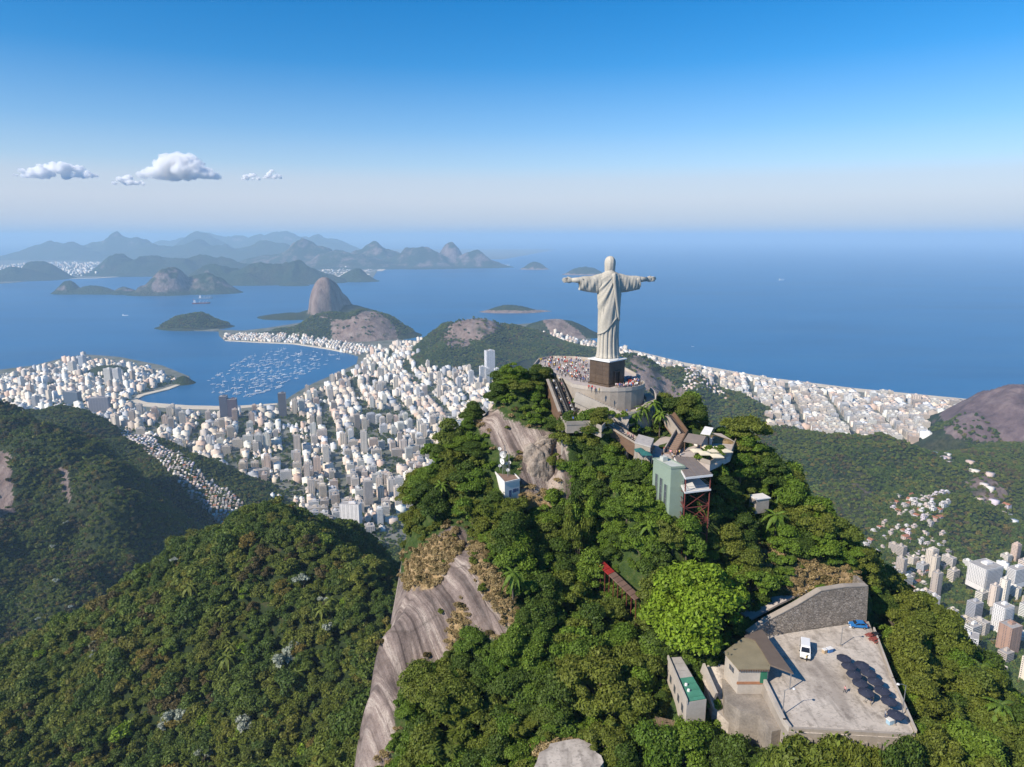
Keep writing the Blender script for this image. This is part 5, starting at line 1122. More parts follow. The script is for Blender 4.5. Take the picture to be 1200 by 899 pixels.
# parasols
def parasol(name, label, loc, rad, h, m, group, sides=8, rz=0.0):
    o = empty(name, loc, rz); tag(o, label, 'parasol', group)
    q = MB(); V = [(0, 0, h + rad * .24)]; n = sides
    V += [(rad * .5 * math.cos(2 * math.pi * k / n), rad * .5 * math.sin(2 * math.pi * k / n), h + rad * .14) for k in range(n)] + [(rad * math.cos(2 * math.pi * k / n), rad * math.sin(2 * math.pi * k / n), h) for k in range(n)] + [(rad * .99 * math.cos(2 * math.pi * k / n), rad * .99 * math.sin(2 * math.pi * k / n), h - .22) for k in range(n)]
    q.add(V, [(0, 1 + k, 1 + (k + 1) % n) for k in range(n)] + [(1 + k, 1 + n + k, 1 + n + (k + 1) % n, 1 + (k + 1) % n) for k in range(n)] + [(1 + n + k, 1 + 2 * n + k, 1 + 2 * n + (k + 1) % n, 1 + n + (k + 1) % n) for k in range(n)]); q.build('canopy', m, o)
    q = MB(); q.tube([(0, 0, 0), (0, 0, h + rad * .28)], .045, 8); q.build('pole', STEEL, o)
    q = MB(); q.lathe((0, 0, 0), [(.35, 0), (.35, .1), (.08, .16)], 10); q.build('base', CONC, o)
    for k in range(n): q = MB(); a = 2 * math.pi * k / n; q.bar((.05 * math.cos(a), .05 * math.sin(a), h - .1), (rad * .5 * math.cos(a), rad * .5 * math.sin(a), h + rad * .12), .03, .03); q.build('rib', STEEL, o)
    return o
CREAM = pm('cream_canvas', (.66, .58, .42), .85, .12, .8); NAVY = pm('navy_canvas', (.036, .040, .062), .7, .3, .8)
for (u, v) in ((817, 527), (826, 530), (835, 527), (844, 524), (840, 533), (829, 523), (850, 527)):
    p = G(u, v, 700); parasol('parasol', 'square cream cafe parasol on the terrace beside the pavilion', (p[0], p[1], 697.5), 2.1, 2.3, CREAM, 'cream cafe parasols', 4, .8 + random.random() * .2)
# antenna building on the cliff edge
an = empty('antenna_building', (0, 0, 0)); tag(an, 'white flat roofed building with dishes and masts on the cliff edge', 'building')
a0, a1, a2 = Vector(G(591.5, 566, 687.5)), Vector(G(575, 548, 687.5)), Vector(G(609, 562, 687.5)); a3 = a1 + a2 - a0; AP = [(p.x, p.y) for p in (a0, a2, a3, a1)]
q = MB(); q.prism(AP, 679, 687.4); q.build('wall', WH, an); q = MB(); ac_ = (a0 + a3) / 2; q.prism([((x - ac_.x) * .95 + ac_.x, (y - ac_.y) * .95 + ac_.y) for x, y in AP], 687.3, 687.5); q.build('roof', pm('gravel_roof', (.24, .16, .12), .9, .3, 1), an)
wall_run('parapet', AP, 687.2, .6, .25, WH, an, True)
dv = (a2 - a0).normalized(); nv = Vector((dv.y, -dv.x, 0))
for (s, w, h, z) in ((.35, .9, 2.0, 684.0), (.65, 1.2, 1.1, 684.6), (.85, .6, .9, 684.6)): p = a0 + (a2 - a0) * s + nv * .04; q = MB(); q.box((p.x, p.y, z), (w, .12, h), math.atan2(dv.y, dv.x)); q.build('window', pm('bluish_window', (.10, .14, .24), .3), an)
for (s, r_, z, rr) in ((.3, .45, 4.2, 1.0), (.45, .55, 5.6, 1.05), (.6, .5, 3.0, .55), (.25, .6, 2.2, .5), (.7, .7, 2.6, .6), (.5, .3, 2.0, .5), (.75, .4, 3.6, .45), (.4, .75, 6.6, .55)):
    base = a0 + (a2 - a0) * s + (a1 - a0) * r_; o = empty('satellite_dish', (base.x, base.y, 687.5), random.uniform(-1.2, .8)); tag(o, 'white dish antenna on a mast on the cliff edge building roof', 'antenna', 'dish antennas on the roof')
    q = MB(); q.tube([(0, 0, 0), (0, 0, z)], .07, 6); q.build('mast', STEEL, o)
    q = MB(); n = 14; V = [(0, .12, z)] + [(rr * f * math.cos(2 * math.pi * k / n), .12 - .3 * rr * f * f, z + rr * f * math.sin(2 * math.pi * k / n)) for f in (.5, 1) for k in range(n)]
    q.add(V, [(0, 1 + k, 1 + (k + 1) % n) for k in range(n)] + [(1 + k, 1 + n + k, 1 + n + (k + 1) % n, 1 + (k + 1) % n) for k in range(n)]); q.build('dish', WH, o)
    q = MB(); q.tube([(0, .1, z), (0, -.55 * rr, z)], .03, 5); q.build('feed_arm', STEEL, o)
for (s, r_, h) in ((.5, .5, 8.5), (.62, .35, 6.5)):
    base = a0 + (a2 - a0) * s + (a1 - a0) * r_; o = empty('lattice_mast', (base.x, base.y, 687.5)); tag(o, 'thin steel lattice mast on the cliff edge building roof', 'mast', 'lattice masts on the roof')
    for k in range(3): a = k * 2.094; q = MB(); q.tube([(.35 * math.cos(a), .35 * math.sin(a), 0), (.15 * math.cos(a), .15 * math.sin(a), h)], .05, 5); q.build('leg', STEEL, o)
    for j in range(int(h / .9)):
        f = 1 - .55 * j * .9 / h
        for k in range(3): a, a2_ = k * 2.094, (k + 1) * 2.094; q = MB(); q.bar((.35 * f * math.cos(a), .35 * f * math.sin(a), j * .9), (.35 * f * math.cos(a2_), .35 * f * math.sin(a2_), j * .9 + .8), .04, .04); q.build('brace', STEEL, o)

# big pale rock outcrop beside the antenna building
def boulder(name, label, c, sc, seed, rz=0):
    bm = bmesh.new(); bmesh.ops.create_icosphere(bm, subdivisions=5, radius=1)
    for v_ in bm.verts:
        p = v_.co.normalized(); q = 1 + .34 * float(fbm(p.x * 1.8 + seed, p.z * 1.6 + p.y * 2.1, seed, 5)) - .22 * abs(float(fbm(p.x * 4 + p.y * 4 + seed, p.z * .7, seed + 3, 3)))
        f = max(abs(p.x), abs(p.y), abs(p.z)) ** -.45; v_.co = Vector((p.x * sc[0], p.y * sc[1], p.z * sc[2])) * q * f
    me = bpy.data.meshes.new(name); bm.to_mesh(me); bm.free(); me.polygons.foreach_set('use_smooth', [True] * len(me.polygons)); o = link(name, me, OUTC); o.location = c; o.rotation_euler = (0, 0, rz); tag(o, label, 'rock'); return o
t = NT('outcrop_rock'); v = t.pos(); c = t.mix(.5, t.ramp(t.noise(.5, 5, .65, t.pos((1.6, 1.6, .35))), [(.32, (.10, .08, .065)), (.48, (.30, .245, .195)), (.62, (.45, .38, .305)), (.75, (.34, .27, .2))]), t.ramp(t.noise(1.3, 5, .7, v), [(.35, (.10, .08, .065)), (.55, (.36, .30, .245)), (.75, (.46, .40, .33))]))
t.bump(t.noise(1.2, 5, .7, v), .9, .6); OUTC = t.fin(c, .92, .15)
p = D(631, 556, 190); boulder('rock_outcrop', 'tall pale rock outcrop with cracks beside the antenna building', p, (4.4, 3.6, 9.4), 4, .2)
p = D(640, 520, 193); boulder('rock_outcrop', 'pale rock slab leaning on top of the tall outcrop', p, (3.2, 2.6, 2.4), 9, .6)
# ================================================================== PARKING TERRACE AND LOWER BUILDINGS
t = NT('rubble_wall'); v = t.pos()
vo = t.n('ShaderNodeTexVoronoi'); vo.feature = 'DISTANCE_TO_EDGE'; mp_ = t.pos((1.5, 1.5, 2.6)); t.l(mp_, vo.inputs['Vector']); vo.inputs['Scale'].default_value = 1.0
vc = t.n('ShaderNodeTexVoronoi'); t.l(mp_, vc.inputs['Vector']); vc.inputs['Scale'].default_value = 1.0
c = t.ramp(vc.outputs['Color'], [(.1, (.21, .175, .145)), (.5, (.33, .28, .235)), (.9, (.45, .39, .33))]); e = t.ramp(vo.outputs['Distance'], [(0, 0), (.09, 1)])
c = t.mix(e, (.13, .11, .09), c); c = t.mix(t.math('MULTIPLY', t.noise(.4, 4, .65, v), .7), c, (.16, .14, .11)); t.bump(e, .7, .15); RUB = t.fin(c, .92, .15)
t = NT('lot_concrete'); v = t.pos(); n1 = t.noise(.12, 5, .65, v); n2 = t.noise(1.6, 4, .65, v)
c = t.ramp(n1, [(.3, (.36, .31, .26)), (.55, (.54, .475, .40)), (.75, (.62, .55, .47))]); c = t.mix(t.math('MULTIPLY', t.ramp(n2, [(.5, 0), (.72, 1)]), .6), c, (.17, .15, .125)); c = t.mix(t.math('MULTIPLY', t.ramp(t.noise(.35, 2, .5, t.pos((1, .25, 1))), [(.5, 0), (.66, 1)]), .55), c, (.20, .17, .145)); c = t.mix(t.ramp(t.noise(.28, 6, .75, v), [(.56, 0), (.64, .55)]), c, (.17, .145, .12)); c = t.mix(t.ramp(t.noise(.9, 2, .5, t.pos((1, .12, 1), (0, 0, R(25)))), [(.6, 0), (.7, .35)]), c, (.15, .13, .11)); t.bump(n2, .25, .05); LOTM = t.fin(c, .9, .2)
LZ = 664.0
lot = empty('parking_terrace', (0, 0, 0)); tag(lot, 'concrete parking terrace with parasols and a white van', 'terrace')
q = MB(); q.prism(LOTPOLY, 655, LZ - .02); q.build('retaining_wall', CONC, lot)
# poured bays of the floor
lx0, lx1 = min(p[0] for p in LOTPOLY), max(p[0] for p in LOTPOLY); ly0, ly1 = min(p[1] for p in LOTPOLY), max(p[1] for p in LOTPOLY)
def clip(poly, a, b_):                                  # keep the side left of a->b
    out = []; n = len(poly)
    for i in range(n):
        p, r_ = poly[i], poly[(i + 1) % n]; sp = (b_[0] - a[0]) * (p[1] - a[1]) - (b_[1] - a[1]) * (p[0] - a[0]); sr = (b_[0] - a[0]) * (r_[1] - a[1]) - (b_[1] - a[1]) * (r_[0] - a[0])
        if sp >= 0: out.append(p)
        if (sp >= 0) != (sr >= 0): f = sp / (sp - sr); out.append((p[0] + (r_[0] - p[0]) * f, p[1] + (r_[1] - p[1]) * f))
    return out
ca, sa = math.cos(R(20)), math.sin(R(20)); cw = (1, 0)
for i in range(-8, 9):
    for j in range(-8, 9):
        cx, cy = (lx0 + lx1) / 2 + (i * ca - j * sa) * 5, (ly0 + ly1) / 2 + (i * sa + j * ca) * 5; h_ = 2.485
        cell = [(cx + (dx * ca - dy * sa) * h_, cy + (dx * sa + dy * ca) * h_) for dx, dy in ((-1, -1), (1, -1), (1, 1), (-1, 1))]; pl = cell
        LP = LOTPOLY if sum(LOTPOLY[k][0] * LOTPOLY[(k + 1) % len(LOTPOLY)][1] - LOTPOLY[(k + 1) % len(LOTPOLY)][0] * LOTPOLY[k][1] for k in range(len(LOTPOLY))) > 0 else LOTPOLY[::-1]
        for k in range(len(LP)):
            if len(pl) > 2: pl = clip(pl, LP[k], LP[(k + 1) % len(LP)])
        if len(pl) > 2:
            ar = abs(sum(pl[k][0] * pl[(k + 1) % len(pl)][1] - pl[(k + 1) % len(pl)][0] * pl[k][1] for k in range(len(pl)))) / 2
            if ar > .4: q = MB(); q.prism(pl, LZ - .1, LZ + random.uniform(0, .012)); q.build('floor_slab', LOTM, lot)
PL = [G(u, v, LZ)[:2] for u, v in [(893, 795), (919, 848), (925, 856), (1070, 864), (1073, 858), (1046, 797), (1024, 738)]]
wall_run('parapet', PL[:3], LZ - .2, 1.2, .6, CONC2, lot); wall_run('parapet', PL[2:4], LZ - 1.2, 1.9, .5, CONC, lot); wall_run('parapet', PL[4:], LZ - .2, .8, .35, CONC2, lot)
for k in range(9):
    p = Vector((*PL[2], 0)).lerp(Vector((*PL[3], 0)), (k + .5) / 9); q = MB(); q.box((p.x, p.y - .5, LZ - 3.6), (.7, .7, 5), 0); q.build('pier', CONC, lot)
# tall rubble retaining wall
rw = empty('stone_wall', (0, 0, 0)); tag(rw, 'tall rubble stone retaining wall behind the parking terrace', 'wall')
wl_ = [Vector(G(u, v, LZ)) for u, v in [(882, 752), (904, 746), (935, 741), (962, 736), (990, 732), (1016, 729)]]; wt = [665.2, 667.6, 670.3, 673.0, 673.2, 672.8]
for i in range(5):
    a, b_ = wl_[i], wl_[i + 1]; d = (b_ - a).normalized(); n_ = Vector((-d.y, d.x, 0)); n_ = n_ if n_.y > 0 else -n_
    q = MB(); bt = [a + n_ * 1.2, b_ + n_ * 1.2]
    q.add([(a.x, a.y, LZ - 2), (b_.x, b_.y, LZ - 2), (bt[1].x, bt[1].y, wt[i + 1]), (bt[0].x, bt[0].y, wt[i]), (a.x + n_.x * 2.4, a.y + n_.y * 2.4, LZ - 2), (b_.x + n_.x * 2.4, b_.y + n_.y * 2.4, LZ - 2), (b_.x + n_.x * 2.4, b_.y + n_.y * 2.4, wt[i + 1]), (a.x + n_.x * 2.4, a.y + n_.y * 2.4, wt[i])],
          [(0, 1, 2, 3), (5, 4, 7, 6), (3, 2, 6, 7), (0, 3, 7, 4), (1, 5, 6, 2)]); q.build('wall_section', RUB, rw)
    q = MB(); e_ = n_ * 1.8; q.bar((a.x + e_.x, a.y + e_.y, wt[i] + .1), (b_.x + e_.x, b_.y + e_.y, wt[i + 1] + .1), 1.5, .25); q.build('coping', CONC, rw)
rb = wl_[5]; q = MB(); q.add([(rb.x, rb.y, LZ - 2), (rb.x + .2, rb.y + 7, LZ - 2), (rb.x + .2, rb.y + 7, 672.5), (rb.x, rb.y + 1.2, 672.8), (rb.x - .9, rb.y, LZ - 2), (rb.x - .8, rb.y + 7, LZ - 2), (rb.x - .8, rb.y + 7, 672.5), (rb.x - .9, rb.y + 1.2, 672.8)], [(0, 1, 2, 3), (7, 6, 5, 4), (3, 2, 6, 7), (1, 5, 6, 2), (0, 3, 7, 4)]); q.build('wall_end', RUB, rw)
# sloping access path left of the wall
pp = empty('access_path', (0, 0, 0)); tag(pp, 'pale path with kerb climbing behind the stone wall', 'path')
A1 = [D(872, 722, 150), D(905, 704, 153), D(935, 690, 156), D(952, 672, 160)]
for i in range(3):
    q = MB(); a, b_ = Vector(A1[i]), Vector(A1[i + 1]); q.bar(a, b_, 4.2, .5); q.build('path_slab', PAVE, pp)
    d = (b_ - a).normalized(); sd = d.cross(Vector((0, 0, 1))).normalized()
    q = MB(); q.bar(a - sd * 2.2 + Vector((0, 0, .4)), b_ - sd * 2.2 + Vector((0, 0, .4)), .35, .9); q.build('kerb_wall', CONC2, pp)
# station building with tan and brown roofs
stn = empty('station_building', (0, 0, 0)); tag(stn, 'angular station building with tan and brown roofs beside the parking terrace', 'building')
RZ = 667.6
TAN = [G(u, v, RZ)[:2] for u, v in [(848, 764), (871, 747), (884, 750), (895, 764), (903, 779), (902, 784), (865, 784)]]; BRN = [G(u, v, RZ + .3)[:2] for u, v in [(872, 745), (892.6, 737), (930, 789), (903, 779), (893, 762), (885, 750)]]
OLV = pm('tan_roof', (.24, .205, .13), .9, .2, .4, .2); BRR = pm('brown_roof', (.135, .105, .085), .85, .2, .5, .15)
q = MB(); q.prism(TAN, RZ - .25, RZ); q.build('tan_roof', OLV, stn)
q = MB(); q.prism(BRN, RZ - .05, RZ + .3); q.build('brown_roof', BRR, stn)
cx, cy = sum(p[0] for p in TAN) / 7, sum(p[1] for p in TAN) / 7
WI = [((x - cx) * .93 + cx, (y - cy) * .93 + cy) for x, y in TAN]
q = MB(); q.prism(WI, 656, RZ - .25); q.build('wall', CONC2, stn)
for k in range(13):
    p = Vector((*TAN[6], RZ - .2)).lerp(Vector((*TAN[5], RZ - .2)), (k + .5) / 13); q = MB(); q.box((p.x, p.y - .05, RZ - .3), (.25, .3, .35)); q.build('rafter_end', BROWNM, stn)
a, b_ = Vector((*WI[6], 0)), Vector((*WI[5], 0)); d = (b_ - a).normalized()
q = MB(); p = a.lerp(b_, .86); q.box((p.x, p.y - .05, 665.4), (1.4, .12, 2.6), math.atan2(d.y, d.x)); q.build('door', pm('green_door', (.03, .16, .09), .6), stn)
q = MB(); p = a.lerp(b_, .4); q.box((p.x, p.y - .04, 664.1), (5.4, .1, .6), math.atan2(d.y, d.x)); q.build('painted_band', pm('terracotta', (.36, .17, .09), .9), stn)
for s in (.12, .3): a2_, b2_ = Vector((*WI[0], 0)), Vector((*WI[6], 0)); p = a2_.lerp(b2_, s + .3); dd_ = (b2_ - a2_).normalized(); q = MB(); q.box((p.x - .03, p.y - .03, 665.6), (.8, .12, 1.1), math.atan2(dd_.y, dd_.x)); q.build('window', GLASS, stn)
for i in (2, 3): p = BRN[i]; q = MB(); q.tube([(p[0] - .4, p[1] + .2, LZ), (p[0] - .4, p[1] + .2, RZ)], .12, 8); q.build('post', STEEL, stn)
# stained retaining wall and yard below the station
yd = empty('stained_wall', (0, 0, 0)); tag(yd, 'stained old retaining wall and yard below the station building', 'wall')
OLD = pm('stained_render', (.27, .235, .195), .95, .5, .3, .4)
YP = [G(u, v, 662.5)[:2] for u, v in [(846, 790), (862, 797), (893, 802), (915, 850), (905, 852), (890, 832), (868, 828), (850, 815)]]
q = MB(); q.prism(YP, 652, 661.5); q.build('wall', OLD, yd)
q = MB(); p = G(869, 820, 660); q.box((p[0], p[1], 660.2), (1.8, .3, 1.0), .1); q.build('sign_board', WH, yd)
q = MB(); p = G(872, 838, 658); q.lathe((p[0], p[1], 655.5), [(.8, 0), (.8, 1.4), (.6, 1.7), (.1, 1.8)], 14); wt_ = q.build('water_tank', pm('tank_blue', (.42, .50, .53), .6)); tag(wt_, 'pale blue round water tank in the yard below the station', 'tank')
# curved ramp road down the left
rd = [(842, 778, 663), (838, 800, 661), (845, 825, 658.5), (862, 845, 656.5), (890, 858, 655), (925, 868, 653.5), (940, 885, 652)]
RP = [Vector(G(*p)) for p in rd]; V = []
for i, p in enumerate(RP):
    d = (RP[min(i + 1, 6)] - RP[max(i - 1, 0)]); n_ = Vector((-d.y, d.x, 0)).normalized() * (2.2 if i < 4 else 3.4); V += [p - n_, p + n_]
q = MB(); q.v = [tuple(p) for p in V] + [(p.x, p.y, p.z - 4) for p in V]; n2 = len(V)
for i in range(6): a = 2 * i; q.f += [(a, a + 2, a + 3, a + 1), (a, a + n2, a + 2 + n2, a + 2), (a + 1, a + 3, a + 3 + n2, a + 1 + n2)]
q.f += [(12, 13, 13 + n2, 12 + n2)]; q.m = [0] * len(q.f); tag(q.build('ramp_road', LOTM), kind='structure')
# long white building with grey and green roof
wb = empty('long_building', (0, 0, 0)); tag(wb, 'long pale building with half grey, half green roof on the wooded slope', 'building')
A4, B4, C4, D4 = [Vector(G(u, v, 663)) for u, v in [(783, 770), (799, 769), (828, 818), (805, 822)]]
q = MB(); q.prism([(p.x, p.y) for p in (A4, B4, C4, D4)], 652, 662.7); q.build('wall', CONC2, wb)
m1, m2 = A4.lerp(D4, .5), B4.lerp(C4, .5)
def panels(name, a, b_, c, d, n, m, z):
    for i in range(n):
        f0, f1 = i / n, (i + .95) / n; P4 = [a.lerp(d, f0), b_.lerp(c, f0), b_.lerp(c, f1), a.lerp(d, f1)]; q = MB(); q.prism([(p.x, p.y) for p in P4], z, z + .12 + .04 * (i % 2)); q.build(name, m, wb)
panels('grey_roof_sheet', A4.lerp(B4, .08), A4.lerp(B4, .95), m1.lerp(m2, .95), m1.lerp(m2, .08), 6, pm('grey_sheet', (.40, .37, .34), .8, .25, .6), 662.72)
panels('green_roof_sheet', m1.lerp(m2, .08), m1.lerp(m2, .95), D4.lerp(C4, .95), D4.lerp(C4, .08), 7, pm('green_sheet', (.07, .24, .16), .6, .25, .8), 662.78)
wall_run('parapet', [(p.x, p.y) for p in (A4, D4)], 662.4, 1.0, .3, CONC2, wb)
dd_ = (D4 - A4); dn_ = dd_.normalized(); nw = Vector((-dn_.y, dn_.x, 0)); nw = nw if nw.x < 0 else -nw
for s in (.2, .42, .62, .82): p = A4 + dd_ * s + nw * .04; q = MB(); q.box((p.x, p.y, 659.5), (1.2, .12, 1.6), math.atan2(dn_.y, dn_.x)); q.build('window', GLASS, wb)
for s in (.3, .55): p = m1.lerp(D4, s) + Vector((1.3, 0, 0)); q = MB(); q.lathe((p.x, p.y, 662.9), [(.35, 0), (.3, .4), (.1, .5)], 10); q.build('roof_vent', WH, wb)
lw = empty('boundary_wall', (0, 0, 0)); tag(lw, 'pale low wall between the long building and the ramp road', 'wall'); q = MB(); q.bar(G(823, 783, 662.5), G(838, 818, 660), .5, 3.4); q.build('wall_slab', CONC2, lw)
# track side fence left of the long building
fx = empty('wooden_fence', (0, 0, 0)); tag(fx, 'brown wooden board fence on the slope left of the long building', 'fence')
fa, fb = Vector(D(768, 845, 124, 0)), Vector(D(790, 850, 124, 0))
for k in range(14): p = fa.lerp(fb, k / 13); q = MB(); q.box((p.x, p.y, p.z - .2), (.22, .08, 2.6)); q.build('board', pm('weathered_wood', (.30, .22, .15), .9), fx)
q = MB(); q.bar(fa + Vector((0, .1, .4)), fb + Vector((0, .1, .4)), .08, .15); q.build('rail', BROWNM, fx)
# covered red steel stairway glimpsed between the trees
rc = empty('covered_stairway', (0, 0, 0)); tag(rc, 'red and brown covered stairway glimpsed between the trees below the tower', 'stairs')
ra, rbb = Vector(D(702, 658, 163)), Vector(D(748, 702, 153))
for k in range(9): q = MB(); q.bar(ra.lerp(rbb, k / 9), ra.lerp(rbb, (k + .93) / 9), 2.4, .25); q.build('roof_panel', pm('red_sheet', (.34, .03, .025), .6) if k < 3 else pm('brown_sheet', (.19, .12, .09), .7), rc)
for k in range(10):
    for s in (-1, 1): p = ra.lerp(rbb, k / 9.0) + Vector((.7 * s, .7 * s, 0)); q = MB(); q.tube([(p.x, p.y, p.z - 9), (p.x, p.y, p.z)], .09, 6); q.build('post', STR, rc)
tc_ = empty('shed_roof', (0, 0, 0)); tag(tc_, 'small white roofed shed among trees on the right shoulder', 'shed')
p = Vector(D(890, 582, 172)); q = MB(); q.box((p.x, p.y, p.z), (4.5, 3.5, .25), .3); q.build('roof', WH, tc_); q = MB(); q.box((p.x, p.y, p.z - 2.1), (4, 3, 4), .3); q.build('wall', CONC, tc_)
# pale round clearing at the foot
CLR = pm('clearing_gravel', (.42, .36, .31), .95, .2, .4, .2)
cr_ = random.Random(3); CP = [G(666 + 40 * math.cos(a_) * cr_.uniform(.86, 1.08), 900 + 34 * math.sin(a_) * cr_.uniform(.88, 1.08), 655.5)[:2] for a_ in np.linspace(0, 2 * math.pi, 30, endpoint=False)]
q = MB(); q.prism(CP, 645, 655.5); tag(q.build('clearing', LOTM), kind='structure')
# ---- navy parasols in two rows
rowA = [(989, 771), (995, 780), (1001, 790), (1008, 800), (1015, 811)]; rowB = [(1010, 779), (1018, 788), (1026, 798), (1034, 809), (1042, 821), (1050, 837)]
for row, w_ in ((rowA, 'in the row beside the open concrete'), (rowB, 'in the row along the wooded edge')):
    for (u, v) in row:
        p = G(u, v, LZ + 2.3); parasol('navy_parasol', 'round navy blue parasol on the parking terrace ' + w_, (p[0], p[1], LZ + .01), 1.55, 2.25, NAVY, 'navy parasols ' + w_, 8, random.random())
# ---- vehicles
RUBBER = pm('tyre_rubber', (.02, .02, .02), .8); CHROME = pm('rim_metal', (.45, .45, .46), .35, .1, 1, 0, .5, .8); VGLASS = pm('vehicle_glass', (.015, .018, .022), .12, .1, 1, 0, .6); LAMPW = pm('lamp_lens', (.7, .7, .68), .2); LAMPR = pm('tail_lens', (.35, .02, .02), .3)
def vehicle(name, label, loc, rz, prof, Wd, wheels, wr, col, glass, roofbox=None):
    """prof: side outline (x,z); glass: list of quads given as (part, [(x,z)...]) on the sides"""
    o = empty(name, loc, rz); tag(o, label, 'van' if 'van' in name else 'car')
    V = []; n = len(prof)
    zmx = max(p[1] for p in prof)
    for y in (-1, 1):
        for (x, z) in prof: V.append((x, y * Wd / 2 * (1 - .13 * max(0, (z - .9) / (zmx - .9))), z))
    b = MB(); b.add(V, [tuple(range(n))[::-1] if False else tuple(range(n)), tuple(range(2 * n - 1, n - 1, -1))] + [(i, n + i, n + (i + 1) % n, (i + 1) % n) for i in range(n)])
    me = b.mesh('body'); bm = bmesh.new(); bm.from_mesh(me); bmesh.ops.recalc_face_normals(bm, faces=bm.faces); bmesh.ops.bevel(bm, geom=list(bm.edges), offset=.07, segments=2, affect='EDGES', clamp_overlap=True); bm.to_mesh(me); bm.free(); me.polygons.foreach_set('use_smooth', [False] * len(me.polygons))
    body = link('body', me, col, o)
    for quad in glass:
        for y in (-1, 1):
            q = MB(); P = [Vector((x, y * (Wd / 2 * (1 - .13 * max(0, (z - .9) / (zmx - .9))) + .012), z)) for x, z in quad]; q.add(P, [tuple(range(len(P)))]); q.build('side_window', VGLASS, o)
    for (x0, z0, x1, z1, nm) in roofbox:
        w0, w1 = [Wd * (1 - .13 * max(0, (z - .9) / (zmx - .9))) * .42 for z in (z0, z1)]; q = MB(); dx = .02 if x1 < x0 or x0 > 0 else -.02
        e = Vector((z1 - z0, 0, -(x1 - x0))).normalized() * .02; e = e if (e.x > 0) == (x0 > 0) else -e
        q.add([(x0 + e.x, -w0, z0 + e.z), (x0 + e.x, w0, z0 + e.z), (x1 + e.x, w1, z1 + e.z), (x1 + e.x, -w1, z1 + e.z)], [(0, 1, 2, 3)]); q.build(nm, VGLASS, o)
    for x in wheels:
        for y in (-1, 1):
            w = empty('wheel', (x, y * (Wd / 2 - .1), wr)); w.parent = o
            q = MB(); q.tube([(0, -.11, 0), (0, .11, 0)], wr, 18); q.build('tyre', RUBBER, w); q = MB(); q.tube([(0, -.125, 0), (0, .125, 0)], wr * .58, 12); q.build('rim', CHROME, w)
    fx_, bx_ = max(p[0] for p in prof), min(p[0] for p in prof)
    for y in (-1, 1):
        q = MB(); q.box((fx_ - .05, y * Wd * .36, .78), (.16, .32, .18)); q.build('headlight', LAMPW, o); q = MB(); q.box((bx_ + .04, y * Wd * .43, .95), (.14, .16, .4)); q.build('tail_light', LAMPR, o)
        q = MB(); q.box((fx_ - 1.25, y * (Wd / 2 + .1), 1.15), (.12, .2, .2)); q.build('mirror', RUBBER, o)
    for x in (fx_, bx_): q = MB(); q.box((x, 0, .42), (.14, Wd * .92, .22)); q.build('bumper', RUBBER, o)
    q = MB(); q.box((fx_ + .08, 0, .55), (.03, .5, .12)); q.build('number_plate', WH, o)
    if name == 'parked_van': o.scale = (1.12,) * 3
    return o
CARP_W = pm('white_car_paint', (.74, .74, .73), .3, .04, 1, 0, .5); CARP_B = pm('blue_car_paint', (.02, .16, .42), .3, .1, 1, 0, .5)
pV = G(943, 766, LZ); vehicle('parked_van', 'white passenger van parked on the concrete terrace', (pV[0], pV[1], LZ + .02), R(-112), [(-2.5, .35), (2.35, .35), (2.5, .6), (2.42, 1.0), (1.75, 1.25), (1.05, 2.05), (.7, 2.2), (-2.3, 2.22), (-2.5, 1.9)], 1.95, (-1.55, 1.55), .34, CARP_W, [[(1.35, 1.3), (.75, 2.0), (.2, 2.0), (.2, 1.3)], [(.1, 1.3), (.1, 2.0), (-1.0, 2.0), (-1.0, 1.3)], [(-1.1, 1.3), (-1.1, 2.0), (-2.25, 1.98), (-2.3, 1.3)]], [(1.72, 1.3, 1.08, 2.0, 'windscreen'), (-2.5, 1.35, -2.48, 1.9, 'rear_window')])
pC = G(1005, 735, LZ); vehicle('parked_car', 'blue hatchback car parked below the end of the stone wall', (pC[0], pC[1], LZ + .02), R(172), [(-1.95, .35), (1.85, .35), (2.0, .6), (1.9, .85), (1.0, 1.0), (.35, 1.48), (-1.2, 1.52), (-1.75, 1.1), (-1.98, .95)], 1.72, (-1.25, 1.3), .31, CARP_B, [[(.85, 1.02), (.3, 1.4), (-.3, 1.42), (-.3, 1.02)], [(-.38, 1.02), (-.38, 1.42), (-1.15, 1.44), (-1.55, 1.05)]], [(.98, 1.03, .4, 1.44, 'windscreen'), (-1.72, 1.13, -1.25, 1.48, 'rear_window')])
# ---- small things on the terrace
def lamp(u, v, z, h, lean, label, arm=1.4):
    p = G(u, v, z); o = empty('lamp_post', (p[0], p[1], z)); tag(o, label, 'street lamp')
    q = MB(); q.tube([(0, 0, -.5), (0, 0, h)], [.11, .07], 8); q.build('pole', STEEL, o); q = MB(); q.tube([(0, 0, h - .05), (lean * arm * .6, -.1, h + .35), (lean * arm, -.15, h + .4)], .05, 6); q.build('arm', STEEL, o)
    q = MB(); q.lathe((lean * (arm + .25), -.15, h + .3), [(.1, 0), (.3, .05), (.25, .18), (.05, .24)], 10); q.build('lamp_head', WH, o); q = MB(); q.box((0, 0, .1), (.5, .5, .25)); q.build('base', CONC, o)
lamp(1057, 838, LZ, 6.5, -1, 'tall lamp post beside the row of navy parasols on the wooded edge'); lamp(917, 838, LZ, 5.5, 1, 'lamp post at the inner corner of the terrace parapet'); lamp(985, 757, LZ, 4.5, 1, 'lamp post standing behind the blue crate near the white van'); lamp(922, 872, 654, 7.5, -1, 'lamp post beside the lower ramp road')
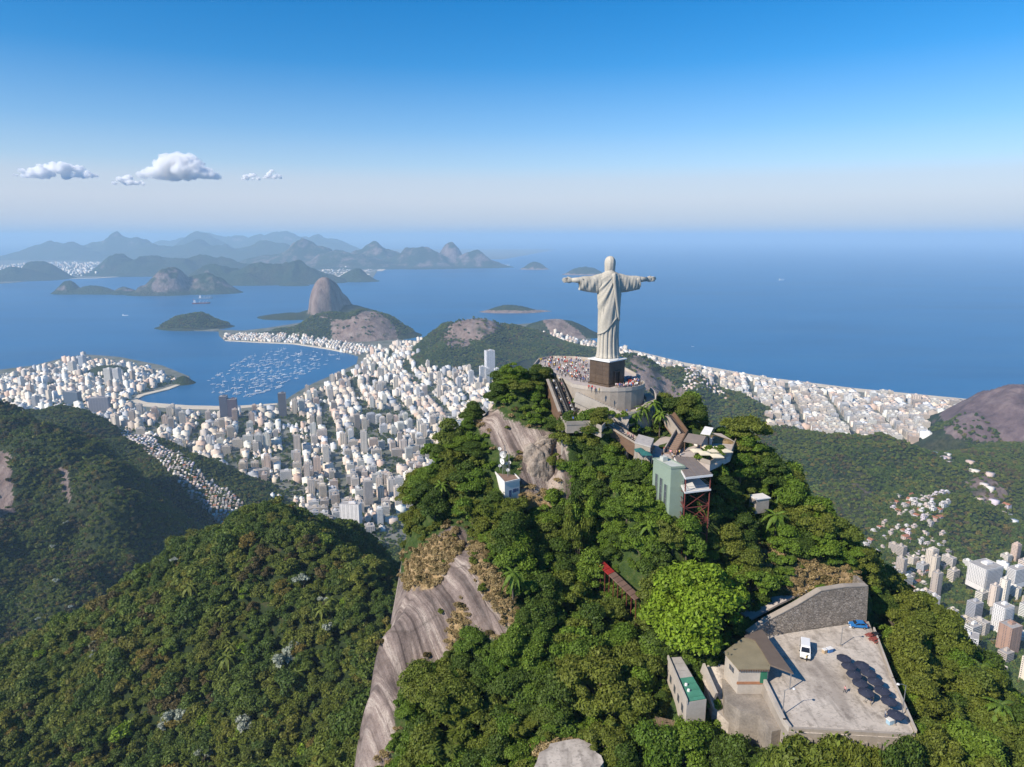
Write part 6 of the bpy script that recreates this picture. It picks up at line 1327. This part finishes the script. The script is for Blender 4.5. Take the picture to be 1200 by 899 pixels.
def crate(u, v, label, m, d=(1.3, .9, .9)):
    p = G(u, v, LZ); o = empty('storage_box', (p[0], p[1], LZ + .02), R(20)); tag(o, label, 'box'); q = MB(); q.box((0, 0, d[2] / 2), d); q.build('body', m, o, bevel=.04); q = MB(); q.box((0, 0, d[2] + .05), (d[0] + .08, d[1] + .08, .12)); q.build('lid', WH, o)
crate(972, 764, 'blue and white storage box near the white van', pm('blue_box', (.05, .17, .42), .5)); crate(966, 765, 'beige barrel like box near the white van', pm('beige_box', (.45, .34, .22), .7), (.8, .8, .8)); crate(1043, 848, 'pale blue box at the outer parapet by the last parasol', pm('pale_blue_box', (.33, .48, .58), .5))
crate(921, 740, 'pale pillar box against the stone wall', CONC2, (.8, .8, 1.5))
for k, (u, v, m_) in enumerate(((1020, 747, pm('rust_red', (.28, .07, .05), .8)), (1025, 746, DARKD), (1024, 752, pm('rust_red', (.28, .07, .05), .8)))):
    p = G(u, v, LZ); o = empty('picnic_table', (p[0], p[1], LZ + .02), R(30)); tag(o, '%s picnic table by the parapet near the blue car' % ('red', 'black', 'red')[k], 'table', 'picnic tables near the blue car')
    for y in (-.35, 0, .35): q = MB(); q.box((0, y, .74), (1.8, .3, .06)); q.build('table_board', m_, o)
    for y in (-.85, .85): q = MB(); q.box((0, y, .45), (1.8, .28, .06)); q.build('bench_board', m_, o)
    for x in (-.65, .65): q = MB(); q.bar((x, -.85, .4), (x, .85, .4), .08, .08); q.build('brace', m_, o); q = MB(); q.bar((x, -.7, 0), (x, -.2, .72), .08, .08); q.build('leg', m_, o); q = MB(); q.bar((x, .7, 0), (x, .2, .72), .08, .08); q.build('leg', m_, o)
# ================================================================== PEOPLE
SKIN = pm('skin', (.36, .22, .15), .7, .15, 3); HAIR = pm('hair', (.03, .02, .015), .7)
t = NT('shirt_cloth'); oi = t.n('ShaderNodeObjectInfo'); SHIRT = t.fin(oi.outputs['Color'], .85, .2)
TROU = [pm('jeans', (.05, .07, .13), .85), pm('dark_trousers', (.03, .03, .035), .85), pm('khaki', (.28, .22, .15), .85)]
def person_mesh(pose, tr):
    J = {'pel': (0, 0, .95), 'sp': (0, .01, 1.18), 'ch': (0, .01, 1.38), 'nk': (0, 0, 1.5), 'hd': (0, .03, 1.62), 'top': (0, .02, 1.74)}
    la, ra = {'stand': ((.25, .02, 1.12, .27, .08, .88), (-.25, .02, 1.12, -.27, .08, .88)), 'photo': ((.26, .14, 1.2, .12, .36, 1.45), (-.26, .14, 1.2, -.12, .36, 1.45)), 'wave': ((.42, 0, 1.42, .66, .02, 1.46), (-.42, 0, 1.42, -.66, .02, 1.46)), 'walk': ((.25, .16, 1.14, .24, .3, .95), (-.25, -.12, 1.13, -.26, -.16, .88))}[pose]
    st = .22 if pose == 'walk' else .03
    vs = [J[k] for k in ('pel', 'sp', 'ch', 'nk', 'hd', 'top')] + [(.18, 0, 1.42), la[:3], la[3:], (-.18, 0, 1.42), ra[:3], ra[3:], (.1, 0, .9), (.11, .03 + st * .6, .5), (.12, st, .08), (.12, st + .14, .04), (-.1, 0, .9), (-.11, .03 - st * .3, .5), (-.12, -st, .08), (-.12, -st + .14, .04)]
    es = [(0, 1), (1, 2), (2, 3), (3, 4), (4, 5), (2, 6), (6, 7), (7, 8), (2, 9), (9, 10), (10, 11), (0, 12), (12, 13), (13, 14), (14, 15), (0, 16), (16, 17), (17, 18), (18, 19)]
    rad = [.15, .135, .16, .06, .1, .085, .075, .05, .038, .075, .05, .038, .1, .07, .05, .045, .1, .07, .05, .045]
    me = bpy.data.meshes.new('p'); me.from_pydata(vs, es, []); o = bpy.data.objects.new('p', me); COL.objects.link(o)
    o.modifiers.new('s', 'SKIN'); o.modifiers.new('d', 'SUBSURF').levels = 1
    for i, sv in enumerate(me.skin_vertices[0].data): sv.radius = (rad[i] * (1.25 if i < 3 else 1), rad[i] * (.8 if i < 3 else 1)); sv.use_root = (i == 0)
    dg = bpy.context.evaluated_depsgraph_get(); r = bpy.data.meshes.new_from_object(o.evaluated_get(dg)); bpy.data.objects.remove(o)
    r.name = 'person'; r.materials.clear()
    for m in (SHIRT, TROU[tr], SKIN, HAIR): r.materials.append(m)
    for p in r.polygons:
        z = p.center.z; x = abs(p.center.x); p.use_smooth = True
        if z > 1.49: p.material_index = 3 if (z > 1.66 or p.center.y < -.0) and z > 1.54 else 2
        elif z < .12: p.material_index = 1
        elif x > .3 and z < 1.6 and pose == 'wave' or (pose != 'wave' and x > .2 and z < 1.16 and z > .8) or (pose == 'photo' and p.center.y > .22): p.material_index = 2
        elif z < .98: p.material_index = 1
        else: p.material_index = 0
    return r
PM = {(ps, k): person_mesh(ps, k) for ps in ('stand', 'photo', 'wave', 'walk') for k in range(3)}
SC_ = [('white', (.75, .74, .72)), ('red', (.45, .04, .03)), ('black', (.025, .025, .03)), ('blue', (.06, .13, .38)), ('pink', (.60, .30, .30)), ('yellow', (.62, .45, .08)), ('grey', (.32, .32, .33)), ('beige', (.5, .40, .28)), ('orange', (.6, .2, .05)), ('navy', (.03, .04, .10))]
POSE = {'stand': 'standing', 'photo': 'holding a camera', 'wave': 'with arms spread', 'walk': 'walking'}
TRN = ['jeans', 'dark trousers', 'khakis']
def person(p, where, rz=None, cw=None):
    ps = random.choices(['stand', 'photo', 'wave', 'walk'], [6, 2, 1, 3])[0]; k = random.randrange(3); cn, cc = random.choices(SC_, cw or [6, 2.5, 2, 1.5, 2, .8, 1, 1.5, .8, 1])[0]
    o = bpy.data.objects.new('person', PM[(ps, k)]); COL.objects.link(o); o.location = p; o.rotation_euler = (0, 0, random.random() * 6.283 if rz is None else rz); s = random.uniform(.92, 1.06); o.scale = (s, s, s); o.color = (*cc, 1)
    lb = 'person in %s shirt and %s %s %s' % (cn, TRN[k], POSE[ps], where); tag(o, lb, 'person', 'people ' + lb[10:])
cnt = 0; crowdP = [(632, 424.5), (648, 422), (680, 422.5), (692, 428), (690, 447), (680, 450), (664, 445), (652, 438), (640, 431)]
taken = []
def free(p, d=.55):
    if any((p[0] - q[0]) ** 2 + (p[1] - q[1]) ** 2 < d * d for q in taken): return False
    taken.append(p); return True
while cnt < 150:
    u, v = random.uniform(630, 692), random.uniform(421, 451)
    if not inside(crowdP, np.array([u]), np.array([v]))[0]: continue
    p = G(u, v, 711.03)
    if math.hypot(p[0] - S0.x, p[1] - S0.y) < 6.3 or not free(p): continue
    person(p, 'in the crowd beside the pedestal'); cnt += 1
cnt = 0
while cnt < 70:
    a = R(random.uniform(-75, 40)); r_ = random.uniform(6.6, 10.2); p = (S0.x + r_ * math.cos(a), S0.y - 1 + r_ * .78 * math.sin(a), 711.03)
    if math.hypot(p[0] - S0.x, p[1] - S0.y) < 6.2 or not free(p): continue
    person(p, 'by the pedestal doorway'); cnt += 1
for (u, v, z) in ((694, 458, 711.03), (697, 460, 711.03), (690, 457, 711.03), (702, 461, 711.03)): person(G(u, v, z), 'at the parapet')
for i in range(16): f = random.random(); p = e1a.lerp(e1b, f) + sdv * random.choice((1.0, -1.2)); person((p.x, p.y, p.z + .12), 'riding the twin escalators', math.atan2((e1a - e1b).y, (e1a - e1b).x) - 1.57)
for i in range(9): u, v = random.uniform(664, 702), random.uniform(489, 495); person(G(u, v, 703.92), 'on the landing')
for i in range(7): p = w1.lerp(w2, random.random()); person((p.x, p.y, p.z + .12), 'on the long sloping walkway')
for i in range(10): a = R(random.uniform(-110, -30)); person((S0.x + 13 * math.cos(a), S0.y - 1.3 + 10.8 * math.sin(a), 704.45), 'on the pale lower terrace')
for i in range(14): u, v = random.uniform(775, 800), random.uniform(530, 540); person(G(u, v, 697.52), 'behind the elevator tower')
for (u, v) in ((1023, 822), (1020, 826), (1037, 841), (945, 775), (990, 812)): person(G(u, v, LZ + .02), 'near the navy parasols')
for i in range(8): f = random.random(); u, v = 800 + f * 40, 521 + random.uniform(-3, 3); person(G(u, v, 697.52), 'among the cream parasols')
# ================================================================== TREES ON THE MOUNTAIN
CLEAR = [([(640, 416), (757, 430), (772, 462), (742, 484), (705, 488), (660, 488), (645, 470), (632, 440)], 199), ([(690, 487), (706, 484), (772, 527), (768, 538), (742, 526)], 190), ([(655, 486), (715, 490), (712, 502), (664, 501)], 187), ([(763, 534), (805, 533), (838, 554), (830, 572), (818, 598), (790, 606), (775, 580), (764, 560)], 172),
         ([(740, 510), (800, 502), (868, 508), (868, 540), (805, 540), (760, 535)], 190), ([(781, 483), (798, 488), (806, 530), (782, 532)], 192), ([(573, 522), (610, 536), (610, 580), (592, 580), (574, 562)], 187), ([(884, 715), (950, 686), (1016, 686), (1024, 730), (1050, 790), (1074, 850), (1060, 858), (920, 848), (886, 798), (846, 772), (846, 755), (875, 735)], 164),
         ([(834, 782), (890, 785), (917, 848), (937, 878), (900, 862), (852, 836)], 150), ([(776, 764), (800, 766), (829, 815), (826, 832), (800, 848), (780, 800)], 148), ([(628, 876), (655, 864), (690, 868), (706, 890), (706, 915), (625, 915)], 130), ([(704, 655), (716, 662), (748, 695), (745, 706), (708, 670)], 160), ([(884, 575), (898, 576), (898, 590), (884, 590)], 172), ([(768, 835), (792, 845), (790, 868), (770, 860)], 128), ([(612, 512), (650, 512), (652, 592), (618, 592)], 200)]
CLEAR += [([(540, 370), (660, 370), (648, 424), (622, 427), (592, 425), (574, 436), (560, 470), (545, 470)], 400), ([(642, 436), (660, 440), (680, 490), (655, 492), (646, 470)], 206)]
CL_ROCK = [([(553, 645), (590, 695), (606, 738), (575, 750), (545, 733), (525, 765), (480, 790), (455, 840), (450, 905), (410, 905), (418, 790), (440, 740), (465, 690), (500, 655), (522, 630), (545, 625)], 400), ([(558, 488), (572, 478), (600, 497), (640, 512), (655, 524), (650, 545), (612, 540), (585, 528), (562, 512)], 400), ([(658, 560), (670, 560), (670, 600), (660, 600)], 400)]
def blocked(P, Rc, H, soft=1.0, polys=None):
    x, y, z = P
    for poly, yf in (polys or CLEAR + CL_ROCK):
        if y > yf + 2: continue
        pts = np.array([(x, y, z + .5), (x, y, z + H * .5), (x - Rc * .75 * soft, y, z + H * .6), (x + Rc * .75 * soft, y, z + H * .6), (x, y, z + H * .92)])
        u, v = pix(pts)
        if inside(poly, u, v).any(): return True
    return False
FOOT = [LOTPOLY, PLZ, LOWP, UPP, LAND, TP, [(p.x, p.y) for p in (A4, B4, C4, D4)], TAN, BRN, CP, YP, AP]
def onfoot(x, y, m=0.0):
    for pl in FOOT:
        cx, cy = sum(p[0] for p in pl) / len(pl), sum(p[1] for p in pl) / len(pl); L = math.hypot(x - cx, y - cy) + 1e-6
        f = max(0, 1 - m / L)
        if inside(pl, np.array([cx + (x - cx) * f]), np.array([cy + (y - cy) * f]))[0]: return True
    return False
NEAR = []
def zone(x, y, u, v):
    if u < 560: return 'above the bare cliff' if v < 640 else 'at the lower edge of the bare cliff'
    if v < 515 and u < 660: return 'on the wooded crest left of the viewing terrace'
    if u < 680 and v < 640: return 'around the antenna building'
    if u > 1015: return 'on the right flank beside the parking terrace'
    if u > 800 and v < 690: return 'on the right shoulder beyond the elevator tower'
    if u > 700 and v < 600: return 'between the walkway and the elevator tower'
    if v > 800: return 'at the foot of the slope'
    if u > 760: return 'around the long building and the station'
    return 'on the slope below the elevator tower'
xs, ys = scatter(-70, 190, 62, 250, 4.9, .5); zs = mt_fn(xs, ys); order = np.argsort(ys)
wts = {('broadleaf_tree', 'mid green'): 7, ('broadleaf_tree', 'dark green'): 6, ('broadleaf_tree', 'olive green'): 4.5, ('broadleaf_tree', 'olive brown'): .5, ('palm_tree', 'green'): .5, ('bamboo_clump', 'olive brown'): .7}
ks_, ws_ = list(wts), list(wts.values())
RX, RY, RK, DR = ROCKMASK
def masks(x, y):
    i = int(np.clip((x - RX[0, 0]) / RES, 0, RX.shape[1] - 1)); j = int(np.clip((y - RY[0, 0]) / RES, 0, RX.shape[0] - 1)); return RK[j, i], DR[j, i]
# the ones picked out by eye: (species key, pixel of the crown's foot, metres ahead, scale)
SPECIAL = [(('bamboo_clump', 'olive brown'), 580, 618, 176, 1.0), (('bamboo_clump', 'olive brown'), 555, 606, 180, .9), (('bamboo_clump', 'olive brown'), 535, 850, 130, 1.1), (('bamboo_clump', 'olive brown'), 610, 850, 126, .8), (('palm_tree', 'green'), 752, 500, 193, .9), (('palm_tree', 'green'), 765, 497, 194, 1.0), (('palm_tree', 'green'), 773, 503, 191, .85), (('palm_tree', 'green'), 744, 505, 191, .8), (('palm_tree', 'green'), 760, 640, 160, 1.1),
           (('broadleaf_tree', 'olive brown'), 525, 830, 133, 1.25), (('broadleaf_tree', 'olive brown'), 700, 800, 131, 1.5), (('broadleaf_tree', 'olive brown'), 720, 830, 127, 1.3), (('broadleaf_tree', 'mid green'), 600, 478, 207, .8), (('broadleaf_tree', 'olive green'), 610, 486, 203, .8), (('broadleaf_tree', 'mid green'), 632, 494, 201, .75), (('broadleaf_tree', 'dark green'), 585, 482, 205, .75), (('broadleaf_tree', 'mid green'), 630, 484, 204, .6), (('broadleaf_tree', 'dark green'), 668, 530, 190, 1.0), (('broadleaf_tree', 'mid green'), 690, 540, 186, 1.0),
           (('broadleaf_tree', 'olive green'), 805, 495, 197, .9), (('broadleaf_tree', 'dark green'), 815, 497, 197, .9), (('shrub', 'green'), 676, 474, 194, .8), (('shrub', 'green'), 712, 488, 189, 1.0), (('shrub', 'green'), 735, 500, 190, 1.2), (('shrub', 'green'), 728, 493, 188, 1.1), (('shrub', 'green'), 832, 538, 172, 1.3), (('shrub', 'green'), 842, 536, 172, 1.2), (('shrub', 'green'), 822, 540, 171, 1.0), (('broadleaf_tree', 'mid green'), 827, 838, 133, .5), (('shrub', 'olive green'), 855, 785, 141, .9), (('broadleaf_tree', 'mid green'), 960, 700, 154, .5)]
placed = []
limeP = Vector((*D(812, 778, 145)[:2], 0)); limeP.z = float(mt_fn(limeP.x, limeP.y)); 
lt = empty('broadleaf_tree', limeP, 1.1); lt.scale = (1.85, 1.75, 1.6); tag(lt, 'very large bright lime green tree beside the station building', 'tree'); link('crown', LIME[0], [], lt); link('trunk', LIME[1], [], lt)
placed.append((limeP.x, limeP.y, 12))
def put(i, x, y, z, s, rz, label=None, sz=None):
    NEAR.append((i, x, y, z, s, rz, label, sz or s))
TOPS = [  # trees whose crown top is seen at a pixel: species, u, v of top, metres ahead, width scale
    (('broadleaf_tree', 'olive brown'), 980, 833, 103, 1.7), (('broadleaf_tree', 'olive brown'), 1036, 858, 103, 1.1), (('broadleaf_tree', 'dark green'), 1066, 862, 104, 1.0), (('broadleaf_tree', 'olive brown'), 940, 858, 104, 1.1), (('broadleaf_tree', 'mid green'), 748, 540, 176, .8), (('broadleaf_tree', 'mid green'), 760, 548, 171, .8), (('broadleaf_tree', 'dark green'), 690, 520, 184, 1.0), (('broadleaf_tree', 'mid green'), 690, 545, 178, 1.0), (('broadleaf_tree', 'olive green'), 660, 535, 186, .8), (('broadleaf_tree', 'mid green'), 600, 441, 206, 1.1), (('broadleaf_tree', 'olive green'), 620, 446, 205, 1.0), (('broadleaf_tree', 'dark green'), 583, 456, 206, 1.0), (('broadleaf_tree', 'olive brown'), 1012, 852, 103, 1.1), (('broadleaf_tree', 'mid green'), 905, 868, 108, 1.0), (('broadleaf_tree', 'mid green'), 930, 872, 105, .9), (('broadleaf_tree', 'olive brown'), 1092, 848, 108, 1.1), (('broadleaf_tree', 'dark green'), 1050, 872, 102, .9), (('broadleaf_tree', 'dark green'), 860, 850, 117, 1.2), (('broadleaf_tree', 'mid green'), 815, 838, 121, 1.1), (('broadleaf_tree', 'mid green'), 770, 838, 118, 1.2),
    (('broadleaf_tree', 'mid green'), 772, 572, 162, 1.0), (('broadleaf_tree', 'mid green'), 752, 560, 166, 1.1), (('broadleaf_tree', 'dark green'), 738, 545, 172, 1.1), (('broadleaf_tree', 'olive green'), 790, 604, 157, .9), (('broadleaf_tree', 'mid green'), 808, 600, 157, 1.0), (('broadleaf_tree', 'dark green'), 832, 574, 166, 1.0), (('broadleaf_tree', 'dark green'), 850, 556, 170, 1.0), (('broadleaf_tree', 'mid green'), 870, 530, 178, 1.1), (('broadleaf_tree', 'dark green'), 862, 536, 175, .8), (('broadleaf_tree', 'mid green'), 880, 524, 184, 1.0), (('shrub', 'green'), 845, 541, 172, 1.3), (('broadleaf_tree', 'dark green'), 840, 590, 162, 1.0), (('broadleaf_tree', 'mid green'), 735, 580, 168, 1.1), (('broadleaf_tree', 'dark green'), 700, 540, 182, 1.0), (('broadleaf_tree', 'mid green'), 755, 610, 160, 1.1),
    (('broadleaf_tree', 'mid green'), 512, 512, 203, 1.1), (('broadleaf_tree', 'mid green'), 540, 515, 200, 1.2), (('broadleaf_tree', 'dark green'), 555, 525, 196, 1.1), (('broadleaf_tree', 'mid green'), 497, 545, 198, 1.1), (('broadleaf_tree', 'olive green'), 525, 550, 192, 1.2), (('broadleaf_tree', 'mid green'), 555, 560, 187, 1.1), (('broadleaf_tree', 'dark green'), 500, 590, 190, 1.0), (('broadleaf_tree', 'olive green'), 480, 610, 190, .8), (('broadleaf_tree', 'mid green'), 580, 625, 172, 1.0), (('broadleaf_tree', 'dark green'), 610, 605, 176, 1.0), (('broadleaf_tree', 'olive green'), 490, 775, 140, 1.2), (('broadleaf_tree', 'mid green'), 552, 735, 146, 1.0), (('broadleaf_tree', 'olive brown'), 515, 780, 136, 1.3)]
rt_ = random.Random(12)
for v_ in range(504, 606, 13):
    for u_ in range(656, 766, 12):
        uu_, vv_ = u_ + rt_.uniform(-4, 4), v_ + rt_.uniform(-4, 4); lim = 513 if uu_ < 690 else 498 + (uu_ - 694) * .62 + 18
        if vv_ < lim or (uu_ < 676 and vv_ > 545): continue
        TOPS.append((rt_.choice([('broadleaf_tree', 'mid green')] * 3 + [('broadleaf_tree', 'dark green')] * 3 + [('broadleaf_tree', 'olive green')]), uu_, vv_, 189.5 - (vv_ - 500) * .23 - max(0, uu_ - 700) * .08, rt_.uniform(.6, .95)))
for k_ in range(26):
    a_ = k_ / 26 * 6.283; SPECIAL.append((('shrub', rt_.choice(['green', 'olive green'])), 666 + 43 * math.cos(a_), 902 + 36 * math.sin(a_), D(666, 900, 100)[1] + 15.5 - 9 * math.sin(a_), rt_.uniform(.5, 1.0)))
for (key, u, v, Y, s) in TOPS:
    p = D(u, v, Y); z = float(mt_fn(p[0], p[1])); i = random.choice(SIDX[key]); hh = min(max(p[2] - z, 4.0), 24.0)
    put(i, p[0], p[1], z - .2, s, random.random() * 6.28, None, hh / SPEC[i][5]); placed.append((p[0], p[1], SPEC[i][4] * s * .7))
for (key, u, v, Y, s) in SPECIAL:
    p = D(u, v, Y); z = float(mt_fn(p[0], p[1])); i = random.choice(SIDX[key]); zt = max(z, min(p[2], z + 2.5)) if key[0] != 'shrub' or v > 860 else p[2]
    put(i, p[0], p[1], zt, s, random.random() * 6.28); placed.append((p[0], p[1], SPEC[i][4] * s * .8))
for q in order:
    x, y, z = float(xs[q]), float(ys[q]), float(zs[q])
    u, v = pix(np.array([x, y, z + 5])); u, v = float(u), float(v)
    if u < -30 or u > 1230 or v > 985 or v < 380: continue
    if z < 600: continue
    rk_, dr_ = masks(x, y); key = random.choices(ks_, ws_)[0]; s = random.uniform(.72, 1.3)
    if u > 1000 and random.random() < .5: key = ('broadleaf_tree', 'olive green')
    if rk_ > .45 or dr_ > .45: continue
    i = random.choice(SIDX[key]); Rc, H = SPEC[i][4] * s, SPEC[i][5] * s
    if any((x - a) ** 2 + (y - b_) ** 2 < (r_ * .7 + Rc * .15) ** 2 for a, b_, r_ in placed[:180]): continue
    ok = False
    for tr in range(3):
        if not onfoot(x, y, Rc * .5) and not blocked((x, y, z), Rc, H): ok = True; break
        s *= .7; Rc *= .7; H *= .7
    if not ok:
        i = random.choice(SIDX[('shrub', 'green')] + SIDX[('shrub', 'olive green')]); s = random.uniform(.5, .9)
        if onfoot(x, y, .6) or blocked((x, y, z), 2 * s, 3 * s, .5): continue
    put(i, x, y, z - .15, s, random.random() * 6.28, None, s * random.uniform(.85, 1.2))
# dry shrubs and grass tufts dotted over bare ground and cliff edges
xs2, ys2 = scatter(-45, 120, 95, 215, 2.4, .5)
for x, y in zip(xs2, ys2):
    z = float(mt_fn(x, y)); rk_, dr_ = masks(x, y); u, v = [float(q) for q in pix(np.array([x, y, z]))]
    edge = .08 < rk_ < .6 or (dr_ > .3 and random.random() < .3) or (rk_ > .9 and random.random() < .03)
    if not edge or not (380 < u < 1090 and 480 < v < 910): continue
    if onfoot(x, y, .5) or blocked((x, y, z), .8, 1.2, .5, CLEAR): continue
    i = random.choice(SIDX[('shrub', 'dry brown')] * 3 + SIDX[('shrub', 'olive green')] * 2 + SIDX[('shrub', 'green')]); put(i, x, y, z - .1, random.uniform(.3, .75), random.random() * 6.28)
# straw coloured grass over the dry patches and along the cliff top
gm = [lowproto(320 + k, 2.0, 1.6, 9, 420, .3, 'dome', L_STRAW) for k in range(2)]; gp = []
xg, yg = scatter(-45, 120, 95, 215, 1.25, .5)
for x, y in zip(xg, yg):
    rk_, dr_ = masks(x, y)
    if (dr_ > .3 or (.15 < rk_ < .75 and random.random() < .25)) and not onfoot(x, y, .3): gp.append((x, y, float(mt_fn(x, y)) - .35, random.uniform(.3, .75)))
gp = np.array(gp); forest('dry_grass', gp[:, :3], gp[:, 3], rng.integers(0, 2, len(gp)), gm, 'straw coloured dry grass along the top of the bare cliff', 'grass')
def disp(n): i, x, y, z, s, rz, l, sz = n; return -(SPEC[i][4] * s) / math.hypot(x, y, z - HC)
NEAR.sort(key=disp); made = {}; rest = []
for (i, x, y, z, s, rz, lab, sz) in NEAR:
    nm, desc, cm, tm, Rc, H = SPEC[i]
    if made.get(nm, 0) >= 298: rest.append((i, x, y, z, s)); continue
    made[nm] = made.get(nm, 0) + 1
    o = empty(nm, (x, y, z), rz); o.scale = (s, s, sz); u, v = pix(np.array([x, y, z + 4])); zn = zone(x, y, float(u), float(v))
    sizew = 'large ' if s > 1.15 else ('small ' if s < .8 else '')
    lb = lab or '%s%s %s %s' % (sizew, desc, nm.replace('_', ' '), zn); tag(o, lb, {'broadleaf_tree': 'tree', 'palm_tree': 'palm', 'bamboo_clump': 'bamboo', 'shrub': 'shrub'}[nm], lb.replace(' tree', ' trees').replace(' shrub', ' shrubs').replace(' clump', ' clumps'))
    c = bpy.data.objects.new('crown', cm); COL.objects.link(c); c.parent = o; c = bpy.data.objects.new('trunk', tm); COL.objects.link(c); c.parent = o
# low undergrowth closing the gaps between the trees
xu, yu = scatter(-62, 185, 66, 245, 2.7, .5); zu = mt_fn(xu, yu); uu, vv = pix(np.stack([xu, yu, zu], -1)); ku = (uu > -20) & (uu < 1220) & (vv < 960) & (zu > 605); ug = []
for x, y, z in zip(xu[ku], yu[ku], zu[ku]):
    rk_, dr_ = masks(x, y)
    if rk_ > .5 or dr_ > .45 or onfoot(x, y, 1.0): continue
    s = random.uniform(.6, 1.3)
    for _ in range(3):
        if blocked((x, y, z), 2 * s, 3 * s, .35): s *= .7
        else: break
    pn = float(fbm(x / 16, y / 16, 66, 3)); ug.append((random.choice(SIDX[('shrub', 'olive green')] if pn > .18 else SIDX[('shrub', 'green')]), x, y, z - .2, s))
rest += ug
if rest:
    forest('undergrowth', np.array([(r_[1], r_[2], r_[3]) for r_ in rest]), np.array([r_[4] for r_ in rest]), np.array([r_[0] for r_ in rest]), [s_[2] for s_ in SPEC], 'tangled green trees and scrub filling the mountain slope', 'undergrowth')
# silver leaved trees flecking the left hill and ridge
sm = [lowproto(300 + k, 3.6, 7, 8, 700, .55, 'umbrella', L_SILVER) for k in range(2)]; stt = tree_proto(303, 3.6, 7, 8, 10, .5, 'dome')[1]; withm(stt, BARK)
for (u, v, s) in ((290, 600, 1.0), (330, 785, 1.7), (285, 855, 1.3), (200, 850, 1.4), (215, 838, 1.2), (190, 858, 1.1), (355, 685, 1.2), (347, 756, .9), (380, 710, .8), (385, 738, 1.0), (240, 893, 1.0), (112, 772, .8), (125, 762, .7), (83, 712, .7), (45, 725, .6), (205, 656, .7), (278, 641, .6), (66, 682, .7), (78, 614, .8), (62, 642, .7), (10, 870, .7), (110, 755, .6)):
    best = None
    for Y in np.arange(240, 1400, 3.0):
        p = D(u, v, Y); zz = float(lh_fn(np.array(p[0]), np.array(p[1]))) if Y < 700 else float(lr_fn(np.array([p[0]]), np.array([p[1]]))[0])
        if zz + 8.5 >= p[2]: best = (p[0], p[1], zz + 4.6); break
    if best:
        far_ = best[1] > 700; o = empty('silver_leaved_tree', best, random.random() * 6); o.scale = (s * (1.9 if far_ else 1.4),) * 3; lb = 'silvery white leaved tree on %s' % ('the distant forested ridge' if far_ else 'the near forest slope left of the cliff'); tag(o, lb, 'tree', lb.replace('tree', 'trees'))
        c = bpy.data.objects.new('crown', sm[int(u) % 2]); COL.objects.link(c); c.parent = o; c = bpy.data.objects.new('trunk', stt); COL.objects.link(c); c.parent = o
# ================================================================== CLOUDS (far beyond the haze box's top)
t = NT('cloud_vapour'); t.t.nodes.remove(t.p); pv_ = t.n('ShaderNodeVolumePrincipled'); pv_.inputs['Color'].default_value = (1, 1, 1, 1); pv_.inputs['Density'].default_value = .0028; pv_.inputs['Anisotropy'].default_value = -.3; t.l(pv_.outputs[0], t.out.inputs['Volume'])
CLOUDM = t.m
def cloud(u, v, wpx, hpx, label, n):
    CLOUDM = t.m.copy(); CLOUDM.node_tree.nodes['Principled Volume'].inputs['Density'].default_value = .0045 * 26 / hpx
    Y = 42000.0; p = Vector(D(u, v, Y)); k = Y / F; W_, H_ = wpx * k / 2, hpx * k; bm = bmesh.new(); r = random.Random(u)
    for i in range(n * 2):
        f = r.uniform(-1, 1); env = (1 - abs(f) ** 1.5); rad = H_ * r.uniform(.08, .27) * (.5 + .6 * env)
        c = Vector((f * W_, r.uniform(-.35, .35) * W_, max(rad * .5, H_ * env * r.random() ** 1.2 * .85)))
        bmesh.ops.create_icosphere(bm, subdivisions=3, radius=1, matrix=Matrix.Translation(c) @ Matrix.Diagonal((rad * 1.5, rad * 1.5, rad, 1)))
    me = bpy.data.meshes.new('cloud'); bm.to_mesh(me); bm.free(); o = link('cloud', me, CLOUDM); o.location = p
    rm = o.modifiers.new('remesh', 'REMESH'); rm.mode = 'VOXEL'; rm.voxel_size = H_ / 22
    tx = bpy.data.textures.new('cloud_lumps', 'CLOUDS'); tx.noise_scale = H_ * .2; tx.noise_depth = 4; dm = o.modifiers.new('d', 'DISPLACE'); dm.texture = tx; dm.strength = H_ * .34; dm.mid_level = .5
    tag(o, label, 'cloud')
cloud(68, 207, 84, 18, 'long flat white cloud over the far left hills', 30); cloud(212, 208, 84, 26, 'tallest puffy white cloud above the hazy hills', 42); cloud(150, 216, 36, 11, 'thin low cloud between the two large clouds', 14); cloud(295, 211, 22, 9, 'small faint cloud right of the tallest cloud', 8); cloud(319, 209, 20, 10, 'small bright cloud at the end of the cloud row', 8)
# a lone bird high over the bay
bd = MB(); bd.add([(-.5, 0, .1), (0, .12, 0), (0, -.12, 0), (.5, 0, .1), (0, .35, 0), (0, -.4, 0)], [(0, 2, 1), (3, 1, 2), (1, 2, 4), (2, 1, 5)]); bo = bd.build('bird', pm('bird_dark', (.03, .03, .03), .8)); bo.location = D(414, 94, 260); bo.scale = (1.6,) * 3; tag(bo, 'dark bird gliding high in the blue sky', 'bird')
